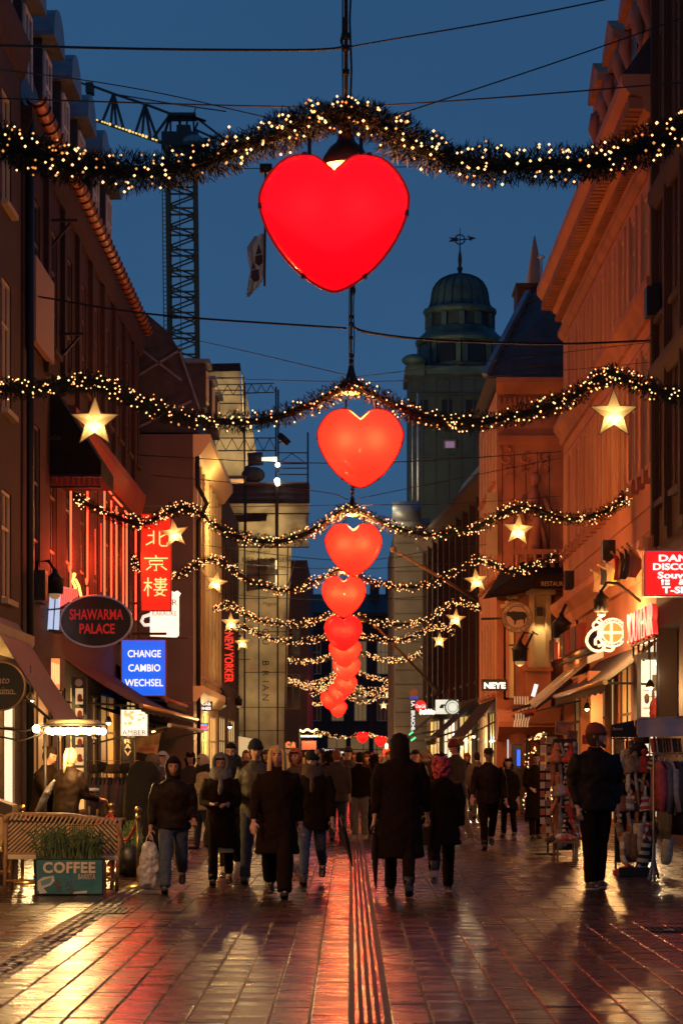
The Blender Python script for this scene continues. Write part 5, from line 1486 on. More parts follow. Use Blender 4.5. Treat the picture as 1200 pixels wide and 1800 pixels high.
m = MB(); m.bar(P(84, 1072, d - .02), P(106, 1070, d - .02), 0.03); m.bar(P(94, 1107, d - .02), P(98, 1044, d - .02), 0.02); m.bar(P(86, 1108, d), P(106, 1110, d), 0.05); m.build('frame', IRON, tt)

# karaoke beer-mug sign
d = 63.0
tt = thing('karaoke_sign', 'white lit mug shaped BAR KARAOKE sign behind the neon characters', 'sign', P(290, 1120, d))
m = MB(); m.smooth = False
poly = [(264, 1118), (310, 1120), (314, 1116), (314, 1048), (317, 1042), (312, 1038), (306, 1041), (300, 1037), (292, 1041), (268, 1041), (264, 1046)]
m.prism([(P(x, y, d).x, P(x, y, d).z) for x, y in poly], d, d + 0.2); m.build('panel', WHITE_LIT, tt)
m = MB(); m.smooth = True; m.tube([P(265, 1080, d), P(252, 1084, d), P(249, 1092, d), P(254, 1099, d), P(265, 1098, d)], 0.05, 6); m.build('handle', glow('mug_handle', (1, .85, .75), 0.8), tt)
word(tt, 'BAR', 282, 312, 1059, 11, d - 0.02, M('brown_letter', (0.35, 0.16, 0.08), 0.6)); word(tt, 'KARAOKE', 268, 311, 1078, 9, d - 0.02, _mats['brown_letter'])
m = MB(); m.bar(P(228, 1114, d - .3), P(293, 1114, d - .3), 0.07); m.build_each('bracket', IRON, tt)
# amber
d = 50.0
tt = board('amber_sign', 'square lit shop sign reading AMBER in black', 212, 1247, 260, 1294, d, WHITE_LIT, M('gold_edge', (0.4, 0.28, 0.12), 0.4, 0.5), 0.14, 0.012)
word(tt, 'AMBER', 215, 257, 1287.5, 9, d - 0.006, LETTER_K, bold=0.0)
m = MB()
for k in range(16): a = P(216 + R.random() * 38, 1252 + R.random() * 24, d); m.box(a.x, a.x + R.uniform(.03, .1), d + 0.005, d + 0.011, a.z, a.z + R.uniform(.03, .08))
m.build('picture', M('amber_print', (0.55, 0.36, 0.14), 0.6, emit=((1, .62, .26), 0.8)), tt)
# vertical "RAY" board and menus
tt = board('ray_sign', 'dark upright board with cream letters RAY under the amber sign', 213, 1296, 236, 1350, 50.3, BLACK, IRON, 0.1, 0.01)
for ch, y in (('R', 1303), ('A', 1312), ('V', 1324)): word(tt, ch, 219, 231, y, 9 if ch != 'R' else 7, 50.28, LETTER_DIM, bold=0.02)
MENU = [(133, 1210, 146, 1238), (133, 1245, 146, 1261), (133, 1296, 146, 1309), (132, 1314, 147, 1345), (133, 1350, 147, 1367)]
tt = thing('menu_column', 'black upright board of small lit food pictures', 'menu board', P(139, 1368, 42))
m = MB(); pxbox(m, 126, 1190, 153, 1372, 42.0, 0.08); m.build('panel', BLACK, tt)
for x0, y0, x1, y1 in MENU:
    m = MB(); pxbox(m, x0, y0, x1, y1, 41.96, 0.035); pc = m.build('menu_card', glow('menu_card', (1.0, 0.62, 0.30), 0.42), tt)
    m = MB(); cc = P((x0 + x1) / 2 + 1, (y0 + y1) / 2 + 2, 41.94); m.smooth = True; m.ball(cc, 0.045, 0.01, 0.07, 8, 5); m.ball(cc + Vector((.01, -.004, -.05)), 0.055, 0.01, 0.035, 8, 5); m.build('food_print', M('food_print', (0.35, 0.05, 0.02), 0.6), pc)
m = MB(); m.ball(P(139, 1200, 41.97), 0.07, 0.015, 0.07); m.build('emblem', LETTER_DIM, tt)
tt = board('poster_light', 'tilted orange lit poster under the dark awning', 88, 1155, 108, 1215, 43.5, glow('orange_poster', (1.0, 0.30, 0.08), 0.8), M('dark_red_case', (0.12, 0.02, 0.015), 0.5), 0.12)
m = MB()
for k in range(5): pxbox(m, 91 + k * 3, 1164 + k, 92.2 + k * 3, 1206 - k, 43.48, 0.02)
m.build_each('streak', glow('streak', (1.0, 0.7, 0.35), 1.0), tt)

# awnings, left side
def awning(name, label, X0, z0, X1, z1, ya, yb, mat, val=0.22, rail=FRAME_B, arms=True):
    """sloping cloth from the wall (X0, z0) out to its front rail (X1, z1), from distance ya to yb"""
    tt = thing(name, label, 'awning', (X0, ya, z0))
    m = MB(); n = 8; m.smooth = True
    for sgn in (0, 0.02):
        vs = []
        for j in range(2):
            for i in range(n + 1):
                u = i / n; sag = -0.05 * math.sin(PI * u)
                vs.append((X0 + (X1 - X0) * u, (ya, yb)[j], z0 + (z1 - z0) * u + sag - sgn))
        m.add(vs, [(i, i + 1, n + 2 + i, n + 1 + i) if not sgn else (n + 1 + i, n + 2 + i, i + 1, i) for i in range(n)])
    m.build('canvas', mat, tt, fix=False)
    m = MB(); m.smooth = True; m.tube([(X1, ya, z1), (X1, yb, z1)], 0.055, 8); m.build('front_rail', rail, tt)
    if val:
        m = MB(); k = 20
        for i in range(k):
            y0, y1_ = ya + (yb - ya) * i / k, ya + (yb - ya) * (i + 1) / k
            m.box(min(X1, X1 + 0.015), max(X1, X1 + 0.015), y0, y1_ - 0.01, z1 - val - (0.03 if i % 2 else 0), z1 - 0.05)
        m.build('valance', mat, tt)
    if arms:
        m = MB(); s = 1 if X1 > X0 else -1
        for yy in (ya + 0.1, yb - 0.1):
            m.bar((X0 + 0.02 * s, yy, z0 - 0.9), ((X0 + X1) / 2, yy, (z0 + z1) / 2 - 0.45), 0.045); m.bar(((X0 + X1) / 2, yy, (z0 + z1) / 2 - 0.45), (X1, yy, z1 - 0.02), 0.045)
        m.build_each('folding_arm', IRON, tt)
    return tt
CANVAS_O = M('taupe_awning', (0.16, 0.12, 0.10), 0.6, noise=(3, 0.25))
awning('cafe_awning', 'taupe awning sloping over the gelato shop at the left edge', -6.0, 3.95, -4.75, 2.0, 37.6, 41.2, CANVAS_O, 0.0)
awning('shop_awning', 'long dark awning over the shops below the exchange sign', -6.0, 3.6, -4.4, 2.62, 48, 65.5, CANVAS, 0.12, M('pale_rail', (0.42, 0.30, 0.15), 0.4, 0.4))
awning('shop_awning', 'dark awning with red edge running towards the lavender house', -6.0, 3.95, -4.7, 3.0, 58.5, 65.6, CANVAS_B, 0.15, M('red_rail', (0.35, 0.07, 0.03), 0.5))
awning('shop_awning', 'lower grey awning rail beneath the long dark awning', -6.0, 2.75, -4.2, 2.28, 53, 65, CANVAS, 0.0, STEEL)
# big black canopy above the neon tubes
tt = thing('black_canopy', 'big black canopy on the brick house above the neon tubes', 'canopy', (LX, 45.6, 7.2))
m = MB(); m.prism([(LX, 9.05), (LX, 7.15), (LX + 1.02, 7.15), (LX + 1.02, 7.45)], 45.6, 48.0); m.build('canvas', CANVAS, tt)
m = MB()
for k in range(9):
    x0 = LX + 0.05 + k * 0.11
    m.box(x0, x0 + 0.075, 45.55, 45.59, 6.98, 7.14)
m.build_each('fringe', M('red_fringe', (0.35, 0.04, 0.02), 0.7), tt)
m = MB(); m.box(LX, LX + 1.02, 45.56, 45.6, 6.93, 6.97); m.box(LX, LX + 1.02, 45.56, 45.6, 7.15, 7.2); m.build('rail', IRON, tt)
lettering(tt, 'Coca-Cola', P(92, 769, 45.57), M('faded_letter', (0.10, 0.06, 0.05), 0.7), width=0.34, height=0.09, shear=0.3)
# gelato disc
d = 36.5
tt = thing('gelato_sign', 'round black sign with handwritten cream lettering cut by the left edge', 'sign', P(0, 1250, d))
c = P(2, 1206, d); r = 42.5 * d / FPX
m = MB(); m.prism([(c.x + r * .97 * math.cos(a), c.z + r * .97 * math.sin(a)) for a in [2 * PI * k / 40 for k in range(40)]], d, d + 0.12); m.build('panel', BLACK, tt)
m = MB(); m.smooth = True; m.tube([(c.x + r * math.cos(2 * PI * k / 44), d, c.z + r * math.sin(2 * PI * k / 44)) for k in range(45)], 0.016, 6, False); m.build('rim', M('gold_rim', (0.55, 0.36, 0.18), 0.3, 0.8), tt)
word(tt, 'Gelato', -24, 17, 1195, 13, d - 0.01, LETTER_DIM, shear=0.25); word(tt, 'Buonissimo.', -38, 26, 1214, 13, d - 0.01, LETTER_DIM, shear=0.25)
m = MB(); a = P(-30, 1219.5, d); e = P(29, 1218, d); m.box(a.x, e.x, d - 0.012, d, a.z - .004, a.z + .006); m.build('underline', LETTER_DIM, tt)
m = MB(); m.bar(P(-40, 1160, d + .06), P(-42, 1200, d + .06), 0.05); m.build_each('bracket', IRON, tt)
# speaker box, floodlights on the left wall
def black_box(label, x0, y0, x1, y1, d, dep=0.4, name='wall_speaker', cat='speaker'):
    tt = thing(name, label, cat, P((x0 + x1) / 2, y1, d)); m = MB(); pxbox(m, x0, y0, x1, y1, d, dep); m.build('case', BLACK, tt)
    m = MB(); pxbox(m, x0 + 2, y0 + 3, x1 - 2, y1 - 3, d - 0.01, 0.01); m.build('grille', IRON, tt)
    m = MB(); c = P((x0 + x1) / 2, (y0 + y1) / 2, d); s = -1 if c.x < 0 else 1
    m.bar((c.x, d + dep / 2, c.z), (s * 6.02, d + dep / 2, c.z), 0.06); m.build_each('bracket', IRON, tt)
black_box('black speaker box on the left wall by the neon tubes', 53, 1002, 80, 1055, 42.6)
def floodlight(label, x, y, d, s=1.0, X=None, lit=0.0):
    c = P(x, y, d); tt = thing('wall_lantern', label, 'lantern', c)
    m = MB(); m.smooth = True
    m.rings([(c.x, d, c.z - .02 * s, .16 * s, .16 * s), (c.x, d, c.z + .22 * s, .17 * s, .17 * s), (c.x, d, c.z + .26 * s, .20 * s, .20 * s), (c.x, d, c.z + .38 * s, .06 * s, .06 * s), (c.x, d, c.z + .46 * s, .04 * s, .04 * s)], 10); m.build('housing', IRON, tt)
    m = MB(); m.smooth = True; m.ball((c.x, d, c.z - .03 * s), .11 * s, .11 * s, .10 * s, 10, 6); m.build('lens', M('clear_lens', (0.3, 0.2, 0.12), 0.1, emit=((1, .6, .25), 0.25)), tt)
    if X:
        sgn = 1 if X > c.x else -1
        m = MB(); m.smooth = True; m.tube([(c.x, d, c.z + .44 * s), (c.x + .12 * sgn, d, c.z + .62 * s), (c.x + .35 * sgn, d, c.z + .60 * s), (X, d, c.z + .2 * s)], 0.035 * s, 6); m.build('arm', IRON, tt)
    if lit: lamp('lantern_light', (c.x, d - 0.0, c.z - .2 * s), lit, (1.0, 0.5, 0.16), 0.08, parent=tt).data.specular_factor = 0.25
    return tt
floodlight('black wall lantern beside the pale lightbox', 97, 1042, 44.0, 1.0, LX)
# new yorker
d = 84.0
tt = thing('vertical_red_sign', 'upright sign of red lit letters NEW YORKER', 'sign', P(403, 1205, d))
m = MB(); pxbox(m, 391, 1112, 412, 1204, d, 0.2); m.build('panel', M('dark_red_board', (0.05, 0.008, 0.006), 0.5), tt)
NY = glow('sign_red', (0.95, 0.035, 0.02), 1.0)
o = lettering(tt, 'NEW YORKER', P(402, 1156, d - 0.02), NY, width=88 * d / FPX, height=17 * d / FPX, bold=0.03); o.rotation_euler = (0, rad(90), 0)
m = MB(); m.bar(P(412, 1118, d + .1), P(424, 1118, d + .1), .08); m.bar(P(355, 1200, d + .1), P(395, 1200, d + .1), .06); m.build_each('bracket', IRON, tt)
d = 70.0
tt = board('jack_sign', 'black sign with white lit letters JACK & JONES', 344, 1233, 373, 1250, d, BLACK, IRON, 0.12, 0.01)
word(tt, 'JACK&', 347, 371, 1238, 7, d - .01, LETTER_W, bold=0.03); word(tt, 'JONES', 347, 371, 1246, 7, d - .01, LETTER_W, bold=0.03)
tt = board('small_lit_sign', 'small blue and red lit sign below the JACK sign', 346, 1271, 366, 1285, 69.0, glow('tiny_blue', (.15, .3, .9), .8), IRON, .1, .02)
m = MB(); pxbox(m, 350, 1276, 366, 1281, 68.98, .02); m.build_each('stripe', glow('tiny_red', (1, .1, .08), .9), tt)
floodlight('round black lantern under the vertical red sign', 392, 1238, 78, 1.0, -4.6)
floodlight('black lantern beside the scaffold below the red sign', 420, 1240, 86, 0.8)
m = MB(); d = 64; m.smooth = True
tt = thing('hanging_banner', 'tilted printed banner hanging near the amber sign', 'banner', P(260, 1330, 54))
vs = [P(240, 1298, 54), P(284, 1286, 54), P(276, 1328, 54), P(238, 1322, 54)]
m = MB(); m.face(vs[::-1]); m.face([v + Vector((0, .015, 0)) for v in vs]); m.build('cloth', M('banner_cloth', (0.30, 0.17, 0.08), .8, noise=(5, .5)), tt, fix=False)
word(tt, 'Pizza & Pasta', 245, 272, 1316, 8, 53.98, M('banner_red', (.4, .06, .03), .7), shear=.2)
m = MB(); m.bar(P(236, 1299, 54), P(288, 1284, 54), .05); m.build('rail', WOOD, tt)
# shop goods glimpsed deep in the left shops: lit panels set back from the wall line
m = MB(); pxbox(m, 170, 1312, 200, 1350, 60, .05); solo(m, 'price_board', M('price_board', (.45, .3, .14), .7), 'pale framed notice by the dark shop wall', 'notice', P(185, 1350, 60))

# ---------------------------------------------------------------- signs and shop fronts, right side
d = 36.0
tt = board('discount_sign', 'red lightbox DANISH DISCOUNT Souvenirs and T-Shirts at the right edge', 1131, 966, 1268, 1048, d, RED_LIT, M('grey_edge', (.3, .28, .27), .4, .5), 0.3, 0.025)
for txt, x0, x1, y, h in (('DANISH', 1157, 1243, 981, 12), ('DISCOUNT', 1147, 1253, 996, 12), ('Souvenirs', 1155, 1245, 1011, 12), ('T-Shirts', 1163, 1237, 1037, 12)):
    word(tt, txt, x0, x1, y, h, d - .015, LETTER_W, bold=0.03)
word(tt, '&', 1192, 1204, 1023, 10, d - .015, LETTER_W, bold=0.02)
m = MB(); pxbox(m, 1162, 1019, 1165, 1028, d - .004, .01); pxbox(m, 1168, 1019, 1176, 1022.3, d - .004, .01); pxbox(m, 1168, 1024, 1176, 1028, d - .004, .01); pxbox(m, 1162, 1019, 1166, 1022.3, d - .004, .01); m.build('flag_print', LETTER_W, tt)
m = MB(); m.bar((5.8, d + .15, P(0, 1000, d).z), (6.0, d + .15, P(0, 1000, d).z), .08); m.build_each('bracket', IRON, tt)
lamp('sign_spill', P(1190, 1010, d - .5), 5, (1.0, 0.05, 0.03), .3, parent=tt)

# SOUVENIR letters along the wall
tt = thing('souvenir_letters', 'standing red lit SOUVENIR letters above the shop awning', 'sign', (5.75, 45, 4.6))
SV = M('souvenir_red', (.5, .02, .02), .5, emit=((.9, .045, .03), .8))
me = text_mesh('SOUVENIR', 3.8, .60, SV, depth=.10, bold=.01)
o = link_mesh('lettering', me, tt, Vector((5.66, 44.1, 4.12)) - origin_of(tt), (0, 0, RIGHT))
me = text_mesh('SOUVENIR', 3.8, .60, glow('souvenir_glow', (1, .5, .35), 1.0), depth=.02, bold=-.035)
o = link_mesh('neon_line', me, tt, Vector((5.60, 44.1, 4.12)) - origin_of(tt), (0, 0, RIGHT))
m = MB()
m.bar((5.68, 42.2, 3.78), (5.68, 46, 3.78), .05)
for yy in (42.5, 43.3, 44.1, 44.9, 45.7): m.bar((5.68, yy, 3.4), (5.68, yy, 3.85), .04)
m.build_each('stay', IRON, tt)

# round COPENHAGEN sign with crown scroll
d = 50.0
tt = thing('round_flag_sign', 'round white lit COPENHAGEN sign with an orange cross flag', 'sign', P(1076, 1140, d))
c = P(1076, 1112, d); r = 26 * d / FPX
m = MB(); m.prism([(c.x + r * math.cos(a), c.z + r * math.sin(a)) for a in [2 * PI * k / 40 for k in range(40)]], d, d + .15); m.build('panel', glow('round_sign_white', (1, .93, .8), .72), tt)
ORG = glow('orange_flag', (1.0, .30, .06), .6)
ri = r * .66
def disc_part(m, ax, az, sx, sz, yy):      # quarter of a disc
    pts = [(c.x + ax, c.z + az)]
    R_ = ri
    x_end = math.sqrt(max(0, R_ ** 2 - az ** 2)) * sx; z_end = math.sqrt(max(0, R_ ** 2 - ax ** 2)) * sz
    a0 = math.atan2(az, x_end); a1 = math.atan2(z_end, ax)
    if a1 - a0 > PI: a1 -= 2 * PI
    if a1 - a0 < -PI: a1 += 2 * PI
    for k in range(9):
        a = a0 + (a1 - a0) * k / 8; pts.append((c.x + R_ * math.cos(a), c.z + R_ * math.sin(a)))
    m.prism(pts, yy, yy + .01)
m = MB(); cw = r * .10; cx_ = -r * .10
for sx in (-1, 1):
    for sz in (-1, 1): disc_part(m, cx_ + cw * sx, cw * sz, sx, sz, d - .012)
m.build('flag_field', ORG, tt)
def arc_text(tt, txt, cx, cz, rad_, a_mid, span, h, d, mat, inward=False):
    n = len(txt)
    for k, ch in enumerate(txt):
        if ch == ' ': continue
        f = (k + .5) / n - .5
        a = a_mid - span * f if not inward else a_mid + span * f
        me = text_mesh(ch, None, h if ch.isupper() or ch in 'hldb&' else h * .8, mat, depth=.01, bold=.01)
        o = link_mesh('lettering', me, tt, Vector((cx + rad_ * math.cos(a), d, cz + rad_ * math.sin(a))) - origin_of(tt), (0, (PI / 2 - a) if not inward else (-PI / 2 - a), 0))
GRAYL = M('bronze_letter', (.12, .08, .04), .6)
arc_text(tt, 'COPENHAGEN', c.x, c.z, r * .82, PI / 2, 2.5, r * .19, d - .012, GRAYL)
arc_text(tt, 'world of memories', c.x, c.z, r * .82, -PI / 2, 2.2, r * .17, d - .012, GRAYL, True)
m = MB(); m.bar(P(1100, 1096, d + .07), P(1112, 1096, d + .07), .04); m.bar(P(1100, 1129, d + .07), P(1112, 1129, d + .07), .04); m.build_each('bracket', IRON, tt)
d = 50.2
tt = thing('scroll_sign', 'white neon ampersand scroll with a small crown left of the round sign', 'neon sign', P(1050, 1165, d))
m = MB(); m.smooth = True
def curl(pts, rr_=.036): m.tube(spline([P(x, y, d) for x, y in pts], 22), rr_, 6)
curl([(1068, 1098), (1052, 1102), (1036, 1112), (1030, 1128), (1040, 1142), (1056, 1144), (1062, 1132), (1056, 1122), (1046, 1124), (1046, 1134)])
curl([(1048, 1122), (1056, 1116), (1062, 1122), (1058, 1132), (1050, 1136)])
curl([(1060, 1142), (1072, 1144), (1078, 1138), (1076, 1130)])
curl([(1047, 1108), (1041, 1100), (1046, 1093), (1054, 1097), (1050, 1106)], .026)
curl([(1047, 1091), (1052, 1086), (1058, 1094)], .022)
m.build('tube', glow('cream_neon', (1.0, .78, .46), 1.25), tt)
m = MB()
for k in range(16): m.bar(P(1033 + k * 1.7, 1166 - k * .7, d), P(1033 + k * 1.7, 1154 - k * .7, d), .03)
m.build('comb_letters', M('comb', (.4, .28, .12), .5, emit=((1, .7, .35), .35)), tt)
lamp('sign_light', P(1070, 1125, d - 1.2), 6, (1.0, .72, .34), .3, parent=tt)
floodlight('big black wall lantern above the round lit sign', 1056, 1074, 47.0, 0.95, 6.0, 420)
floodlight('added out of view lantern on the gelato house lighting bench and faces', -130, 1010, 21.5, 1.0, -6.0, 330)  # added lamp out of view, brightens the bench and the walkers' faces
black_box('black box hung under the roof with cables at the right edge', 1136, 502, 1160, 554, 43.2, .4, 'cable_box', 'box')
black_box('black speaker box high on the salmon wall over the flags', 1059, 949, 1081, 986, 51.5)
black_box('black speaker box at the corner by the restaurant awning', 993, 1003, 1012, 1036, 61.0)
# national flags on slanting poles
FL = [(1040, 1006, 1074, 1042, (.45, .28, .14)), (1052, 997, 1076, 1030, (.02, .02, .025)), (1062, 990, 1085, 1030, (.42, .30, .2)), (1076, 975, 1096, 1020, (.5, .03, .03)), (1086, 971, 1106, 1018, (.03, .025, .04)), (1094, 966, 1112, 1004, (.05, .04, .04)), (1103, 960, 1128, 1015, (.30, .09, .06))]
for i, (x0, y0, x1, y1, cl) in enumerate(FL):
    dd = 49.5 - i * .8
    tt = thing('small_flag', '%s flag, %s on the salmon wall' % (['yellow and orange', 'black', 'pale striped', 'red and yellow', 'dark blue', 'small black', 'brown red'][i], ['lowest and farthest out', 'next to the lowest', 'in the middle of the slanted row', 'brightest of the row', 'behind the red one', 'hanging up near the discount sign', 'nearest the discount sign'][i]), 'flag', P(x0, y0, dd), 0, 'flags on slanted poles above the souvenir shop')
    m = MB(); m.smooth = True; a = P(x0 - 2, y0 - 4, dd); e = Vector((6.0, dd + .2, P(0, y1 - 6, dd).z)); m.tube([a, e], .018, 5); m.ball(a, .03); m.build('pole', M('flag_pole', (.4, .25, .1), .5), tt)
    m = MB(); m.smooth = True
    al = a.lerp(e, .06); bl = a.lerp(e, .62)
    nu, nv = 6, 6; vs = []
    hh = (y1 - y0) * dd / FPX
    for j in range(nv + 1):
        for k in range(nu + 1):
            u, v = k / nu, j / nv
            q = al.lerp(bl, u * (1 - .45 * v)); q = q + Vector((0.03 * math.sin(u * 8 + v * 3), .07 * math.sin(u * 7 + i + v * 2), -hh * v * (.75 + .25 * (1 - u))))
            vs.append(q)
    fs = [(j * (nu + 1) + k, j * (nu + 1) + k + 1, (j + 1) * (nu + 1) + k + 1, (j + 1) * (nu + 1) + k) for j in range(nv) for k in range(nu)]
    m.add(vs, fs)
    fm = M('flag_cloth_%d' % i, cl, .8); f2 = M('flag_second_%d' % (i % 3), [(.5, .42, .3), (.5, .10, .03), (.6, .5, .1)][i % 3], .8)
    m.m = [1 if (i in (0, 2, 3) and (fi % nu) >= 3) else 0 for fi in range(len(m.f))]
    m.build('cloth', [fm, f2], tt, fix=False)
# restaurant awning over the ornate house, its lettering
tt = thing('restaurant_awning', 'black awning with RESTAURANT lettering on the ornate corner house', 'awning', (4.6, 63.5, 4.6))
AX0, AX1 = P(935, 0, 64).x, P(1000, 0, 64).x
m = MB(); m.xprism([(65.9, P(0, 985, 65).z), (64.0, P(0, 1010, 64).z), (64.0, P(0, 1032, 64).z), (65.9, P(0, 1032, 65).z)], AX0, AX1)
m.hexa([(P(855, 0, 64).x, 64.2, P(0, 1045, 64).z), (AX0, 64.0, P(0, 1032, 64).z), (AX0, 65.9, P(0, 1032, 64).z), (P(855, 0, 64).x, 65.9, P(0, 1045, 64).z),
        (P(890, 0, 64).x, 65.6, P(0, 1000, 64).z), (AX0, 64.6, P(0, 990, 64).z), (AX0, 65.9, P(0, 975, 64).z), (P(890, 0, 64).x, 65.9, P(0, 990, 64).z)])
m.build('canvas', CANVAS, tt)
word(tt, 'RESTAURANT', 951, 1008, 1026, 8, 63.98, LETTER_DIM)
# round beef sign
d = 62.0
tt = thing('beef_sign', 'round cream sign with a black bull silhouette', 'sign', P(908, 1110, d))
c = P(908, 1085, d); r = 27 * d / FPX
m = MB(); m.prism([(c.x + r * math.cos(a), c.z + r * math.sin(a)) for a in [2 * PI * k / 40 for k in range(40)]], d, d + .12); m.build('panel', M('beef_cream', (.62, .42, .24), .6), tt)
m = MB(); m.smooth = True
for q in (.72, 1.0): m.tube([(c.x + r * q * math.cos(2 * PI * k / 40), d - .004, c.z + r * q * math.sin(2 * PI * k / 40)) for k in range(41)], .012, 5, False)
m.build('ring', GRAYL, tt)
bull = [(890, 1078), (892, 1075), (897, 1076), (900, 1074.5), (910, 1075.5), (920, 1075.5), (924, 1078), (926, 1084), (926, 1091), (925, 1086), (923.5, 1085), (922, 1090), (921.5, 1096), (919, 1096), (919.5, 1090), (917, 1089), (908, 1090), (906, 1093), (905.5, 1098), (903, 1098), (903, 1091), (900, 1089), (897, 1085), (893, 1083), (890.5, 1083)]
m = MB(); m.prism([(P(x, y, d).x, P(x, y, d).z) for x, y in bull][::-1], d - .02, d - .003); m.build('bull', LETTER_K, tt)
arc_text(tt, 'VILLAGE', c.x, c.z, r * .86, PI / 2, 1.3, r * .17, d - .012, GRAYL); arc_text(tt, 'HEREFORD BEEF & SPARERIBS', c.x, c.z, r * .86, -PI / 2, 4.0, r * .16, d - .012, GRAYL, True)
m = MB(); m.bar(P(845, 1088, d + .06), P(882, 1087, d + .06), .06); m.bar(P(934, 1110, d + .06), P(945, 1116, d + .06), .04); m.build_each('bracket', IRON, tt)
# NEYE etc.
d = 65.2
tt = board('neye_sign', 'black sign with white lit letters NEYE', 846, 1194, 891, 1214, d, BLACK, IRON, .15, .02)
word(tt, 'NEYE', 850, 888, 1205, 11, d - .01, LETTER_W, bold=.05)
d = 90.0
tt = thing('round_red_sign', 'round red sign with white script behind the black awnings', 'sign', P(739, 1251, d))
c = P(739, 1241, d); r = 10 * d / FPX
m = MB(); m.prism([(c.x + r * math.cos(a), c.z + r * math.sin(a)) for a in [2 * PI * k / 24 for k in range(24)]], d, d + .12); m.build('panel', glow('red_disc', (.9, .03, .02), .8), tt)
word(tt, 'Coca-Cola', 730.5, 747.5, 1241, 6.5, d - .01, LETTER_W, shear=.35, bold=.02)
d = 94.0
tt = thing('vertical_letters', 'narrow black upright sign with white letters LA BRAICHE', 'sign', P(725, 1290, d))
m = MB(); pxbox(m, 721, 1230, 730, 1285, d, .12); m.build('panel', BLACK, tt)
o = lettering(tt, 'LA . BRAICHE', P(725.5, 1258, d - .02), LETTER_W, width=52 * d / FPX, height=6.5 * d / FPX, bold=.02); o.rotation_euler = (0, rad(90), 0)
m = MB(); c = P(727, 1218, d); m.prism([(c.x + .17 * math.cos(a), c.z + .17 * math.sin(a)) for a in [2 * PI * k / 16 for k in range(16)]], d, d + .1); m.build('emblem', M('emblem_red', (.3, .08, .03), .6, emit=((1, .25, .08), .15)), tt)
m = MB(); pxbox(m, 720, 1224, 735, 1229, d - .01, .05); m.build('name_plate', glow('blue_plate', (.06, .1, .6), .5), tt)
d = 80.0
tt = board('white_lit_sign', 'white lightbox with a dark emblem behind the awnings', 764, 1229, 806, 1256, d, M('soft_white', (.7, .7, .65), .5, emit=((.85, 1, .85), .75)), IRON, .2, .02)
m = MB(); m.smooth = True; c = P(795, 1243, d - .01); m.tube([(c.x + .26 * math.cos(a), d - .012, c.z + .26 * math.sin(a)) for a in [2 * PI * k / 24 for k in range(25)]], .03, 5, False); m.tube([(c.x + .17 * math.cos(a), d - .012, c.z + .17 * math.sin(a)) for a in [2 * PI * k / 24 for k in range(25)]], .012, 5, False); m.build('emblem', M('grey_green', (.2, .3, .22), .6), tt)
m = MB(); pxbox(m, 774, 1238, 781, 1241, d - .01, .01); pxbox(m, 772, 1241, 779, 1245, d - .01, .01); m.build('mark', LETTER_K, tt)
d = 84.0
tt = thing('white_letters', 'rounded white lit lettering beside the white lightbox', 'sign', P(748, 1256, d))
word(tt, 'bubbles', 737, 766, 1251, 9, d, NEON_W, shear=.1, bold=.05)
m = MB(); m.bar(P(736, 1257, d + .1), P(768, 1255, d + .1), .06); m.build_each('stay', IRON, tt)
for i, (x, y, w_) in enumerate(((722, 1289, 7), (726, 1299, 8))):
    m = MB(); m.bar(P(x - w_ / 2, y + 3, 85), P(x + w_ / 2, y - 3, 85), .06); solo(m, 'green_light', glow('green_tube', (.1, .9, .4), 1.4), ['upper', 'lower'][i] + ' short green light tube under the far black awning', 'light', P(x, y, 85))
# far shops: neon restaurant, souvenirs
d = 120.0
tt = thing('far_neon_sign', 'red neon letters CA on the far square', 'neon sign', P(515, 1315, d)); word(tt, 'C A', 503, 519, 1309, 10, d, NEON_R, bold=.01)
m = MB(); m.bar(P(502, 1316, d + .1), P(520, 1316, d + .1), .08); m.build_each('stay', IRON, tt)
tt = board('far_red_board', 'glowing red board beside the neon letters CA', 530, 1302, 556, 1318, d, glow('far_red', (1, .05, .03), .55), IRON, .15, .02)
for k in range(5): word(tt, 'RESTA'[k], 532 + k * 4.6, 536 + k * 4.6, 1310, 10, d - .02, NEON_RD, bold=.02)
tt = thing('string_of_bulbs', 'short bright strings of bulbs over the far red board', 'string lights', P(540, 1300, d))
m = MB()
for k in range(12): m.octa(P(528 + k * 2.6, 1284 + 2 * math.sin(k), d), .05); m.octa(P(530 + k * 2.5, 1294, d), .05)
m.build_each('bulbs', glow('far_bulb', (1, .7, .3), 6, 'NONE'), tt); m = MB(); m.bar(P(526, 1284, d + .1), P(560, 1284, d + .1), .04); m.bar(P(526, 1294, d + .1), P(560, 1294, d + .1), .04); m.bar(P(527, 1284, d + .1), P(527, 1330, d + .1), .06); m.build('wire', WIRE, tt); lamp('bulb_light', P(545, 1280, 119), 500, (1, .55, .2), .5, parent=tt)
d = 115.0
tt = thing('kiosk', 'small lit souvenir kiosk on the far square', 'kiosk', P(584, 1372, d))
m = MB(); pxbox(m, 562, 1315, 606, 1321, d, 1.5); m.build('roof', IRON, tt)
m = MB(); pxbox(m, 563, 1321, 605, 1370, d + .4, 1.1); m.build('body', STUCCO_D, tt)
m = MB(); pxbox(m, 566, 1323, 585, 1342, d + .36, .03); pxbox(m, 587, 1321, 605, 1342, d + .36, .03); m.build_each('lit_front', glow('kiosk_white', (.85, 1, .9), .8), tt)
m = MB(); pxbox(m, 567, 1326, 583, 1331, d + .3, .05); pxbox(m, 594, 1329, 602, 1340, d + .3, .05); m.build_each('goods', LETTER_K, tt)
word(tt, 'Souvenirs', 567, 590, 1318, 5, d - .02, LETTER_W)
m = MB()
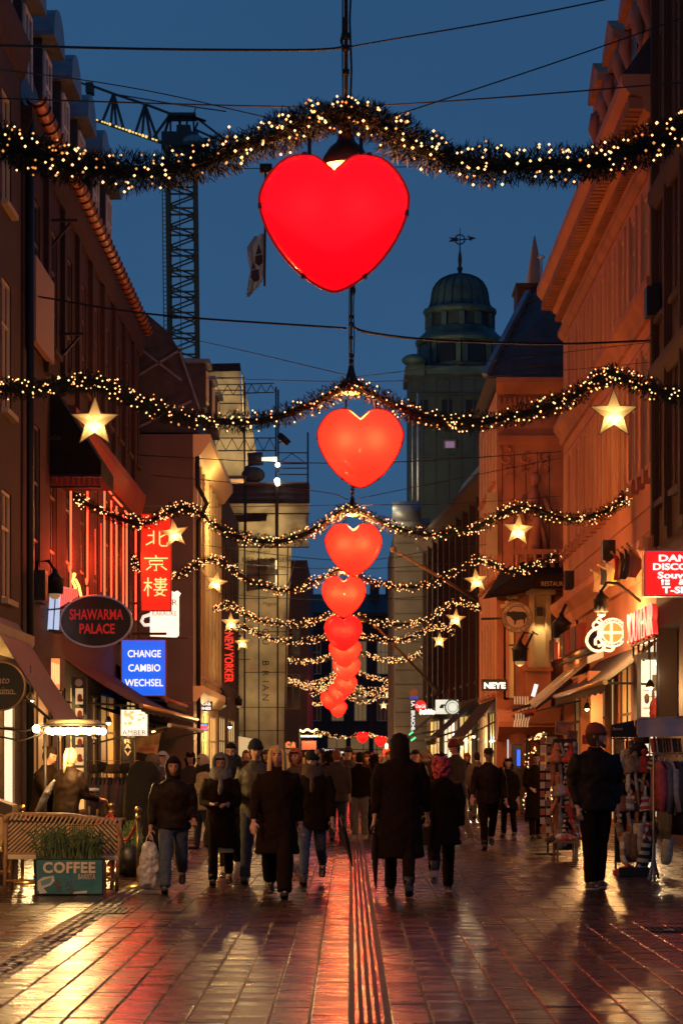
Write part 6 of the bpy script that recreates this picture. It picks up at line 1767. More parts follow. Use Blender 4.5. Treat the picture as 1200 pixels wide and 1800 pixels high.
tt = thing('far_lamp', 'red cloth lantern with a bright flame behind the tall person', 'lantern', P(679, 1330, 100)); pxbox(m, 673, 1316, 684, 1330, 100, .3); m.build('cloth', M('red_cloth', (.5, .04, .02), .7, emit=((1, .06, .02), .4)), tt)
m = MB(); m.ball(P(679, 1312, 100), .07, .07, .12); m.build('flame', glow('flame', (1, .6, .2), 8), tt); lamp('flame_light', P(679, 1306, 100), 160, (1, .5, .18), .2, parent=tt)
# awnings, right side
awning('shop_awning', 'long black awning in front of the NEYE shop', 4.5, 3.6, 3.3, 2.1, 66.5, 76, CANVAS, .2)
awning('shop_awning', 'black awning beyond the first, over the lit far shops', 4.3, 3.5, 2.9, 2.2, 77, 87, CANVAS, .2)
awning('shop_awning', 'farthest black awning on the right near the green lights', 3.6, 3.5, 2.3, 2.4, 88, 97, CANVAS, .2)
awning('shop_awning', 'brown awning under the standing SOUVENIR letters', 6.0, 3.85, 4.95, 3.0, 44.2, 55, CANVAS_B, .18, M('gold_rail', (.4, .25, .1), .4, .3))
awning('striped_awning', 'awning with pale lit stripes left of the orange post', 6.0, 3.9, 4.6, 2.7, 57, 64, CANVAS, .1, CANVAS_R)
tt = [o for o in bpy.data.objects if o.get('label', '').startswith('awning with pale')][0]
m = MB()
for k in range(5):
    yy = 57.6 + k * 1.35; m.hexa([(5.95, yy, 3.87), (4.68, yy, 2.79), (4.68, yy + .5, 2.79), (5.95, yy + .5, 3.87), (5.95, yy, 3.90), (4.68, yy, 2.83), (4.68, yy + .5, 2.83), (5.95, yy + .5, 3.90)])
m.build_each('stripe', CREAM, tt)
tt = thing('fringed_banner', 'small red fringed banner at the end of the brown awning', 'banner', P(1028, 1222, 55.5))
m = MB(); d = 55.5; pts = [P(1006, 1195, d), P(1048, 1180, d), P(1047, 1205, d), P(1008, 1216, d)]
m.face(pts[::-1]); m.face([p + Vector((0, .02, 0)) for p in pts])
for k in range(13):
    f0, f1 = k / 13, (k + .7) / 13; a = pts[3].lerp(pts[2], f0); e = pts[3].lerp(pts[2], f1); dz = Vector((0, 0, -.09 - .03 * (k % 3))); m.face([a, e, e + dz, a + dz]); m.face([a + dz, e + dz, e, a])
m.build('cloth', M('fringe_red', (.42, .10, .05), .8), tt, fix=False)
o = lettering(tt, 'SOUVENIR', P(1027, 1200, d - .02), M('gold_letter', (.6, .32, .08), .6), width=34 * d / FPX, height=11 * d / FPX); o.rotation_euler = (0, rad(-18), 0)
m = MB(); m.bar(P(1004, 1193, d), P(1050, 1177, d), .05); m.build('rail', M('gold_rail'), tt)
# red box row along the roof of that shop
tt = thing('red_letter_boxes', 'row of dark and red boxes above the brown awning', 'sign', (5.6, 56, 4.6))
m = MB(); m2 = MB()
for k in range(6): (m if k % 2 == 0 else m2).box(5.5, 5.62, 54.2 + k * 1.5, 55.5 + k * 1.5, 4.15 - .0 * k, 4.75)
m.build_each('red_box', CANVAS_R, tt); m2.build_each('dark_box', IRON, tt); m = MB(); m.bar((5.8, 54, 4.1), (5.8, 63, 4.1), .08); m.build('rail', IRON, tt)
# posts of the souvenir shop front
for k, (x, d) in enumerate(((1000, 58), (1030, 53), (1048, 50.5))):
    tt = thing('shop_post', ['thin orange post beside the striped awning', 'orange post under the fringed banner', 'orange post nearest the lit show window'][k], 'post', (P(x, 0, d).x, d, 0), 0, 'orange posts of the souvenir shop')
    m = MB(); xx = P(x, 0, d).x; m.box(xx - .13, xx + .13, d, d + .25, 0, 3.4); m.build('shaft', STUCCO_O, tt); m = MB(); m.box(xx - .18, xx + .18, d - .05, d + .3, 3.2, 3.45); m.build('head', STUCCO_O, tt)
# lit show window facing the camera with toys inside
d = 43.8
tt = thing('show_window', 'bright show window with toys hanging inside at the right edge', 'shop window', P(1150, 1262, d))
m = MB(); pxbox(m, 1125, 1158, 1172, 1262, d + .5, .04); m.build('back_wall', GLASS_W, tt)
m = MB(); pxbox(m, 1119, 1150, 1126, 1264, d - .05, .6); pxbox(m, 1170, 1150, 1185, 1330, d - .05, .6); pxbox(m, 1126, 1146, 1170, 1158, d - .05, .6); pxbox(m, 1126, 1260, 1170, 1268, d - .05, .6); m.build('frame', FRAME_B, tt)
for k, (y) in enumerate((1213, 1224, 1244)):
    m = MB(); pxbox(m, 1130, y, 1170, y + 1.4, d + .35, .03); m.build('rail', M('pink_rail', (.5, .2, .15), .5), tt)
m = MB(); pxbox(m, 1146, 1186, 1170, 1213, d + .25, .06); m.build('panel', M('grey_panel', (.25, .2, .13), .7), tt)
m = MB(); m.smooth = True; m.ball(P(1152, 1244, d + .2), .13, .1, .20, 8, 6); m.ball(P(1150, 1254, d + .2), .11, .1, .12, 8, 6); m.build('red_toy', M('toy_red', (.6, .05, .02), .6), tt)
m = MB(); m.smooth = True; m.ball(P(1161, 1246, d + .2), .10, .09, .16, 8, 6); m.ball(P(1136, 1228, d + .2), .05, .05, .10, 8, 6); m.ball(P(1155, 1218, d + .2), .03, .03, .12); m.ball(P(1147, 1222, d + .2), .03, .03, .12); m.build('brown_toy', M('toy_brown', (.3, .14, .06), .7), tt)
m = MB(); m.smooth = True; m.tube([P(1152, 1168, d + .2), P(1168, 1160, d + .2)], .04, 6); m.build_each('tube_light', NEON_W, tt)
lamp('window_light', P(1150, 1190, d - .3), 9, (1, .8, .5), .2, parent=tt)
# blue screen shop entrance
d = 58.0
tt = board('blue_screen', 'upright blue glowing screen in a dark shop entrance', 898, 1308, 916, 1352, d, M('dark_blue_case', (.01, .02, .10), .3), IRON, .15, .02, 'screen')
m = MB(); pxbox(m, 908, 1318, 914, 1346, d - .004, .01); m.build('picture', NEON_B, tt)
m = MB(); pxbox(m, 891, 1300, 893.5, 1365, d - .1, .05); m.build('edge_light', glow('cold_edge', (.5, .75, .9), .6), tt)
# white slats and lit corner sign above it
tt = thing('slatted_light', 'two rows of white lit wavy slats above the blue screen', 'light fitting', P(917, 1275, 60))
m = MB()
for k in range(6):
    x = 904 + k * 4.6
    m.bar(P(x, 1238, 60), P(x, 1224, 60), .03); m.tube([P(x - 1, 1278, 60), P(x, 1268, 60), P(x + 2, 1264, 60), P(x + 2, 1254, 60)], .02, 5)
m.build_each('slat', glow('slat_white', (1, .74, .42), .25), tt); m = MB(); m.bar(P(900, 1249, 60.1), P(932, 1239, 60.1), .08); m.build('rail', IRON, tt)
m = MB(); m.bar(P(936, 1224, 62), P(942, 1203, 62), .10); solo(m, 'corner_light', glow('corner_white', (.8, .95, .95), 1.1), 'small white lit wedge under the bay window', 'light', P(939, 1214, 62))
floodlight('black lantern on the ornate house below the beef sign', 913, 1161, 63, 1.25, 4.8, 14)
floodlight('black carved lantern beside the lit niche', 986, 1120, 60, 1.4, 6.0, 120)  # light added to this lantern to brighten the salmon wall
tt = thing('lit_doorway_garland', 'doorway outlined with fairy lights left of the souvenir racks', 'string lights', P(930, 1440, 47))
m = MB()
for x0, y0, x1, y1, n_ in ((926, 1310, 924, 1425, 40), (926, 1300, 958, 1291, 38), (966, 1380, 968, 1444, 26), (936, 1312, 940, 1330, 8)):
    for k in range(n_):
        f = R.random(); m.octa(P(x0 + (x1 - x0) * f + R.gauss(0, 2.5), y0 + (y1 - y0) * f + R.gauss(0, 2.5), 47 + R.gauss(0, .05)), .016)
props(m.build('fairy_lights', BULB, tt, fix=False), kind='stuff')
m = MB(); m.smooth = True; m.tube([P(966, 1445, 47), P(966, 1380, 47)], .03, 6); m.tube([P(925, 1445, 47), P(925, 1300, 47), P(960, 1291, 47)], .04, 6); m.build('arch', IRON, tt)
# light spilling from the shops (their lamps hang behind the awnings)
for nm, (x, X, y, z), e, cl in (('shop_lamp', (0, -5.4, 38.5, 2.5), 200, (1, .60, .22)), ('shop_lamp', (0, -5.3, 50, 2.3), 130, (1, .55, .2)), ('shop_lamp', (0, -5.0, 58, 2.2), 90, (1, .5, .18)), ('shop_lamp', (0, -3.8, 72, 2.5), 200, (1, .62, .25)), ('shop_lamp', (0, 5.4, 41, 2.8), 130, (1, .6, .25)), ('shop_lamp', (0, 5.2, 50, 2.6), 60, (1, .45, .16)), ('shop_lamp', (0, 3.9, 72, 2.2), 200, (1, .68, .34)), ('shop_lamp', (0, 3.0, 88, 2.2), 220, (1, .72, .4))):
    tt = thing('hanging_lamp', 'small shop lamp hanging under the awning %s' % ('at the gelato shop', 'by the amber shop', 'by the red edged awning', 'of the lavender house', 'of the toy window', 'of the souvenir shop', 'of the NEYE shop', 'of the far shop', 'nearest the camera at the gelato shop')[{38.5: 0, 23.2: 8, 58: 2, 41: 4, 88: 7}.get(y, {-5.3: 1, -3.8: 3, 5.2: 5, 3.9: 6}.get(X))], 'lamp', (X, y, z))
    m = MB(); m.smooth = True; m.rings([(0, 0, 0, .09, .09), (0, 0, .10, .05, .05), (0, 0, .14, .02, .02)], 8); m.tube([(0, 0, .13), (0, 0, .6)], .008, 4); m.build('shade', IRON, tt, local=True)
    m = MB(); m.ball((0, 0, 0), .05); m.build('bulb', glow('shop_bulb', (1, .7, .35), 6), tt, local=True)
    lamp('lamp_light', (X, y, z - .12), e, cl, .06, parent=tt)
# ---------------------------------------------------------------- cafe corner on the left
d = 25.9
tt = thing('rattan_bench', 'woven rattan cafe bench with cream seat behind the coffee sign', 'bench', (P(112, 0, d).x, d, 0))
k_ = d / FPX
def q(x, y, dd=0.0): return P(x, y, d + dd)
m = MB(); m.smooth = True
zg = 0.0
def post(x0, y0, x1, dd0, dd1, r=.021):
    a = q(x0, y0, dd0); e = P(x1, 1330, d + dd1); e.z = 0.0
    m.tube([a, a.lerp(e, .5), e], r, 7)
post(12, 1440, 9, 0, 0); post(212, 1440, 205, 0, 0); post(20, 1500, 22, .45, .5); post(200, 1500, 196, .45, .5)
m.tube([q(10, 1446), q(14, 1434), q(24, 1431), q(120, 1433), q(195, 1442), q(207, 1452), q(213, 1470)], .026, 8)
m.tube([q(12, 1500), q(210, 1504)], .018, 6); m.tube([q(12, 1548), q(205, 1548)], .014, 6)
m.tube([q(214, 1465), q(216, 1490, .25), q(205, 1508, .5)], .02, 6); m.tube([q(213, 1475), q(190, 1520, .3)], .014, 6)
m.tube([q(10, 1465), q(6, 1490, .25), q(12, 1508, .5)], .02, 6); m.tube([q(9, 1540), q(24, 1512, .1), q(22, 1560, .3)], .012, 6)
m.build('frame', RATTAN, tt)
m = MB(); m.hexa([q(14, 1500, .012), q(206, 1503, .012), q(206, 1503, .03), q(14, 1500, .03), q(16, 1440, .012), q(205, 1450, .012), q(205, 1450, .03), q(16, 1440, .03)]); m.build('back_panel', RATTAN_D, tt)
# diagonal woven strips of the back
k = 0
for i in range(-6, 26):
    x0 = 14 + i * 8.2; y0, y1 = 1500, 1442
    if i < 13: xa, ya, xb, yb = x0, 1500, x0 + 58, 1446
    else: xa, ya, xb, yb = x0, 1448, x0 + 52, 1502
    for _ in range(2):
        if xa < 15: f = (15 - xa) / (xb - xa); ya += (yb - ya) * f; xa = 15
        if xb > 206: f = (206 - xa) / (xb - xa); yb = ya + (yb - ya) * f; xb = 206
    if xb - xa < 4: continue
    mm = MB(); mm.bar(q(xa, ya), q(xb, yb), .021, .008, (0, 1, 0)); mm.build('woven_strip', RATTAN_L, tt)
for i in range(24):
    xa = 18 + i * 7.9; yy = 1433 + (xa - 14) * .045
    mm = MB(); mm.bar(q(xa, yy + 8, -.03), q(xa + 6, yy - 2, -.03), .018, .01, (0, 1, 0)); mm.build('wrapped_strip', RATTAN_L, tt)
m = MB(); m.hexa([q(14, 1510, -.02), q(208, 1512, -.02), q(202, 1508, .5), q(20, 1506, .5), q(14, 1502, -.02), q(208, 1504, -.02), q(202, 1500, .5), q(20, 1498, .5)]); m.build('seat', CREAM, tt)
# coffee planter
d = 25.4
tt = thing('coffee_planter', 'teal planter box printed COFFEE BARISTA with grassy plants', 'planter', (P(122, 0, d).x, d, 0))
a = P(62, 1575, d); c = P(182, 1510, d)
m = MB(); m.box(a.x, c.x, d, d + .3, 0.005, c.z); m.build('box', IRON, tt)
m = MB(); pxbox(m, 65, 1512, 180, 1571, d - .012, .01); m.build('print_panel', TEAL, tt)
CW = M('cream_ink', (.62, .52, .40), .6)
lettering(tt, 'COFFEE', P(122, 1525, d - .016), CW, width=92 * d / FPX, height=20 * d / FPX, depth=.008, bold=.035, space=1.08)
lettering(tt, 'BARISTA', P(153, 1541, d - .016), CW, width=30 * d / FPX, height=9 * d / FPX, depth=.008)
lettering(tt, 'Premium', P(138, 1548, d - .018), M('blue_ink', (.06, .22, .34), .6), width=46 * d / FPX, height=14 * d / FPX, depth=.006, shear=.3)
m = MB()
def poly(pts, yy): m.face([Vector((P(x, y, d).x, yy, P(x, y, d).z)) for x, y in pts])
poly([(67, 1548), (76, 1542), (95, 1539), (97, 1548), (90, 1556), (80, 1560), (67, 1566)], d - .0145); poly([(68, 1556), (76, 1560), (84, 1569), (70, 1571)], d - .0147)
poly([(128, 1568), (154, 1565), (153, 1570), (130, 1571)], d - .0145)
m.build('cup_print', M('cup_print', (.5, .52, .46), .6), tt)
m = MB(); poly([(72, 1549), (80, 1546), (92, 1542), (90, 1551), (82, 1555), (74, 1557)], d - .016); m.build('cup_inside', M('cup_teal', (.12, .28, .27), .6), tt)
m = MB()
for k in range(22): p = P(R.uniform(98, 138), R.uniform(1546, 1568), d); m.ball((p.x, d - .014, p.z), .014, .004, .010, 6, 4)
m.build_each('bean_print', M('bean_print', (.14, .04, .02), .6), tt)
def grass(cx, cz, hgt, wid, n, name, label, group=None, yy=None):
    pl = thing(name, label, 'plant', (cx, yy, cz), 0, group)
    m = MB()
    for k in range(n):
        x0 = cx + R.gauss(0, wid * .3); y0 = yy + R.gauss(0, .05); h = hgt * R.uniform(.45, 1.0); lean = R.gauss(0, .35); w = R.uniform(.004, .008)
        tl = Vector((x0, y0, cz)); pts = [tl, tl + Vector((lean * h * .3, R.gauss(0, .03), h * .55)), tl + Vector((lean * h * 1.0, R.gauss(0, .05), h * (.95 - abs(lean) * .3)))]
        pv = pts[0]; 
        for p, e in zip(pts, pts[1:]): m.face([p - Vector((w, 0, 0)), p + Vector((w, 0, 0)), e + Vector((w * .6, 0, 0)), e - Vector((w * .6, 0, 0))])
        if k % 2:
            for r in range(4):
                p = pts[1].lerp(pts[2], r / 4); sg = R.choice((-1, 1)); m.face([p, p + Vector((0, 0, .012)), p + Vector((sg * .045, R.gauss(0, .01), .035)), p + Vector((sg * .03, 0, .012))])
    m.build('leaves', LEAF, pl, fix=False)
    return pl
grass(P(95, 0, d).x, c.z - .02, .46, .30, 130, 'potted_grass', 'left of two grassy plants in the coffee planter', 'grassy plants in the planter', d + .15)
grass(P(150, 0, d).x, c.z - .02, .42, .32, 130, 'potted_grass', 'right of two grassy plants in the coffee planter', 'grassy plants in the planter', d + .15)
# stanchions and rope
def stanchion(x, d, label):
    X = P(x, 0, d).x
    tt = thing('stanchion', label, 'stanchion', (X, d, 0), 0, 'brass rope posts of the cafe')
    m = MB(); m.smooth = True; m.rings([(0, 0, 0, .16, .16), (0, 0, .015, .16, .16), (0, 0, .04, .08, .08), (0, 0, .06, .03, .03)], 18); m.build('base', BRASS, tt, local=True)
    m = MB(); m.smooth = True; m.tube([(0, 0, .05), (0, 0, .88)], .022, 10); m.rings([(0, 0, .80, .03, .03), (0, 0, .84, .034, .034), (0, 0, .86, .03, .03)], 10); m.build('post', BRASS, tt, local=True)
    m = MB(); m.smooth = True; m.ball((0, 0, .925), .042, .042, .042, 12, 8); m.build('knob', BRASS, tt, local=True)
    return Vector((X, d, .82))
s1 = stanchion(243, 26.8, 'brass rope post with ball top right of the rattan bench')
s2 = stanchion(40, 27.8, 'brass rope post behind the left end of the rattan bench')
s3 = stanchion(196, 29.3, 'brass rope post standing farther back by the clothes rack')
def rope(a, e, label):
    m = MB(); m.smooth = True; c = [a.lerp(e, i / 14) + Vector((0, 0, -.30 * math.sin(PI * i / 14))) for i in range(15)]; m.tube(c, .019, 7)
    solo(m, 'rope', M('red_rope', (.40, .03, .02), .7, bump=(80, .4)), label, 'rope', tuple(a))
rope(s1, s3, 'sagging red velvet rope from the front brass post'); rope(s2, s3, 'red velvet rope behind the rattan bench')
# second rattan chair cut by the left edge
d = 26.3; X0 = P(-22, 0, d).x
tt = thing('rattan_chair', 'rattan cafe chair cut off by the left edge', 'chair', (X0, d, 0))
m = MB(); m.smooth = True
for sx in (-.2, .2):
    for sy in (0, .42): m.tube([(X0 + sx, d + sy, 0), (X0 + sx * .95, d + sy, .88 if sy == 0 else .45)], .016, 6)
m.tube([(X0 - .2, d, .86), (X0, d, .92), (X0 + .2, d, .86)], .018, 6)
for z in (.2, .45): m.tube([(X0 - .2, d, z), (X0 + .2, d, z), (X0 + .2, d + .42, z), (X0 - .2, d + .42, z), (X0 - .2, d, z)], .013, 6)
m.build('frame', RATTAN, tt)
m = MB(); m.box(X0 - .2, X0 + .2, d - .01, d + .43, .455, .49); m.build('seat', CREAM, tt)
m = MB(); m.box(X0 - .18, X0 + .18, d - .006, d + .006, .5, .86); m.build('back_panel', RATTAN_L, tt)
# round table with a white top, candle holders
def table(x, d, r, h, top, label):
    X = P(x, 0, d).x
    tt = thing('cafe_table', label, 'table', (X, d, 0))
    m = MB(); m.smooth = True; m.rings([(0, 0, h - .04, r * .97, r * .97), (0, 0, h - .02, r, r), (0, 0, h, r, r)], 24); m.build('top', top, tt, local=True)
    m = MB(); m.smooth = True; m.tube([(0, 0, .03), (0, 0, h - .03)], .03, 8); m.rings([(0, 0, 0, .2, .2), (0, 0, .03, .18, .18), (0, 0, .05, .04, .04)], 14); m.build('pedestal', IRON, tt, local=True)
    return Vector((X, d, h))
table(160, 30.5, .115, 1.13, WHITE_P, 'tall small white topped table by the menu column')
tb = table(165, 30.0, .42, .74, WOOD, 'dark wooden table behind the bench')
for k, dx in enumerate((-.05, .06)):
    m = MB(); m.smooth = True; m.rings([(tb.x + dx, 29.9, .742, .016, .016), (tb.x + dx, 29.9, .90 - k * .04, .018, .018)], 8); solo(m, 'table_menu_stand', WOOD, ['taller', 'shorter'][k] + ' wooden peg standing on the dark cafe table', 'stand', (tb.x + dx, 29.9, .742))
# dark crate-like counter at far left, tilted board
m = MB(); dd = 27.5; m.hexa([(P(-30, 0, dd).x, dd, 0), (P(22, 0, dd).x, dd, 0), (P(22, 0, dd).x, dd + .5, 0), (P(-30, 0, dd).x, dd + .5, 0), (P(-30, 0, dd).x, dd, P(0, 1398, dd).z), (P(22, 0, dd).x, dd, P(0, 1416, dd).z), (P(22, 0, dd).x, dd + .5, P(0, 1416, dd).z), (P(-30, 0, dd).x, dd + .5, P(0, 1398, dd).z)])
solo(m, 'counter', M('counter_wood', (.05, .03, .018), .5), 'dark sloping counter cut off by the left edge', 'counter', (P(0, 0, dd).x, dd, 0))
# parasol with a ring of bright bulbs
d = 28.1; c = P(130, 1288, d)
tt = thing('bulb_parasol', 'low flat awning hoop with a string of dazzling bulbs over the cafe', 'string lights', (c.x, d, 0))
m = MB(); m.smooth = True; m.tube([(c.x - .38, d + .2, 0), (c.x - .38, d + .2, c.z + .2)], .022, 6)
hoop = [Vector((c.x + .38 * math.cos(a), d + .16 * math.sin(a), c.z + .10)) for a in [2 * PI * k / 28 for k in range(29)]]
m.tube(hoop, .012, 6); m.tube([Vector((c.x - .95, d - .1, c.z + .06)), Vector((c.x - .6, d, c.z + .02)), Vector((c.x - .3, d - .05, c.z + .08))], .014, 5); m.tube([Vector((c.x - 1.05, d - .1, c.z - .02)), Vector((c.x - .65, d, c.z - .10)), Vector((c.x - .33, d - .05, c.z + .0))], .012, 5)
m.build('hoop', IRON, tt)
m = MB(); m.smooth = True; m.rings([(c.x, d, c.z + .10, .37, .15), (c.x, d, c.z + .16, .30, .12), (c.x, d, c.z + .17, .0, .0)], 24, False); m.build('cap', M('cream_cloth', (.6, .45, .25), .7), tt)
CAFE_B = glow('cafe_bulb', (1.0, .60, .22), 40)
for k in range(15):
    a = PI + 2 * PI * k / 22 * 1.5; x = c.x - .36 + .72 * k / 14 if k else c.x - .46
    m = MB(); m.smooth = True; m.ball((x, d - .13 * math.sin(PI * k / 14), c.z + .02 + (.03 if k == 0 else 0) + .008 * math.sin(k * 2.2)), .042 if k else .05, None, None, 8, 6); m.build('bulb', CAFE_B, tt)
lamp('bulb_light', (c.x, d - .25, c.z - .02), 190, (1.0, .58, .20), .2, parent=tt)

# clothes rack with coats and fur hats
d = 31.5
x0, x1 = P(155, 0, d).x, P(243, 0, d).x
tt = thing('clothes_rack', 'metal clothes rail full of dark coats by the cafe', 'clothes rack', ((x0 + x1) / 2, d, 0))
m = MB(); m.smooth = True
zr = P(0, 1357, d).z
m.tube([(x0, d, 0.02), (x0, d, zr + .16), (x1, d, zr + .16), (x1, d, .02)], .014, 6); m.tube([(x0, d, zr), (x1, d, zr)], .014, 6)
m.tube([(x0, d - .25, .03), (x0, d + .25, .03)], .018, 6); m.tube([(x1, d - .25, .03), (x1, d + .25, .03)], .018, 6); m.build('frame', BRASS, tt)
def garment(X, Y, ztop, wid, leng, thick, mat, label, rot=PI / 2, group='coats on the rail', name='hanging_coat', cat='coat'):
    g_ = thing(name, label, cat, (X, Y, ztop), rot, group)
    m = MB(); m.smooth = True
    rows = [(-.03, wid * .16), (-.07, wid * .34), (-.13, wid * .5), (-.3, wid * .47), (-leng * .6, wid * .5), (-leng, wid * .54)]
    rr_ = []
    for z, w in rows: rr_.append((R.gauss(0, .006), R.gauss(0, .008), z, w, thick * R.uniform(.7, 1.1)))
    m.rings(rr_, 12); m.build('cloth', mat, g_, local=True)
    m = MB(); m.smooth = True
    for sx in (-1, 1): m.tube([(sx * wid * .44, 0, -.14), (sx * wid * .58, R.gauss(0, .02), -.42), (sx * wid * .6, R.gauss(0, .03), -.66)], [.055, .05, .042], 7)
    m.build_each('sleeve', mat, g_, local=True)
    m = MB(); m.tube([(0, 0, -.04), (0, 0, .02), (.02, 0, .045), (.03, 0, .02)], .005, 4); m.build_each('hanger', STEEL, g_, local=True)
CO = [M('coat_%d' % i, cl, .85, noise=(14, .35)) for i, cl in enumerate(((.05, .03, .025), (.09, .035, .03), (.03, .025, .03), (.07, .05, .03), (.12, .05, .03), (.02, .018, .018)))]
cn = ['dark brown', 'maroon', 'charcoal', 'olive brown', 'rust', 'black']
for k in range(12):
    garment(x0 + .05 + (x1 - x0 - .1) * k / 11, d + R.gauss(0, .01), zr - .045, .44, R.uniform(.75, .95), .035, CO[k % 6], '%s coat %s on the clothes rail by the cafe' % (cn[k % 6], ['at the left end', 'second', 'third', 'fourth', 'fifth', 'sixth', 'seventh', 'eighth', 'ninth', 'tenth', 'eleventh', 'at the right end'][k] + ('' if k in (0, 11) else ' from the left')))
def fur_hat(p, r, mat, label, group='fur hats on the rail', name='fur_hat'):
    m = MB(); m.smooth = True
    m.rings([(p[0], p[1], p[2] - r * .55, r * .8, r * .8), (p[0], p[1], p[2] - r * .35, r * 1.05, r * 1.05), (p[0], p[1], p[2] + r * .1, r * 1.02, r * 1.02), (p[0], p[1], p[2] + r * .5, r * .8, r * .8), (p[0], p[1], p[2] + r * .68, r * .3, r * .3)], 14)
    o = solo(m, name, mat, label, 'hat', tuple(p), group)
    remesh(o, r * .14, 1, (r * .35, r * .25, int(r * 1000)))
FUR = [M('fur_brown', (.05, .026, .013), .95, noise=(40, .5)), M('fur_dark', (.010, .006, .004), .95, noise=(40, .5)), M('fur_tan', (.12, .065, .03), .95, noise=(40, .5))]
for k, (x, y, r) in enumerate(((168, 1352, .10), (180, 1349, .10), (193, 1352, .10), (206, 1352, .095), (222, 1351, .11), (240, 1351, .13))):
    p = P(x, y, d); fur_hat(p, r, FUR[k % 3], ['brown fur hat at the left end on top of the clothes rail', 'dark fur hat second on top of the clothes rail', 'tan fur hat third on top of the clothes rail', 'brown fur hat fourth on top of the clothes rail', 'dark fur hat fifth on top of the clothes rail', 'biggest fur hat at the right end of the clothes rail'][k])
# big black fur coat on a dummy at the rack's end
p = P(252, 1400, 31.0)
m = MB(); m.smooth = True; m.rings([(p.x, 31, .35, .20, .18), (p.x, 31, .7, .23, .2), (p.x, 31, 1.1, .24, .2), (p.x, 31, 1.35, .22, .18), (p.x, 31, 1.48, .12, .12)], 14)
o = solo(m, 'fur_coat', FUR[1], 'long black fur coat on a stand at the end of the clothes rail', 'coat', (p.x, 31, .35)); remesh(o, .035, 1, (.05, .08, 80))
m = MB(); m.tube([(p.x, 31, 0), (p.x, 31, .4)], .02, 6); m.rings([(p.x, 31, 0, .2, .2), (p.x, 31, .03, .2, .2)], 12); solo(m, 'coat_stand', IRON, 'black round foot of the stand under the long fur coat', 'stand', (p.x, 31, 0))
grass(P(228, 0, 29.5).x, .35, .45, .2, 60, 'potted_reed', 'tall dry reed in a dark pot beside the front brass post', None, 29.5)
m = MB(); m.smooth = True; X = P(228, 0, 29.5).x; m.rings([(X, 29.5, 0, .15, .15), (X, 29.5, .4, .19, .19)], 14); solo(m, 'plant_pot', BLACK, 'dark round pot holding the tall dry reed', 'pot', (X, 29.5, 0))

# ---------------------------------------------------------------- souvenir stalls on the right
KN = [('cream', (.46, .38, .28)), ('grey', (.22, .20, .19)), ('brown', (.20, .11, .06)), ('red', (.40, .04, .03)), ('black', (.03, .026, .026)), ('tan', (.34, .21, .11)), ('rust', (.35, .12, .05)), ('white', (.58, .53, .46))]
KM = {n: M('knit_' + n, c, .95, noise=(28, .35), bump=(120, .5)) for n, c in KN}
def striped(name, c1, c2, scale):
    if name in _mats: return _mats[name]
    m = bpy.data.materials.new(name); m.use_nodes = True; n = m.node_tree.nodes; l = m.node_tree.links; b = n['Principled BSDF']; b.inputs['Roughness'].default_value = .95
    tc = n.new('ShaderNodeTexCoord'); sp = n.new('ShaderNodeSeparateXYZ'); l.new(tc.outputs['Object'], sp.inputs[0])
    mu = n.new('ShaderNodeMath'); mu.operation = 'MULTIPLY'; mu.inputs[1].default_value = scale; fr = n.new('ShaderNodeMath'); fr.operation = 'FRACT'; gt = n.new('ShaderNodeMath'); gt.operation = 'GREATER_THAN'; gt.inputs[1].default_value = .5
    l.new(sp.outputs[2], mu.inputs[0]); l.new(mu.outputs[0], fr.inputs[0]); l.new(fr.outputs[0], gt.inputs[0])
    mx = n.new('ShaderNodeMix'); mx.data_type = 'RGBA'; mx.inputs[6].default_value = (*c1, 1); mx.inputs[7].default_value = (*c2, 1); l.new(gt.outputs[0], mx.inputs[0]); l.new(mx.outputs[2], b.inputs['Base Color'])
    _mats[name] = m; return m
STR = [('cream and black striped', striped('knit_cb', KN[0][1], KN[4][1], 14)), ('red and white striped', striped('knit_rw', KN[3][1], KN[7][1], 12)), ('grey and brown banded', striped('knit_gb', KN[1][1], KN[2][1], 9)), ('tan and white banded', striped('knit_tw', KN[5][1], KN[7][1], 7))]
def sock_mesh(s=1.0, mit=False):
    m = MB(); m.smooth = True
    if mit:
        m.tube([(0, 0, .05), (0, 0, 0), (0, 0, -.03), (0, 0, -.10), (0, 0, -.18), (0, 0, -.225)], [.05, .052, .045, .06, .052, .02], 10, True, .45)
        m.tube([(.03, 0, -.06), (.075, 0, -.10), (.085, 0, -.135)], [.03, .026, .012], 7, True, .7)
    else:
        m.tube([(0, 0, .06), (0, 0, -.02), (0, 0, -.14), (.015, 0, -.20), (.06, 0, -.245), (.11, 0, -.265), (.13, 0, -.268)], [.052, .05, .048, .055, .046, .036, .012], 10, True, .5)
    for i, v in enumerate(m.v): m.v[i] = (v[0] * s, v[1] * s, v[2] * s)
    return m
def hat_mesh():
    m = MB(); m.smooth = True
    m.rings([(0, 0, -.10, .10, .09), (0, 0, -.095, .112, .10), (0, 0, -.03, .112, .10), (0, 0, -.028, .10, .09), (0, 0, .05, .09, .08), (0, 0, .11, .04, .035), (0, 0, .12, .0, .0)], 14)
    m.ball((0, 0, .15), .045, .045, .045, 8, 6); return m
def slipper_mesh():
    m = MB(); m.smooth = True
    m.rings([(0, 0, -.16, .03, .02), (0, 0, -.13, .055, .035), (0, 0, -.05, .062, .045), (0, 0, .04, .055, .05), (0, 0, .10, .06, .055), (0, 0, .125, .05, .045)], 12); return m
GOODS = {'sock': sock_mesh, 'mitten': lambda: sock_mesh(1.0, True), 'knit_hat': hat_mesh, 'slipper': slipper_mesh}
_gm = {}
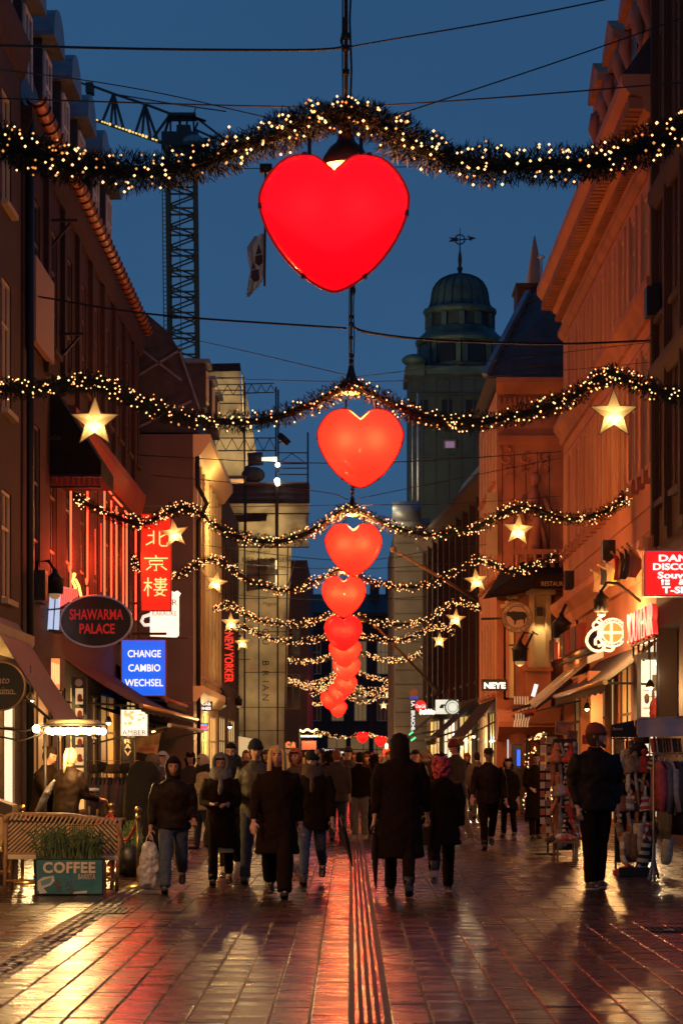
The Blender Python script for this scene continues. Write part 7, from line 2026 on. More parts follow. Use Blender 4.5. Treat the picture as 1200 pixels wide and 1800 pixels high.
def goods(kind, mat, p, rot=(0, 0, 0), sc=1.0, label='', group=''):
    key = (kind, mat.name)
    if key not in _gm: _gm[key] = GOODS[kind]().mesh(kind, mat, (0, 0, 0), True)
    o = link_mesh(kind, _gm[key], None, p, rot, (sc, sc, sc))
    return props(o, label, {'sock': 'sock', 'mitten': 'mitten', 'knit_hat': 'hat', 'slipper': 'slipper'}[kind], group)
def rack(name, label, x0, x1, ytop, d, ybot=None, levels=()):
    a, e = P(x0, 0, d).x, P(x1, 0, d).x; zt = P(0, ytop, d).z
    tt = thing(name, label, 'display rack', ((a + e) / 2, d + .06, 0))
    m = MB()
    for X in (a, e): m.tube([(X, d + .06, 0), (X, d + .06, zt)], .016, 6); m.tube([(X, d - .22, .02), (X, d + .3, .02)], .018, 6)
    for z in levels: m.tube([(a, d + .06, P(0, z, d).z), (e, d + .06, P(0, z, d).z)], .010, 5)
    m.tube([(a, d + .06, zt), (e, d + .06, zt)], .014, 6); m.build('frame', IRON, tt)
    m = MB(); m.box(a + .02, e - .02, d + .09, d + .11, .15, zt); m.build('backing', M('rack_backing', (.03, .022, .018), .8), tt)
    return tt
# rack right of the man
d = 30.0
rack('souvenir_rack', 'wire rack of mittens, socks and hats right of the red capped man', 1082, 1150, 1330, d, None, (1335, 1358, 1390, 1420, 1452, 1480))
seq = 0
pool = [(n, KM[n]) for n, _ in KN] + STR
rowname = ['top row', 'second row', 'third row', 'fourth row', 'fifth row', 'bottom row']
for ri_, (y, kind) in enumerate(((1344, 'knit_hat'), (1362, 'mitten'), (1388, 'mitten'), (1412, 'knit_hat'), (1434, 'mitten'), (1462, 'slipper'))):
    n = 5
    for k in range(n):
        x = 1090 + k * 13.5 + R.gauss(0, 1.5); nm, mt = pool[(seq * 5 + ri_) % len(pool)]; seq += 1
        if kind == 'mitten' and R.random() < .35: kd = 'sock'
        else: kd = kind
        goods(kd, mt, P(x, y, d) + Vector((0, -.02 - .05 * R.random(), 0)), (R.gauss(0, .08), R.gauss(0, .2), R.gauss(0, .35)), R.uniform(.9, 1.15), '%s %s, %s in the %s of the front souvenir rack' % (nm, kd.replace('_', ' '), ['leftmost', 'second', 'middle', 'fourth', 'rightmost'][k], rowname[ri_]), 'knitted goods on the front souvenir rack')
# big hanging slippers and socks at the bottom (largest ones)
for (x, y, kd, mt, sc, lb) in ((1093, 1480, 'sock', STR[3][1], 1.25, 'long tan and white banded sock hanging lowest left on the front rack'), (1101, 1482, 'slipper', KM['tan'], 1.15, 'tan fur slipper beside the long banded sock'), (1113, 1485, 'slipper', KM['brown'], 1.2, 'brown fur slipper with pale cuff low on the front rack'),
        (1122, 1470, 'slipper', KM['cream'], 1.35, 'fluffy cream slipper hanging above the striped one'), (1130, 1502, 'slipper', STR[0][1], 1.4, 'big cream and black striped slipper lowest on the front rack'), (1136, 1455, 'mitten', STR[1][1], 1.2, 'red and white striped mitten low on the right of the front rack'), (1172, 1492, 'slipper', KM['cream'], 1.3, 'cream slipper hanging under the clothes rail')):
    goods(kd, mt, P(x, y, 29.7), (R.gauss(0, .06), R.gauss(0, .12), R.gauss(0, .3)), sc, lb, 'knitted goods on the front souvenir rack')
for k in range(5):
    goods('sock', pool[(k * 3) % 12][1], P(1092 + k * 9, 1532 - (k % 2) * 5, 29.6), (rad(70), 0, R.random()), .9, '%s sock %s in the low tray under the rack' % (pool[(k * 3) % 12][0], ['at the left end', 'second', 'in the middle', 'fourth', 'at the right end'][k]), 'socks in the low tray')
m = MB(); a = P(1084, 0, 29.6).x; e = P(1142, 0, 29.6).x; m.box(a, e, 29.4, 29.9, .005, .05); m.box(a, e, 29.4, 29.42, .05, .12); solo(m, 'low_tray', IRON, 'low black tray on the slabs under the front souvenir rack', 'tray', (a, 29.4, .005))
# rack left of the man, receding
d = 34.0
rack('souvenir_rack', 'tall rack of socks and scarves left of the red capped man', 973, 1012, 1300, d, None, (1310, 1330, 1352, 1374, 1398, 1425, 1450))
for r_ in range(9):
    for k in range(5):
        x = 976 + k * 8.2 + R.gauss(0, 1); y = 1312 + r_ * 19; nm, mt = pool[(seq * 7 + r_) % len(pool)]; seq += 1
        kd = R.choice(('sock', 'mitten', 'sock', 'knit_hat')) if r_ < 6 else R.choice(('mitten', 'slipper'))
        goods(kd, mt, P(x, y, d) + Vector((0, -.03 - .06 * R.random(), 0)), (R.gauss(0, .1), R.gauss(0, .25), R.gauss(0, .5)), R.uniform(.85, 1.1), '%s %s, %s from left, %s level of the tall rack' % (nm, kd.replace('_', ' '), ['first', 'second', 'third', 'fourth', 'fifth'][k], ['top', 'second', 'third', 'fourth', 'fifth', 'sixth', 'seventh', 'eighth', 'lowest'][r_]), 'knitted goods on the tall souvenir rack')
# slim postcard column at its left
tt = thing('postcard_stand', 'slim revolving stand of cards and trinkets left of the tall rack', 'display rack', (P(962, 0, 36).x, 36, 0))
m = MB(); m.tube([(P(962, 0, 36).x, 36, 0), (P(962, 0, 36).x, 36, 1.9)], .02, 6); m.rings([(P(962, 0, 36).x, 36, 0, .2, .2), (P(962, 0, 36).x, 36, .03, .2, .2)], 12); m.build('pole', IRON, tt)
for r_ in range(11):
    for k in range(3):
        X = P(962, 0, 36).x + (k - 1) * .09; z = .35 + r_ * .14
        m = MB(); m.hexa([(X - .038, 35.86 + .03 * abs(k - 1), z), (X + .038, 35.86 + .03 * abs(k - 1), z), (X + .038, 35.88 + .03 * abs(k - 1), z), (X - .038, 35.88 + .03 * abs(k - 1), z), (X - .038, 35.89, z + .10), (X + .038, 35.89, z + .10), (X + .038, 35.91, z + .10), (X - .038, 35.91, z + .10)])
        m.build('card', M('card_%d' % ((r_ * 3 + k) % 6), ((.35, .1, .05), (.4, .3, .15), (.2, .12, .07), (.45, .36, .25), (.15, .07, .05), (.3, .18, .06))[(r_ * 3 + k) % 6], .6), tt)
# framed prints, magnets board, cap box, grey canopy
def picture(label, x0, y0, x1, y1, d, c1, c2, tilt=0.0, name='poster', cat='poster'):
    tt = board(name, label, x0, y0, x1, y1, d, M('print_' + name + str(x0), c1, .6, noise=(9, .5)), M('print_edge' + str(x0), c2, .6), .06, .014, cat)
    tt.rotation_euler = (0, rad(tilt), 0); return tt
picture('orange framed souvenir picture right of the red capped man', 1078, 1299, 1097, 1327, 30.3, (.34, .22, .10), (.40, .09, .03))
picture('tilted brown sign board with cream swirls above the tall rack', 974, 1268, 1003, 1292, 34.3, (.28, .10, .05), (.3, .16, .06), 6)
picture('dark red patterned cloth panel under the tilted board', 995, 1284, 1013, 1312, 34.2, (.16, .05, .03), (.2, .08, .04), 4)
picture('pale price card on the tall rack', 960, 1295, 978, 1306, 34.4, (.4, .32, .16), (.3, .22, .1))
picture('small red lit panel beside the tall rack', 1023, 1292, 1032, 1308, 36.0, (.5, .05, .03), (.3, .04, .02))
for k in range(5):
    m = MB(); pxbox(m, 1099 + k * 5, 1300 + R.randrange(3), 1103 + k * 5, 1327, 30.4 + .02 * k, .05); solo(m, 'book', M('book_%d' % k, ((.3, .05, .03), (.4, .3, .2), (.06, .05, .05), (.4, .18, .06), (.2, .12, .1))[k], .6), '%s upright book beside the orange framed picture' % ('red', 'cream', 'black', 'orange', 'brown')[k], 'book', P(1101 + k * 5, 1327, 30.4), 'books on the souvenir shelf')
m = MB(); pxbox(m, 1076, 1327.3, 1128, 1330, 30.2, .3); solo(m, 'book_shelf', WOOD, 'narrow shelf under the books and the orange picture', 'shelf', P(1100, 1330, 30.2))
tt = thing('cap_display', 'black angular display box printed Denmark above the front rack', 'display', P(1095, 1296, 30.8))
m = MB(); m.hexa([P(1072, 1296, 30.6), P(1117, 1296, 30.6), P(1117, 1296, 31), P(1072, 1296, 31), P(1074, 1274, 30.6), P(1113, 1266, 30.6), P(1113, 1266, 31), P(1074, 1274, 31)]); m.build('box', BLACK, tt)
word(tt, 'Denmark', 1076, 1094, 1281, 5, 30.58, LETTER_DIM, shear=.2, bold=.01)
m = MB(); pxbox(m, 1074, 1297, 1119, 1299, 30.7, .2); pxbox(m, 1116, 1266, 1118, 1330, 30.8, .04); m.build_each('bracket', IRON, tt)
p = P(1127, 1300, 30.2); fur_hat(p, .10, FUR[0], 'brown fur hat with ear flaps hung below the grey canopy', None, 'fur_hat')
p = P(1122, 1318, 30.1); fur_hat(p, .12, FUR[1], 'black fur hat hung under the brown fur hat', None, 'fur_hat')
tt = thing('stall_canopy', 'grey cloth canopy of the stall at the right edge', 'canopy', P(1160, 1295, 29))
m = MB(); m.smooth = True
vs = []
for j in range(5):
    for i in range(13):
        u, v = i / 12, j / 4; p0 = P(1120 + 130 * u, 1264 - 6 * u, 29); p1 = P(1120 + 130 * u, 1296 - 4 * u, 28.7)
        qv = p0.lerp(p1, v); qv.y += .03 * math.sin(u * 14) + .02 * math.sin(v * 6); vs.append(qv)
fs = [(j * 13 + i, (j + 1) * 13 + i, (j + 1) * 13 + i + 1, j * 13 + i + 1) for j in range(4) for i in range(12)]
m.add(vs, fs); m.add([v + Vector((0, .03, 0)) for v in vs], [f[::-1] for f in fs]); m.build('front', CANVAS_G, tt, fix=False)
m = MB(); m.hexa([P(1120, 1264, 29), P(1250, 1258, 29), P(1250, 1262, 31), P(1120, 1268, 31), P(1120, 1262, 29), P(1250, 1256, 29), P(1250, 1259, 31), P(1120, 1265, 31)]); m.build('top', CANVAS_G, tt)
m = MB(); X = P(1149, 0, 30).x; m.tube([(X, 30, 0), (X, 30, P(0, 1268, 30).z)], .02, 6); X = P(1240, 0, 30).x; m.tube([(X, 30, 0), (X, 30, P(0, 1266, 30).z)], .02, 6); m.build('pole', IRON, tt)
# clothes rail with shirts
d = 28.4
x0, x1 = P(1148, 0, d).x, P(1250, 0, d).x; zr = P(0, 1327, d).z
tt = thing('shirt_rail', 'metal clothes rail of shirts and dresses at the right edge', 'clothes rack', ((x0 + x1) / 2, d, 0))
m = MB(); m.tube([(x0, d, .03), (x0, d, zr), (x1, d, zr), (x1, d, .03)], .016, 6)
m.tube([(x0 - .1, d - .3, .02), (x0, d, .3), (x0 + .1, d + .3, .02)], .016, 6); m.build('frame', STEEL, tt)
SH = [M('shirt_%d' % i, cl, .85, noise=(16, .3)) for i, cl in enumerate(((.28, .04, .07), (.12, .10, .09), (.30, .26, .22), (.04, .03, .03), (.03, .12, .22), (.05, .04, .04), (.18, .12, .08), (.02, .02, .02)))]
sn = ['wine red', 'dark grey', 'pale', 'black', 'blue', 'charcoal', 'brown', 'jet black']
for k in range(9):
    garment(x0 + .06 + .075 * k, d - .02, zr - .045, .46, (.62, 1.0, .7, .95, .7, .9, .75, .9, .9)[k], .03, SH[k % 8], '%s garment %s on the shirt rail at the right edge' % (sn[k % 8], ['at the left end', 'second', 'third', 'fourth', 'fifth', 'sixth', 'seventh', 'eighth', 'ninth'][k]), rot=PI / 2 + rad(8), group='garments on the shirt rail', name='hanging_shirt', cat='shirt')
for k in range(10):
    m = MB(); p = P(1150 + k * 5.2, 1320, 28.8); m.hexa([p + Vector((-.012, 0, -.02)), p + Vector((.012, 0, -.02)), p + Vector((.012, .25, -.02)), p + Vector((-.012, .25, -.02)), p + Vector((-.03, 0, .16)), p + Vector((-.008, 0, .16)), p + Vector((-.008, .25, .16)), p + Vector((-.03, .25, .16))])
    solo(m, 'scarf', M('scarf_%d' % (k % 5), ((.3, .04, .03), (.35, .28, .2), (.05, .04, .04), (.18, .1, .05), (.1, .1, .07))[k % 5], .9, noise=(20, .4)), '%s folded scarf %s from the left above the shirt rail' % (('red', 'cream', 'black', 'brown', 'olive')[k % 5], ['first', 'second', 'third', 'fourth', 'fifth', 'sixth', 'seventh', 'eighth', 'ninth', 'tenth'][k]), 'scarf', p, 'folded scarves over the shirt rail')
m = MB(); pxbox(m, 1146, 1323.5, 1206, 1325.5, 28.75, .35); solo(m, 'scarf_shelf', WOOD, 'thin shelf carrying the folded scarves', 'shelf', P(1176, 1325, 28.75))
# tables of small goods under the tall rack
tt = thing('goods_table', 'low table heaped with small knitted goods beneath the tall rack', 'table', (P(992, 0, 33).x, 33, 0))
a, e = P(972, 0, 33).x, P(1014, 0, 33).x
m = MB(); m.box(a, e, 32.7, 33.3, .30, .34); m.build('top', WOOD, tt)
for X in (a + .02, e - .05):
    for Y in (32.72, 33.25): m = MB(); m.box(X, X + .03, Y, Y + .03, 0, .30); m.build('leg', WOOD, tt)
for k in range(12):
    nm, mt = pool[(k * 5 + 2) % len(pool)]
    goods(R.choice(('slipper', 'mitten')), mt, (a + .04 + (e - a - .08) * k / 11, 32.8 + .35 * R.random(), .38), (rad(80), 0, R.random() * 6), .9, '%s knitted piece lying %s on the low goods table' % (nm, ['at the left end', 'second', 'third', 'fourth', 'fifth', 'sixth', 'seventh', 'eighth', 'ninth', 'tenth', 'eleventh', 'at the right end'][k]), 'goods heaped on the low table')
# ---------------------------------------------------------------- people
def rot2(v, a, pivot):
    """swing v about a left-right axis through pivot: positive swings the lower part forward (-y)"""
    d = Vector(v) - Vector(pivot); c, s = math.cos(a), math.sin(a)
    return Vector(pivot) + Vector((d.x, d.y * c + d.z * s, -d.y * s + d.z * c))

def head_geo(m, c, s, yaw, pitch, detail=True):
    """a head: brow, sockets, nose, lips, chin and ears modelled into one skull"""
    nu, nv = (28, 20) if detail else (14, 10)
    st = len(m.v); m.smooth = True
    rows = []
    for i in range(1, nv):
        t = -PI / 2 + PI * i / nv
        for j in range(nu):
            a = 2 * PI * j / nu
            x, y, z = math.cos(t) * math.sin(a), -math.cos(t) * math.cos(a), math.sin(t)
            px, py, pz = x * .074, y * .094, z * .118
            if z < 0: px *= 1 + .30 * z; py *= 1 + .10 * z; py -= .012 * (-z)
            if y > 0: py *= 1.06; pz += .010 * y
            if y < 0:
                g = lambda ux, uz, sx, sz: math.exp(-((px - ux) / sx) ** 2 - ((pz - uz) / sz) ** 2)
                f = -y
                py -= f * (.024 * g(0, -.022, .011, .017) + .013 * g(0, .0, .009, .025) + .006 * g(0, .030, .05, .012) + .007 * g(0, -.060, .020, .010) + .010 * g(0, -.097, .022, .016) + .005 * g(.042, -.022, .02, .02) + .005 * g(-.042, -.022, .02, .02))
                py += f * (.011 * g(.031, .010, .015, .011) + .011 * g(-.031, .010, .015, .011) + .004 * g(0, -.076, .02, .007))
            m.v.append((px, py, pz))
    base = st
    def qd(*f): m.f.append(f); m.m.append(m.mi); m.sm.append(True)
    for i in range(nv - 2):
        for j in range(nu):
            a = base + i * nu + j; b = base + i * nu + (j + 1) % nu
            qd(a, b, b + nu, a + nu)
    m.v.append((0, -.012, -.118)); m.v.append((0, 0, .118)); lo, hi = len(m.v) - 2, len(m.v) - 1
    for j in range(nu):
        qd(lo, base + (j + 1) % nu, base + j); qd(hi, base + (nv - 2) * nu + j, base + (nv - 2) * nu + (j + 1) % nu)
    for sx in (-1, 1): m.ball((sx * .076, .012, -.005), .010, .020, .032, 7, 6)
    Mx = Matrix.Translation(c) @ Matrix.Rotation(yaw, 4, 'Z') @ Matrix.Rotation(pitch, 4, 'X') @ Matrix.Scale(s, 4)
    m.xform(Mx, st)
    return Mx

def hand_geo(m, w, fwd, side, s, curl=0.6):
    """palm, four unequal bent fingers and a side thumb, growing from the wrist w along fwd"""
    fwd = Vector(fwd).normalized(); side = (Vector(side) - fwd * Vector(side).dot(fwd)).normalized(); nrm = fwd.cross(side)
    m.smooth = True
    m.tube([w - fwd * .03 * s, w + fwd * .01 * s, w + fwd * .05 * s, w + fwd * .095 * s], [.026 * s, .032 * s, .042 * s, .037 * s], 8, True, .55)
    for k, (o, l) in enumerate(((-.029, .072), (-.010, .082), (.010, .077), (.028, .060))):
        r0 = w + fwd * .085 * s + side * o * s; p = r0; dirv = fwd.copy(); pts = [r0 - fwd * .015 * s, r0]
        for j in range(3):
            ang = curl * (.55 + .25 * j); dirv = (dirv * math.cos(ang) + nrm * math.sin(ang)).normalized()
            p = p + dirv * l * s * (.42, .32, .26)[j]; pts.append(p)
        m.tube(pts, [.0095 * s, .0095 * s, .009 * s, .008 * s, .0065 * s], 6)
    t0 = w + fwd * .025 * s - side * .034 * s
    t1 = t0 + (fwd * .6 - side * .8).normalized() * .04 * s + nrm * .01 * s
    t2 = t1 + (fwd * .95 - side * .15 + nrm * .3).normalized() * .036 * s
    m.tube([t0, t1, t2], [.014 * s, .012 * s, .008 * s], 6)

PERS = []
def person(label, x, d, H, yaw=0, legs=((0, 0), (0, 0)), arms=((0, 8, 6), (0, 8, 6)), head=(0, 0), lean=0,
           top=('jacket', None, .74), bottom=None, shoe=None, hat=None, hair=None, hood=None, scarf=None, skin=None,
           fine=True, bulk=1.1, face=True, hem=None, z0=0.0, beard=False, glasses=False, cuff=0.035):
    """yaw 0 faces the camera, 180 walks away. legs: (thigh swing, knee bend) for the picture-left and picture-right leg when facing
       the camera; arms: (swing, elbow bend, spread)."""
    s = H / 1.76
    loc = (P(x, 0, d).x, d, z0)
    t = thing('person', label, 'person', loc, rad(yaw))
    skin = skin or SKIN
    hipz = .90 * s
    # --- skeleton in local space, facing -y
    def leg(sx, sw, kn):
        a = rad(sw); k = rad(sw - kn)
        hp = Vector((sx * .092 * s, 0, 0)); kn_ = hp + Vector((0, -math.sin(a), -math.cos(a))) * .43 * s
        an = kn_ + Vector((0, -math.sin(k), -math.cos(k))) * .41 * s
        fp = rad(max(-10, min(65, (kn - sw) * .8))) if kn > 20 or sw < -8 else rad(-12 if sw > 14 else 0)
        toe = an + Vector((sx * .012, -math.cos(fp), -math.sin(fp))) * .17 * s + Vector((0, 0, -.05 * s))
        heel = an + Vector((0, .045 * math.cos(fp), .045 * math.sin(fp) - .07)) * s
        return hp, kn_, an, toe, heel, fp
    Ls = [leg(-1, *legs[0]), leg(1, *legs[1])]
    low = min(min(l[3].z - .028 * s, l[4].z - .012 * s) for l in Ls)
    up = Vector((0, 0, -low))
    Ls = [tuple((v + up) if isinstance(v, Vector) else v for v in l) for l in Ls]
    pel = up + Vector((0, 0, .02 * s)); la = rad(lean)
    def tor(y, z, x=0.0):            # torso point leaning forward about the pelvis
        return pel + Vector((x * s, (y * math.cos(la) - z * math.sin(la)) * s, (z * math.cos(la) + y * math.sin(la)) * s))
    waist, chest, neck = tor(.0, .16), tor(.0, .36), tor(.012, .555)
    hc = neck + Vector((0, -.025 * s - .11 * math.sin(la) * s, .165 * s))
    shl = [tor(.01, .462, -.168 * bulk), tor(.01, .462, .168 * bulk)]
    As = []
    for i, (sw, el, ab) in enumerate(arms):
        sx = -1 if i == 0 else 1
        a = rad(sw); b_ = rad(ab)
        if isinstance(el, tuple): el, inw = el
        else: inw = 0
        ud = Vector((sx * math.sin(b_), -math.sin(a) * math.cos(b_), -math.cos(a) * math.cos(b_)))
        e_ = shl[i] + ud * .285 * s
        f = rad(sw + el); fi = rad(inw)
        fd = Vector((sx * math.sin(b_) * .6 - sx * math.sin(fi), -math.sin(f) * math.cos(fi), -math.cos(f) * math.cos(fi))).normalized()
        w = e_ + fd * .25 * s
        As.append((shl[i], e_, w, fd))
    # --- body
    m = MB(); m.smooth = True
    bR = bulk
    def torso(mm, g, zlow, zhem=None, flare=1.0):
        ks = [(0.0, .155, .105), (.10, .150, .102), (.20, .150, .105), (.32, .168, .115), (.41, .176, .112), (.47, .158, .10), (.515, .118, .085), (.555, .080, .072)]
        rr_ = []
        for z, rx, ry in ks:
            c = tor(0, z); rr_.append((c.x, c.y, c.z, (rx * bR + g) * s, (ry * bR + g) * s))
        if zhem is not None:
            c0 = rr_[0]; zz = zhem * s
            n_ = 5; pre = []
            for k in range(n_):
                f = k / n_
                pre.append((0, (Ls[0][1].y + Ls[1][1].y) * .25 * (1 - f), zz + (c0[2] - zz) * f, c0[3] * (1 + (flare - 1) * (1 - f)) , c0[4] * (1 + (flare - 1) * (1 - f) * 1.1)))
            rr_ = pre + rr_
        mm.rings(rr_, 18)
    torso(m, 0, 0)
    m.tube([neck - Vector((0, 0, .06 * s)), neck + Vector((0, 0, .03 * s)), hc - Vector((0, -.02 * s, .05 * s))], [.068 * s, .056 * s, .054 * s], 10)
    for l in Ls: m.tube([l[0], l[0].lerp(l[1], .4), l[1], l[1].lerp(l[2], .35), l[2]], [.085 * s, .078 * s, .054 * s, .056 * s, .038 * s], 9); m.tube([l[4], l[2] - Vector((0, 0, .03 * s)), l[3]], [.034 * s, .042 * s, .03 * s], 7)
    for i, (a, e_, w, fd) in enumerate(As):
        m.tube([chest.lerp(a, .6), a, a.lerp(e_, .5), e_, e_.lerp(w, .4), w], [.06 * s, .056 * s, .047 * s, .038 * s, .038 * s, .027 * s], 9)
        hand_geo(m, w, fd, Vector((-1 if i == 0 else 1, 0, 0)) * (1 if fd.z < -.3 else 0) + Vector((0, 1, .2)) , s)
    hyaw, hp = rad(head[0]), rad(head[1])
    Mh = head_geo(m, hc, s * 1.0, hyaw, hp, fine)
    body = m.build('body', skin, t, local=True)
    remesh(body, (.0115 if fine else .022) * s, 1)
    if face and fine:
        for sx in (-1, 1):
            e = MB(); e.smooth = True; e.ball((sx * .031, -.082, .010), .012, .008, .0075, 8, 6); e.mi = 1; e.ball((sx * .031, -.0885, .010), .0085, .005, .0075, 8, 6)
            e.mi = 2; e.tube([(sx * .014, -.094, .026), (sx * .031, -.095, .032), (sx * .048, -.084, .027)], [.005, .0065, .003], 5)
            e.xform(Mh); e.build('eye', [EYE_W, EYE_K, M('brow', (.08, .045, .025), .8)], t, local=True)
        e = MB(); e.smooth = True; e.tube([(-.024, -.087, -.061), (-.010, -.097, -.058), (0, -.0985, -.060), (.010, -.097, -.058), (.024, -.087, -.061)], [.003, .0075, .007, .0075, .003], 6); e.xform(Mh); e.build('mouth', LIP, t, local=True)
    # --- clothes
    kind, tm, hemz = top
    m = MB(); m.smooth = True
    coat = kind == 'coat'
    torso(m, .030, 0, hemz, 1.22 if coat else 1.03)
    if coat and hemz < .75: pass
    for i, (a, e_, w, fd) in enumerate(As):
        we = w - fd * cuff * s
        m.tube([chest.lerp(a, .45), a, a.lerp(e_, .5), e_, e_.lerp(we, .5), we], [.075 * s, .074 * s * bR, .074 * s * bR, .062 * s, .056 * s, .047 * s], 10)
    m.tube([neck - Vector((0, 0, .10 * s)), neck + Vector((0, 0, .045 * s))], [.105 * s, .078 * s], 12)
    jk = m.build('coat' if coat else 'jacket', tm, t, local=True)
    remesh(jk, (.019 if fine else .03) * s, 2, (.030 * s, .11, 11))
    m = MB(); m.smooth = True
    m.rings([(pel.x, pel.y, pel.z - .10 * s, .135 * s, .11 * s), (pel.x, pel.y, pel.z - .02 * s, .165 * s, .125 * s), (pel.x, pel.y, pel.z + .10 * s, .155 * s, .115 * s)], 14)
    wide = bottom[1] if isinstance(bottom, tuple) else 1.0
    bm_ = bottom[0] if isinstance(bottom, tuple) else bottom
    for l in Ls: m.tube([l[0] + Vector((0, 0, .03 * s)), l[0].lerp(l[1], .5), l[1], l[1].lerp(l[2], .5), l[2] - (l[1] - l[2]) * .02], [.105 * s, .095 * s, .074 * s * wide, .070 * s * wide, .064 * s * wide], 11)
    tr = m.build('trousers', bm_, t, local=True)
    remesh(tr, (.019 if fine else .03) * s, 2, (.020 * s, .09, 12))
    for i, l in enumerate(Ls):
        m = MB(); m.smooth = True; an, toe, heel, fp = l[2], l[3], l[4], l[5]
        ball_ = heel.lerp(toe, .62)
        m.tube([heel + Vector((0, .012, .012)) * s, heel.lerp(ball_, .4) + Vector((0, 0, .022 * s)), ball_ + Vector((0, 0, .012 * s)), toe + Vector((0, 0, .006 * s))], [.036 * s, .045 * s, .048 * s, .030 * s], 9, True, .8)
        m.tube([an + Vector((0, 0, .08 * s)), an, heel.lerp(ball_, .3) + Vector((0, 0, .01 * s))], [.050 * s, .050 * s, .044 * s], 9)
        so = MB(); so.smooth = True
        so.tube([heel + Vector((0, .02, -.008)) * s, ball_ + Vector((0, 0, -.022 * s)), toe + Vector((0, 0, -.016 * s))], [.038 * s, .050 * s, .034 * s], 9, True, .28)
        sh = m.build('shoe', shoe or LEATHER, t, local=True); so.build('sole', SOLE_W if (shoe and 'pale' in shoe.name) else RUBBER, sh, local=True)
    # --- hair, hats, hood, scarf
    def skull(mm, g, lo=-.2, front=-.4, n=22, vsteps=14, zmin=-2.0):
        """cap of faces over the skull, leaving the face free"""
        st = len(mm.v); idx = {}
        for i in range(vsteps + 1):
            tt_ = -PI / 2 + PI * i / vsteps
            for j in range(n):
                a = 2 * PI * j / n
                xx, yy, zz = math.cos(tt_) * math.sin(a), -math.cos(tt_) * math.cos(a), math.sin(tt_)
                mm.v.append((xx * (.076 + g), yy * (.098 + g) * (1.05 if yy > 0 else 1) + .004, zz * (.120 + g)))
                idx[i, j] = (yy, zz, len(mm.v) - 1)
        for i in range(vsteps):
            for j in range(n):
                y_, z_, a = idx[i, j]
                if z_ < lo and y_ < front * .2: continue
                if y_ < front and z_ < .42: continue
                if z_ < zmin: continue
                b_ = idx[i, (j + 1) % n][2]; c = idx[i + 1, (j + 1) % n][2]; e = idx[i + 1, j][2]
                mm.f.append((a, b_, c, e)); mm.m.append(0); mm.sm.append(True)
        mm.xform(Mh, st)
    if hair:
        hm_, style = hair
        m = MB(); m.smooth = True
        skull(m, .008, -.35, -.35)
        if style == 'long':
            for k in range(26):
                a = PI * .30 + (2 * PI - PI * .60) * k / 25
                x0_, y0_ = math.sin(a) * .085, -math.cos(a) * .098
                ln = R.uniform(.28, .36)
                m2 = len(m.v)
                m.tube([(x0_ * .6, y0_ * .6 + .01, .105), (x0_ * 1.02, y0_ * 1.02, .04), (x0_ * 1.08, y0_ * 1.0 + .01, -.09), (x0_ * 1.12 + R.gauss(0, .006), y0_ * .9 + .012, -.09 - ln * .5), (x0_ * 1.0 + R.gauss(0, .01), y0_ * .85 + R.gauss(.0, .008), -.09 - ln)], [.014, .018, .019, .016, .006], 5)
                m.xform(Mh, m2)
        if style == 'bob' or style == 'curly':
            for k in range(60 if style == 'curly' else 30):
                a = PI * .28 + (2 * PI - PI * .56) * R.random(); zt = R.uniform(-.13, .13)
                q_ = math.sqrt(max(.05, 1 - (zt / .16) ** 2))
                m2 = len(m.v); m.ball((math.sin(a) * .098 * q_, -math.cos(a) * .112 * q_ + .012, zt), R.uniform(.022, .036), None, None, 7, 5); m.xform(Mh, m2)
        if style in ('pony', 'bun'):
            m2 = len(m.v)
            if style == 'bun': m.ball((0, .125, .065), .04, .038, .036, 10, 7)
            else: m.tube([(0, .10, .075), (0, .15, .06), (.01, .165, -.03), (.015, .15, -.16), (.02, .14, -.27)], [.022, .028, .032, .026, .008], 8)
            m.xform(Mh, m2)
        m.build('hair', hm_, t, local=True)
    if hat:
        hm_, style = hat
        m = MB(); m.smooth = True; m2 = len(m.v)
        if style == 'beanie':
            m.rings([(0, .004, .022, .090, .110), (0, .004, .018, .096, .116), (0, .004, .055, .098, .118), (0, .004, .060, .091, .111), (0, .010, .10, .080, .098), (0, .014, .135, .052, .064), (0, .016, .150, .018, .022), (0, .016, .153, .0, .0)], 20)
        else:
            m.rings([(0, .002, .035, .088, .108), (0, .002, .075, .086, .106), (0, .006, .115, .066, .082), (0, .008, .135, .02, .025)], 18)
            m.rings([(0, -.10, .035, .072, .075), (0, -.105, .043, .070, .073)], 14)
        m.xform(Mh, m2); m.build('beanie' if style == 'beanie' else 'cap', hm_, t, local=True)
    if hood:
        m = MB(); m.smooth = True; skull(m, .030, -.75, -.52, 26, 16)
        st = len(m.v)
        lp = [(math.sin(a) * .093, -.058 + .02 * math.cos(a), .012 + math.cos(a) * .125) for a in [2 * PI * k / 26 for k in range(27)]]
        m.tube(lp, .024 if hood[1] == 'fur' else .013, 7, False); m.xform(Mh, st)
        m.tube([neck - Vector((0, -.03, .03)) * s, hc - Vector((0, -.035, .085)) * s], [.105 * s, .098 * s], 12)
        o = m.build('hood', hood[0], t, local=True)
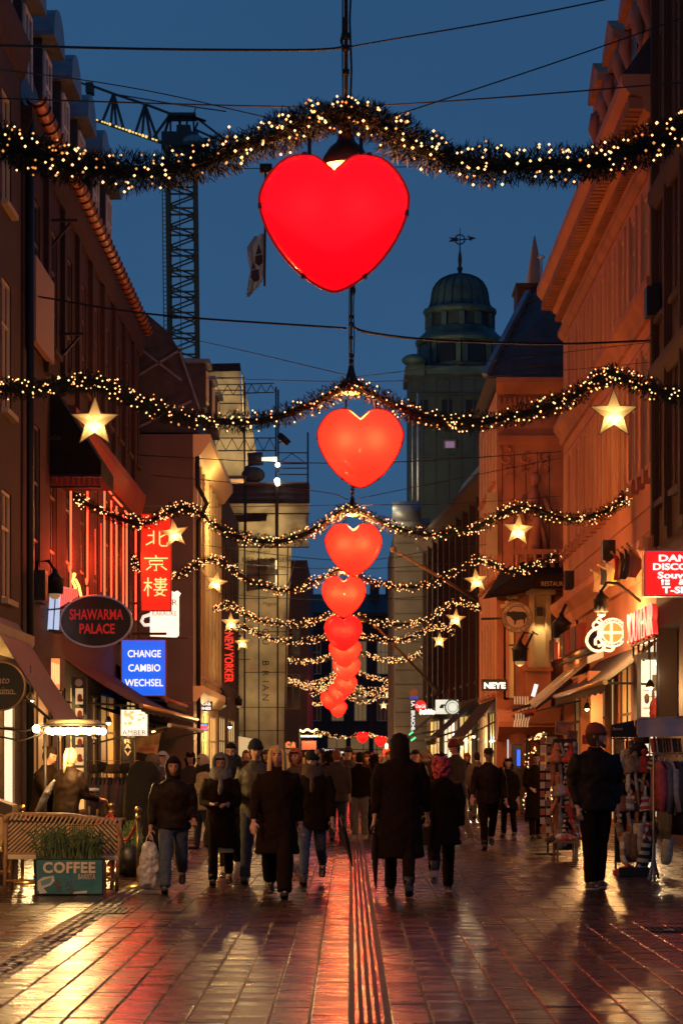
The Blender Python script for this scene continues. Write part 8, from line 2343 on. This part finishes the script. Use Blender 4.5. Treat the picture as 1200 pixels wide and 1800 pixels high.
    if scarf:
        m = MB(); m.smooth = True
        for k, (rr_, zz) in enumerate(((.098, .075), (.108, .03), (.112, -.02))):
            c = neck + Vector((0, -.015, zz)) * s
            m.tube([c + Vector((rr_ * math.cos(a), rr_ * .95 * math.sin(a), .018 * math.sin(2 * a + k))) * s for a in [2 * PI * i / 18 for i in range(19)]], .040 * s, 8, False)
        st = neck + Vector((0, -.11, -.05)) * s
        m.tube([st, st + Vector((.01, -.035, -.10)) * s, st + Vector((0, -.03, -.20)) * s], [.05 * s, .07 * s, .05 * s], 8, True, .6)
        o = m.build('scarf', scarf, t, local=True); remesh(o, .016 * s, 1, (.02, .05, 13))
    if hem:
        m = MB(); m.smooth = True; z = (hemz - .07) * s
        m.rings([(0, 0, z, .178 * s, .14 * s), (0, 0, z + .12 * s, .17 * s, .135 * s)], 18, False); m.build('skirt_hem', hem, t, local=True)
    if beard:
        m = MB(); m.smooth = True; m2 = len(m.v)
        m.tube([(-.066, -.02, -.03), (-.056, -.06, -.075), (-.025, -.088, -.10), (0, -.094, -.104), (.025, -.088, -.10), (.056, -.06, -.075), (.066, -.02, -.03)], [.010, .018, .022, .024, .022, .018, .010], 8); m.xform(Mh, m2); m.build('beard', M('beard_hair', (.05, .028, .016), .9), t, local=True)
    if glasses:
        m = MB()
        for sx in (-.031, .031):
            m.tube([(sx + .021 * math.cos(a), -.104, .010 + .018 * math.sin(a)) for a in [2 * PI * k / 12 for k in range(13)]], .0028, 4, False)
        m.tube([(-.010, -.105, .012), (.010, -.105, .012)], .0028, 4)
        for sx in (-1, 1): m.tube([(sx * .052, -.102, .014), (sx * .078, 0, .012)], .0025, 4)
        m.xform(Mh); m.build('glasses', IRON, t, local=True)
    rz = Matrix.Rotation(rad(yaw), 4, 'Z')
    hands = [Vector(loc) + (rz @ (w + fd * .075 * s)) for a, e_, w, fd in As]
    return t, hands, s

LEATHER = M('dark_leather', (.02, .015, .012), .45); RUBBER = M('rubber_sole', (.015, .013, .012), .8); SOLE_W = M('pale_sole', (.45, .40, .33), .7)
PALE_SHOE = M('pale_shoe', (.42, .34, .25), .6)
C_BLACK = M('black_wool', (.015, .007, .0035), .9, spec=.1, noise=(30, .3)); C_BLACK2 = M('black_nylon', (.015, .007, .0035), .6, spec=.15, noise=(20, .3)); C_OLIVE = M('olive_wax_cotton', (.06, .048, .026), .6, noise=(12, .35))
C_NAVY = M('navy_wool', (.016, .009, .006), .9, spec=.1, noise=(30, .3)); C_BROWN = M('brown_coat', (.045, .028, .018), .85, noise=(20, .3)); C_GREY = M('grey_jacket', (.07, .06, .055), .85, noise=(20, .3)); C_PALE = M('pale_puffer', (.48, .40, .22), .7, noise=(12, .2))
JEANS = M('blue_jeans', (.055, .075, .11), .85, noise=(24, .35)); JEANS_D = M('dark_jeans', (.022, .026, .036), .85, noise=(24, .3)); T_BLACK = M('black_trousers', (.013, .006, .003), .85, spec=.1); T_BEIGE = M('beige_trousers', (.26, .20, .13), .85, noise=(16, .2)); T_GREY = M('grey_trousers', (.14, .12, .09), .85, noise=(16, .25))
H_BLOND = M('blond_hair', (.55, .34, .13), .7, spec=.15, noise=(40, .3), stretch=(1, 1, .15)); H_DARK = M('dark_hair', (.022, .012, .007), .8, spec=.1); H_BROWN = M('brown_hair', (.06, .032, .018), .8, spec=.1); H_PINK = M('pink_hair', (.42, .035, .05), .65); H_RED = M('auburn_hair', (.22, .06, .02), .6)
K_BLACK = M('black_knit', (.014, .012, .012), .95, bump=(160, .4)); K_RED = M('rust_knit', (.21, .034, .018), .95, bump=(160, .5)); K_GREY = M('grey_knit', (.16, .145, .12), .95, noise=(30, .3), bump=(130, .6)); K_BROWN = M('brown_knit', (.09, .055, .035), .95, bump=(130, .5))
FURH = M('hood_fur', (.13, .09, .05), .95, noise=(60, .5))

# the group walking towards the camera
t, hands, s = person('person in black hooded jacket and blue jeans carrying a pale plastic bag', 305, 26.0, 1.58, 2, ((28, 6), (-24, 40)), ((6, 10, 10), (2, 55, 8)), (4, 4), 4, ('jacket', C_BLACK2, .80), (JEANS, 1.15), LEATHER, hood=(C_BLACK2, 'plain'), hair=(H_DARK, 'short'), bulk=1.24, skin=SKIN_D)
bag_at = hands[0]
m = MB(); m.smooth = True
bx, by, bz = bag_at.x, bag_at.y - .02, bag_at.z
m.rings([(bx - .02, by, bz - .60, .075, .05), (bx - .02, by, bz - .575, .115, .075), (bx - .015, by, bz - .42, .125, .085), (bx, by, bz - .25, .115, .075), (bx, by, bz - .14, .085, .05), (bx, by, bz - .09, .05, .03)], 14)
bg_t = thing('plastic_bag', 'pale grey plastic bag held by the person in the black hood', 'bag', (bx, by, bz))
o = m.build('sack', M('white_plastic', (.50, .47, .42), .35, noise=(9, .15)), bg_t); remesh(o, .012, 1, (.05, .06, 14))
m = MB(); m.smooth = True
for sx in (-1, 1): m.tube([(bx + sx * .05, by, bz - .12), (bx + sx * .03, by, bz - .03), (bx, by, bz + .015)], .012, 6, True, .5)
m.build('handle', _mats['white_plastic'], bg_t)
person('person in long black coat with thick grey snood and cream hem', 388, 27.3, 1.57, 0, ((16, 4), (-14, 26)), ((12, (75, 35), 8), (12, (75, 35), 8)), (0, 6), 2, ('coat', C_BLACK, .52), T_BLACK, LEATHER, hair=(H_DARK, 'short'), hood=(K_GREY, 'fur'), scarf=K_GREY, hem=M('cream_wool', (.36, .30, .16), .9), skin=SKIN_D)
person('tall dark clothed person behind the one with the grey snood', 406, 30.5, 1.72, 4, ((14, 4), (-14, 20)), ((8, 12, 6), (-8, 14, 6)), (-6, 8), 3, ('jacket', C_NAVY, .78), T_BLACK, PALE_SHOE, hair=(H_DARK, 'short'), scarf=K_BLACK)
person('person in black beanie and olive waxed jacket', 450, 27.8, 1.76, -6, ((22, 5), (-18, 30)), ((10, 60, 8), (-10, 20, 10)), (18, 4), 2, ('jacket', C_OLIVE, .76), JEANS_D, LEATHER, hat=(K_BLACK, 'beanie'), hair=(H_BROWN, 'short'))
person('blond long haired person in long black wool coat', 487, 25.0, 1.70, 0, ((-20, 30), (24, 5)), ((16, 12, 8), (-16, 20, 9)), (0, 0), 1, ('coat', C_BLACK, .50), (T_BLACK, 1.35), LEATHER, hair=(H_BLOND, 'long'), bulk=1.18)
person('person in dark beanie, brown knit scarf, black jacket and jeans', 549, 27.5, 1.62, -4, ((20, 4), (-22, 36)), ((-14, 20, 8), (4, 14, 9)), (-8, 4), 1, ('jacket', C_BLACK, .72), (JEANS, .95), LEATHER, hat=(K_BLACK, 'beanie'), hair=(H_BLOND, 'bob'), scarf=K_BROWN, bulk=1.2)
person('person in red hood between the blond one and the brown scarf', 520, 34.0, 1.64, -12, ((8, 2), (-8, 12)), ((0, 10, 6), (0, 10, 6)), (-10, 2), 0, ('coat', C_BROWN, .6), T_BLACK, LEATHER, hood=(M('rust_hood', (.22, .06, .03), .9), 'plain'), hair=(H_DARK, 'short'))
# the pair walking away
t, hands, s = person('tall person seen from behind in long black coat with long dark hair', 702, 25.2, 1.80, 180, ((-16, 18), (16, 2)), ((10, 14, 12), (-8, 8, 8)), (0, 0), 0, ('coat', C_BLACK, .42), T_BLACK, LEATHER, hair=(H_DARK, 'long'), face=False, bulk=1.26)
def umbrella(a, e, label, r=.045):
    tt = thing('umbrella', label, 'umbrella', tuple(a)); a = Vector(a); e = Vector(e); L = (e - a)
    m = MB(); m.smooth = True; m.tube([a + L * .16, a + L * .24, a + L * .5, a + L * .9, a + L * .93], [.014, r, r * .85, .012, .006], 9); o = m.build('canopy', C_BLACK2, tt)
    m = MB(); m.smooth = True; m.tube([a + L * .18, a, a - L.normalized() * .04 + Vector((.02, 0, .0)), a + Vector((.05, 0, -.01))], .010, 6); m.build('handle', WOOD, tt)
    m = MB(); m.tube([a + L * .9, e], .005, 5); m.build('tip', STEEL, tt)
hl = min(hands, key=lambda v: v.x)
umbrella(hl + Vector((0, 0, .03)), (hl.x + .02, hl.y - .02, .03), 'black furled umbrella hanging from the tall person seen from behind')
person('person seen from behind with fluffy pink hair and black coat', 775, 25.9, 1.56, 178, ((24, 4), (-26, 46)), ((-14, 16, 8), (14, 10, 8)), (0, 0), 2, ('coat', C_BLACK, .62), (T_BLACK, 1.1), M('pale_sole_boot', (.05, .04, .03), .6), hair=(H_PINK, 'curly'), face=False, bulk=1.22)
# right side
person('bearded man in rust red beanie and black jacket looking right', 1046, 26.7, 1.90, 18, ((4, 0), (-6, 4)), ((-4, (22, 10), 7), (-4, (22, 10), 7)), (58, 4), 0, ('jacket', C_BLACK2, .84), T_BLACK, M('pale_sole_trainer', (.03, .026, .024), .6), hat=(K_RED, 'beanie'), hair=(H_BROWN, 'short'), beard=True, bulk=1.32)
person('man in dark peaked cap and black jacket walking towards the camera', 858, 38.0, 1.70, 2, ((20, 4), (-20, 34)), ((14, 22, 14), (-8, 18, 14)), (0, 6), 2, ('jacket', C_BLACK2, .78), T_BLACK, LEATHER, hat=(K_BLACK, 'cap'), bulk=1.18)
person('person with glasses and long dark coat before the lit doorway', 941, 43.0, 1.60, 10, ((6, 2), (-6, 8)), ((10, (60, 20), 8), (6, 20, 8)), (-4, 4), 0, ('coat', C_BLACK, .40), T_BLACK, LEATHER, hair=(H_DARK, 'short'), glasses=True)
person('tall person in red cap and light trousers with hand at the mouth', 803, 40.0, 1.80, -62, ((8, 2), (-10, 12)), ((50, (100, 10), 6), (4, 20, 8)), (0, 10), 4, ('jacket', C_BROWN, .80), T_BEIGE, PALE_SHOE, hat=(K_RED, 'beanie'), hair=(H_DARK, 'short'))
person('dark haired person in profile beside the tall one in red cap', 776, 41.5, 1.60, 50, ((6, 2), (-8, 10)), ((0, 30, 6), (0, 30, 6)), (0, 4), 0, ('jacket', C_BLACK, .72), T_BLACK, LEATHER, hair=(H_DARK, 'bob'))
person('small dark clothed person behind the man in the peaked cap', 893, 44.0, 1.50, -20, ((6, 2), (-8, 10)), ((0, 10, 6), (0, 10, 6)), (0, 4), 0, ('coat', C_BLACK, .6), T_BLACK, LEATHER, hair=(H_DARK, 'bob'), fine=False, face=False)
# cafe pair
person('person with dark hair in a bun and black sweater looking down at the cafe', 74, 28.8, 1.66, 68, ((0, 0), (0, 0)), ((32, 60, 4), (32, 60, 4)), (-8, 24), 10, ('jacket', C_BLACK, .82), T_BLACK, LEATHER, hair=(H_DARK, 'bun'))
person('person with blond ponytail and black puffer jacket at the cafe', 116, 28.3, 1.64, 145, ((0, 0), (0, 0)), ((20, 60, 8), (20, 60, 8)), (20, 16), 8, ('jacket', C_BLACK2, .78), T_BLACK, LEATHER, hair=(M('light_blond_hair', (.52, .40, .22), .5), 'pony'), bulk=1.15, face=False)
m = MB(); m.smooth = True; m.tube([P(97, 1370, 27.9), P(84, 1392, 27.9), P(72, 1418, 27.9), P(64, 1428, 27.9)], [.03, .09, .09, .05], 10, True, .5)
o = solo(m, 'shoulder_bag', M('grey_leather', (.20, .19, .17), .5), 'grey soft bag hanging from the blond ponytail person', 'bag', tuple(P(84, 1395, 27.9))); remesh(o, .016, 1, (.02, .06, 15))
person('person in pale yellow hooded puffer looking left', 357, 38.0, 1.56, -70, ((8, 2), (-8, 12)), ((10, 60, 6), (10, 60, 6)), (0, 6), 0, ('jacket', C_PALE, .74), JEANS_D, LEATHER, hood=(C_PALE, 'plain'), hair=(H_DARK, 'short'), scarf=K_BLACK, skin=SKIN_D)
person('person in brown fur trimmed hood behind the black hooded one', 270, 33.0, 1.56, -150, ((6, 2), (-6, 8)), ((0, 10, 8), (0, 10, 8)), (0, 4), 0, ('coat', C_BROWN, .62), T_BLACK, LEATHER, hood=(FURH, 'fur'), face=False, bulk=1.1)
person('person in pale blue hood half hidden behind the brown fur hood', 287, 36.5, 1.60, -20, ((6, 2), (-6, 8)), ((0, 10, 8), (0, 10, 8)), (0, 4), 0, ('jacket', C_GREY, .74), JEANS_D, LEATHER, hood=(M('pale_blue_hood', (.36, .42, .44), .7), 'plain'), hair=(H_BROWN, 'short'))
# middle distance, seen from behind
person('auburn haired person in grey jacket walking away by the trailing umbrella', 592, 42.0, 1.66, 180, ((10, 2), (-10, 14)), ((0, 10, 8), (0, 10, 8)), (0, 0), 0, ('jacket', C_BROWN, .76), JEANS_D, LEATHER, hair=(H_RED, 'short'), face=False)
person('person in dark jacket and pale grey trousers walking away', 632, 43.0, 1.62, 172, ((4, 0), (-3, 2)), ((0, 14, 8), (0, 14, 8)), (0, 0), 0, ('jacket', C_BLACK, .86), T_GREY, PALE_SHOE, hair=(H_DARK, 'short'), face=False)
person('person with dark bob walking away beside the pale trousers', 657, 45.0, 1.58, 186, ((8, 0), (-8, 12)), ((0, 14, 8), (0, 14, 8)), (0, 0), 0, ('coat', C_BLACK, .56), T_BLACK, LEATHER, hair=(H_DARK, 'bob'), face=False)
umbrella(P(598, 1438, 29.0), P(621, 1530, 28.6), 'black furled umbrella trailing towards the guide strip')
FARP = [(575, 52, 1.66, 'black beanie', 0), (612, 55, 1.70, 'brown hair', 180), (645, 58, 1.72, 'dark hair', 180), (668, 62, 1.62, 'blond hair', 10), (560, 60, 1.70, 'black cap', 0), (585, 70, 1.74, 'grey hood', 180), (628, 74, 1.66, 'black hood', 0), (655, 80, 1.70, 'rust hood', 180), (604, 86, 1.68, 'dark bob', 0), (640, 92, 1.72, 'brown bob', 180), (735, 60, 1.62, 'dark hair', 0), (752, 66, 1.70, 'black hood', 180), (765, 72, 1.64, 'brown hair', 0), (838, 56, 1.68, 'dark hair', 180), (722, 84, 1.7, 'grey hood', 0), (468, 48, 1.66, 'dark bob', 0), (432, 50, 1.70, 'brown hair', 6), (335, 44, 1.62, 'dark bob', 0), (910, 62, 1.6, 'black hood', 0), (535, 66, 1.7, 'dark hair', 180), (820, 66, 1.66, 'rust hood', 0), (577, 44, 1.66, 'dark bob', 180), (612, 47, 1.74, 'black beanie', 180), (683, 50, 1.70, 'brown hair', 0), (730, 46, 1.68, 'black cap', 180), (645, 51, 1.60, 'brown bob', 4), (748, 53, 1.72, 'grey hood', 180), (565, 55, 1.72, 'black hood', 180), (622, 64, 1.68, 'blond bob', 0)]
for i, (x, dd, H, hd, yw) in enumerate(FARP):
    place = ('left of the guide strip' if x < 612 else 'in mid street') if x < 690 else 'by the awnings on the right'
    if x < 500: place = 'among the walkers on the left'
    dist_ = ['nearer', 'farther'][dd > 65]
    kw = {}
    if 'hood' in hd: kw['hood'] = ({'g': C_GREY, 'b': C_BLACK, 'r': M('rust_hood')}[hd[0]], 'plain'); kw['hair'] = (H_DARK, 'short')
    elif 'bob' in hd: kw['hair'] = (H_DARK if 'dark' in hd else H_BROWN, 'bob')
    elif 'beanie' in hd: kw['hat'] = (K_BLACK, 'beanie')
    elif 'cap' in hd: kw['hat'] = (K_BLACK, 'cap')
    else: kw['hair'] = ({'d': H_DARK, 'b': H_BROWN}[hd[0]] if 'blond' not in hd else H_BLOND, 'short')
    ct = (C_BLACK, C_NAVY, C_BROWN, C_GREY, C_OLIVE)[i % 5]; cname = ('black', 'navy', 'brown', 'grey', 'olive')[i % 5]
    person('distant person, %s, %s coat, %s' % (hd, cname, place if dd <= 65 else place + ', far off'), x, dd, H, yw, ((16 + i % 5 * 2, 3), (-18, 20 + i % 4 * 5)) if i % 2 else ((-18, 28), (14 + i % 3 * 4, 3)), ((10 - i % 4 * 6, 12 + i % 3 * 18, 7), (-10 + i % 5 * 5, 12 + i % 4 * 14, 9)), (i * 37 % 50 - 25, i % 3 * 6), i % 3 * 2, ('coat' if i % 3 == 0 else 'jacket', ct, .6 if i % 3 == 0 else .74), (T_BLACK, JEANS_D, JEANS, T_GREY)[i % 4], LEATHER, fine=False, face=False, **kw)
apply_later()
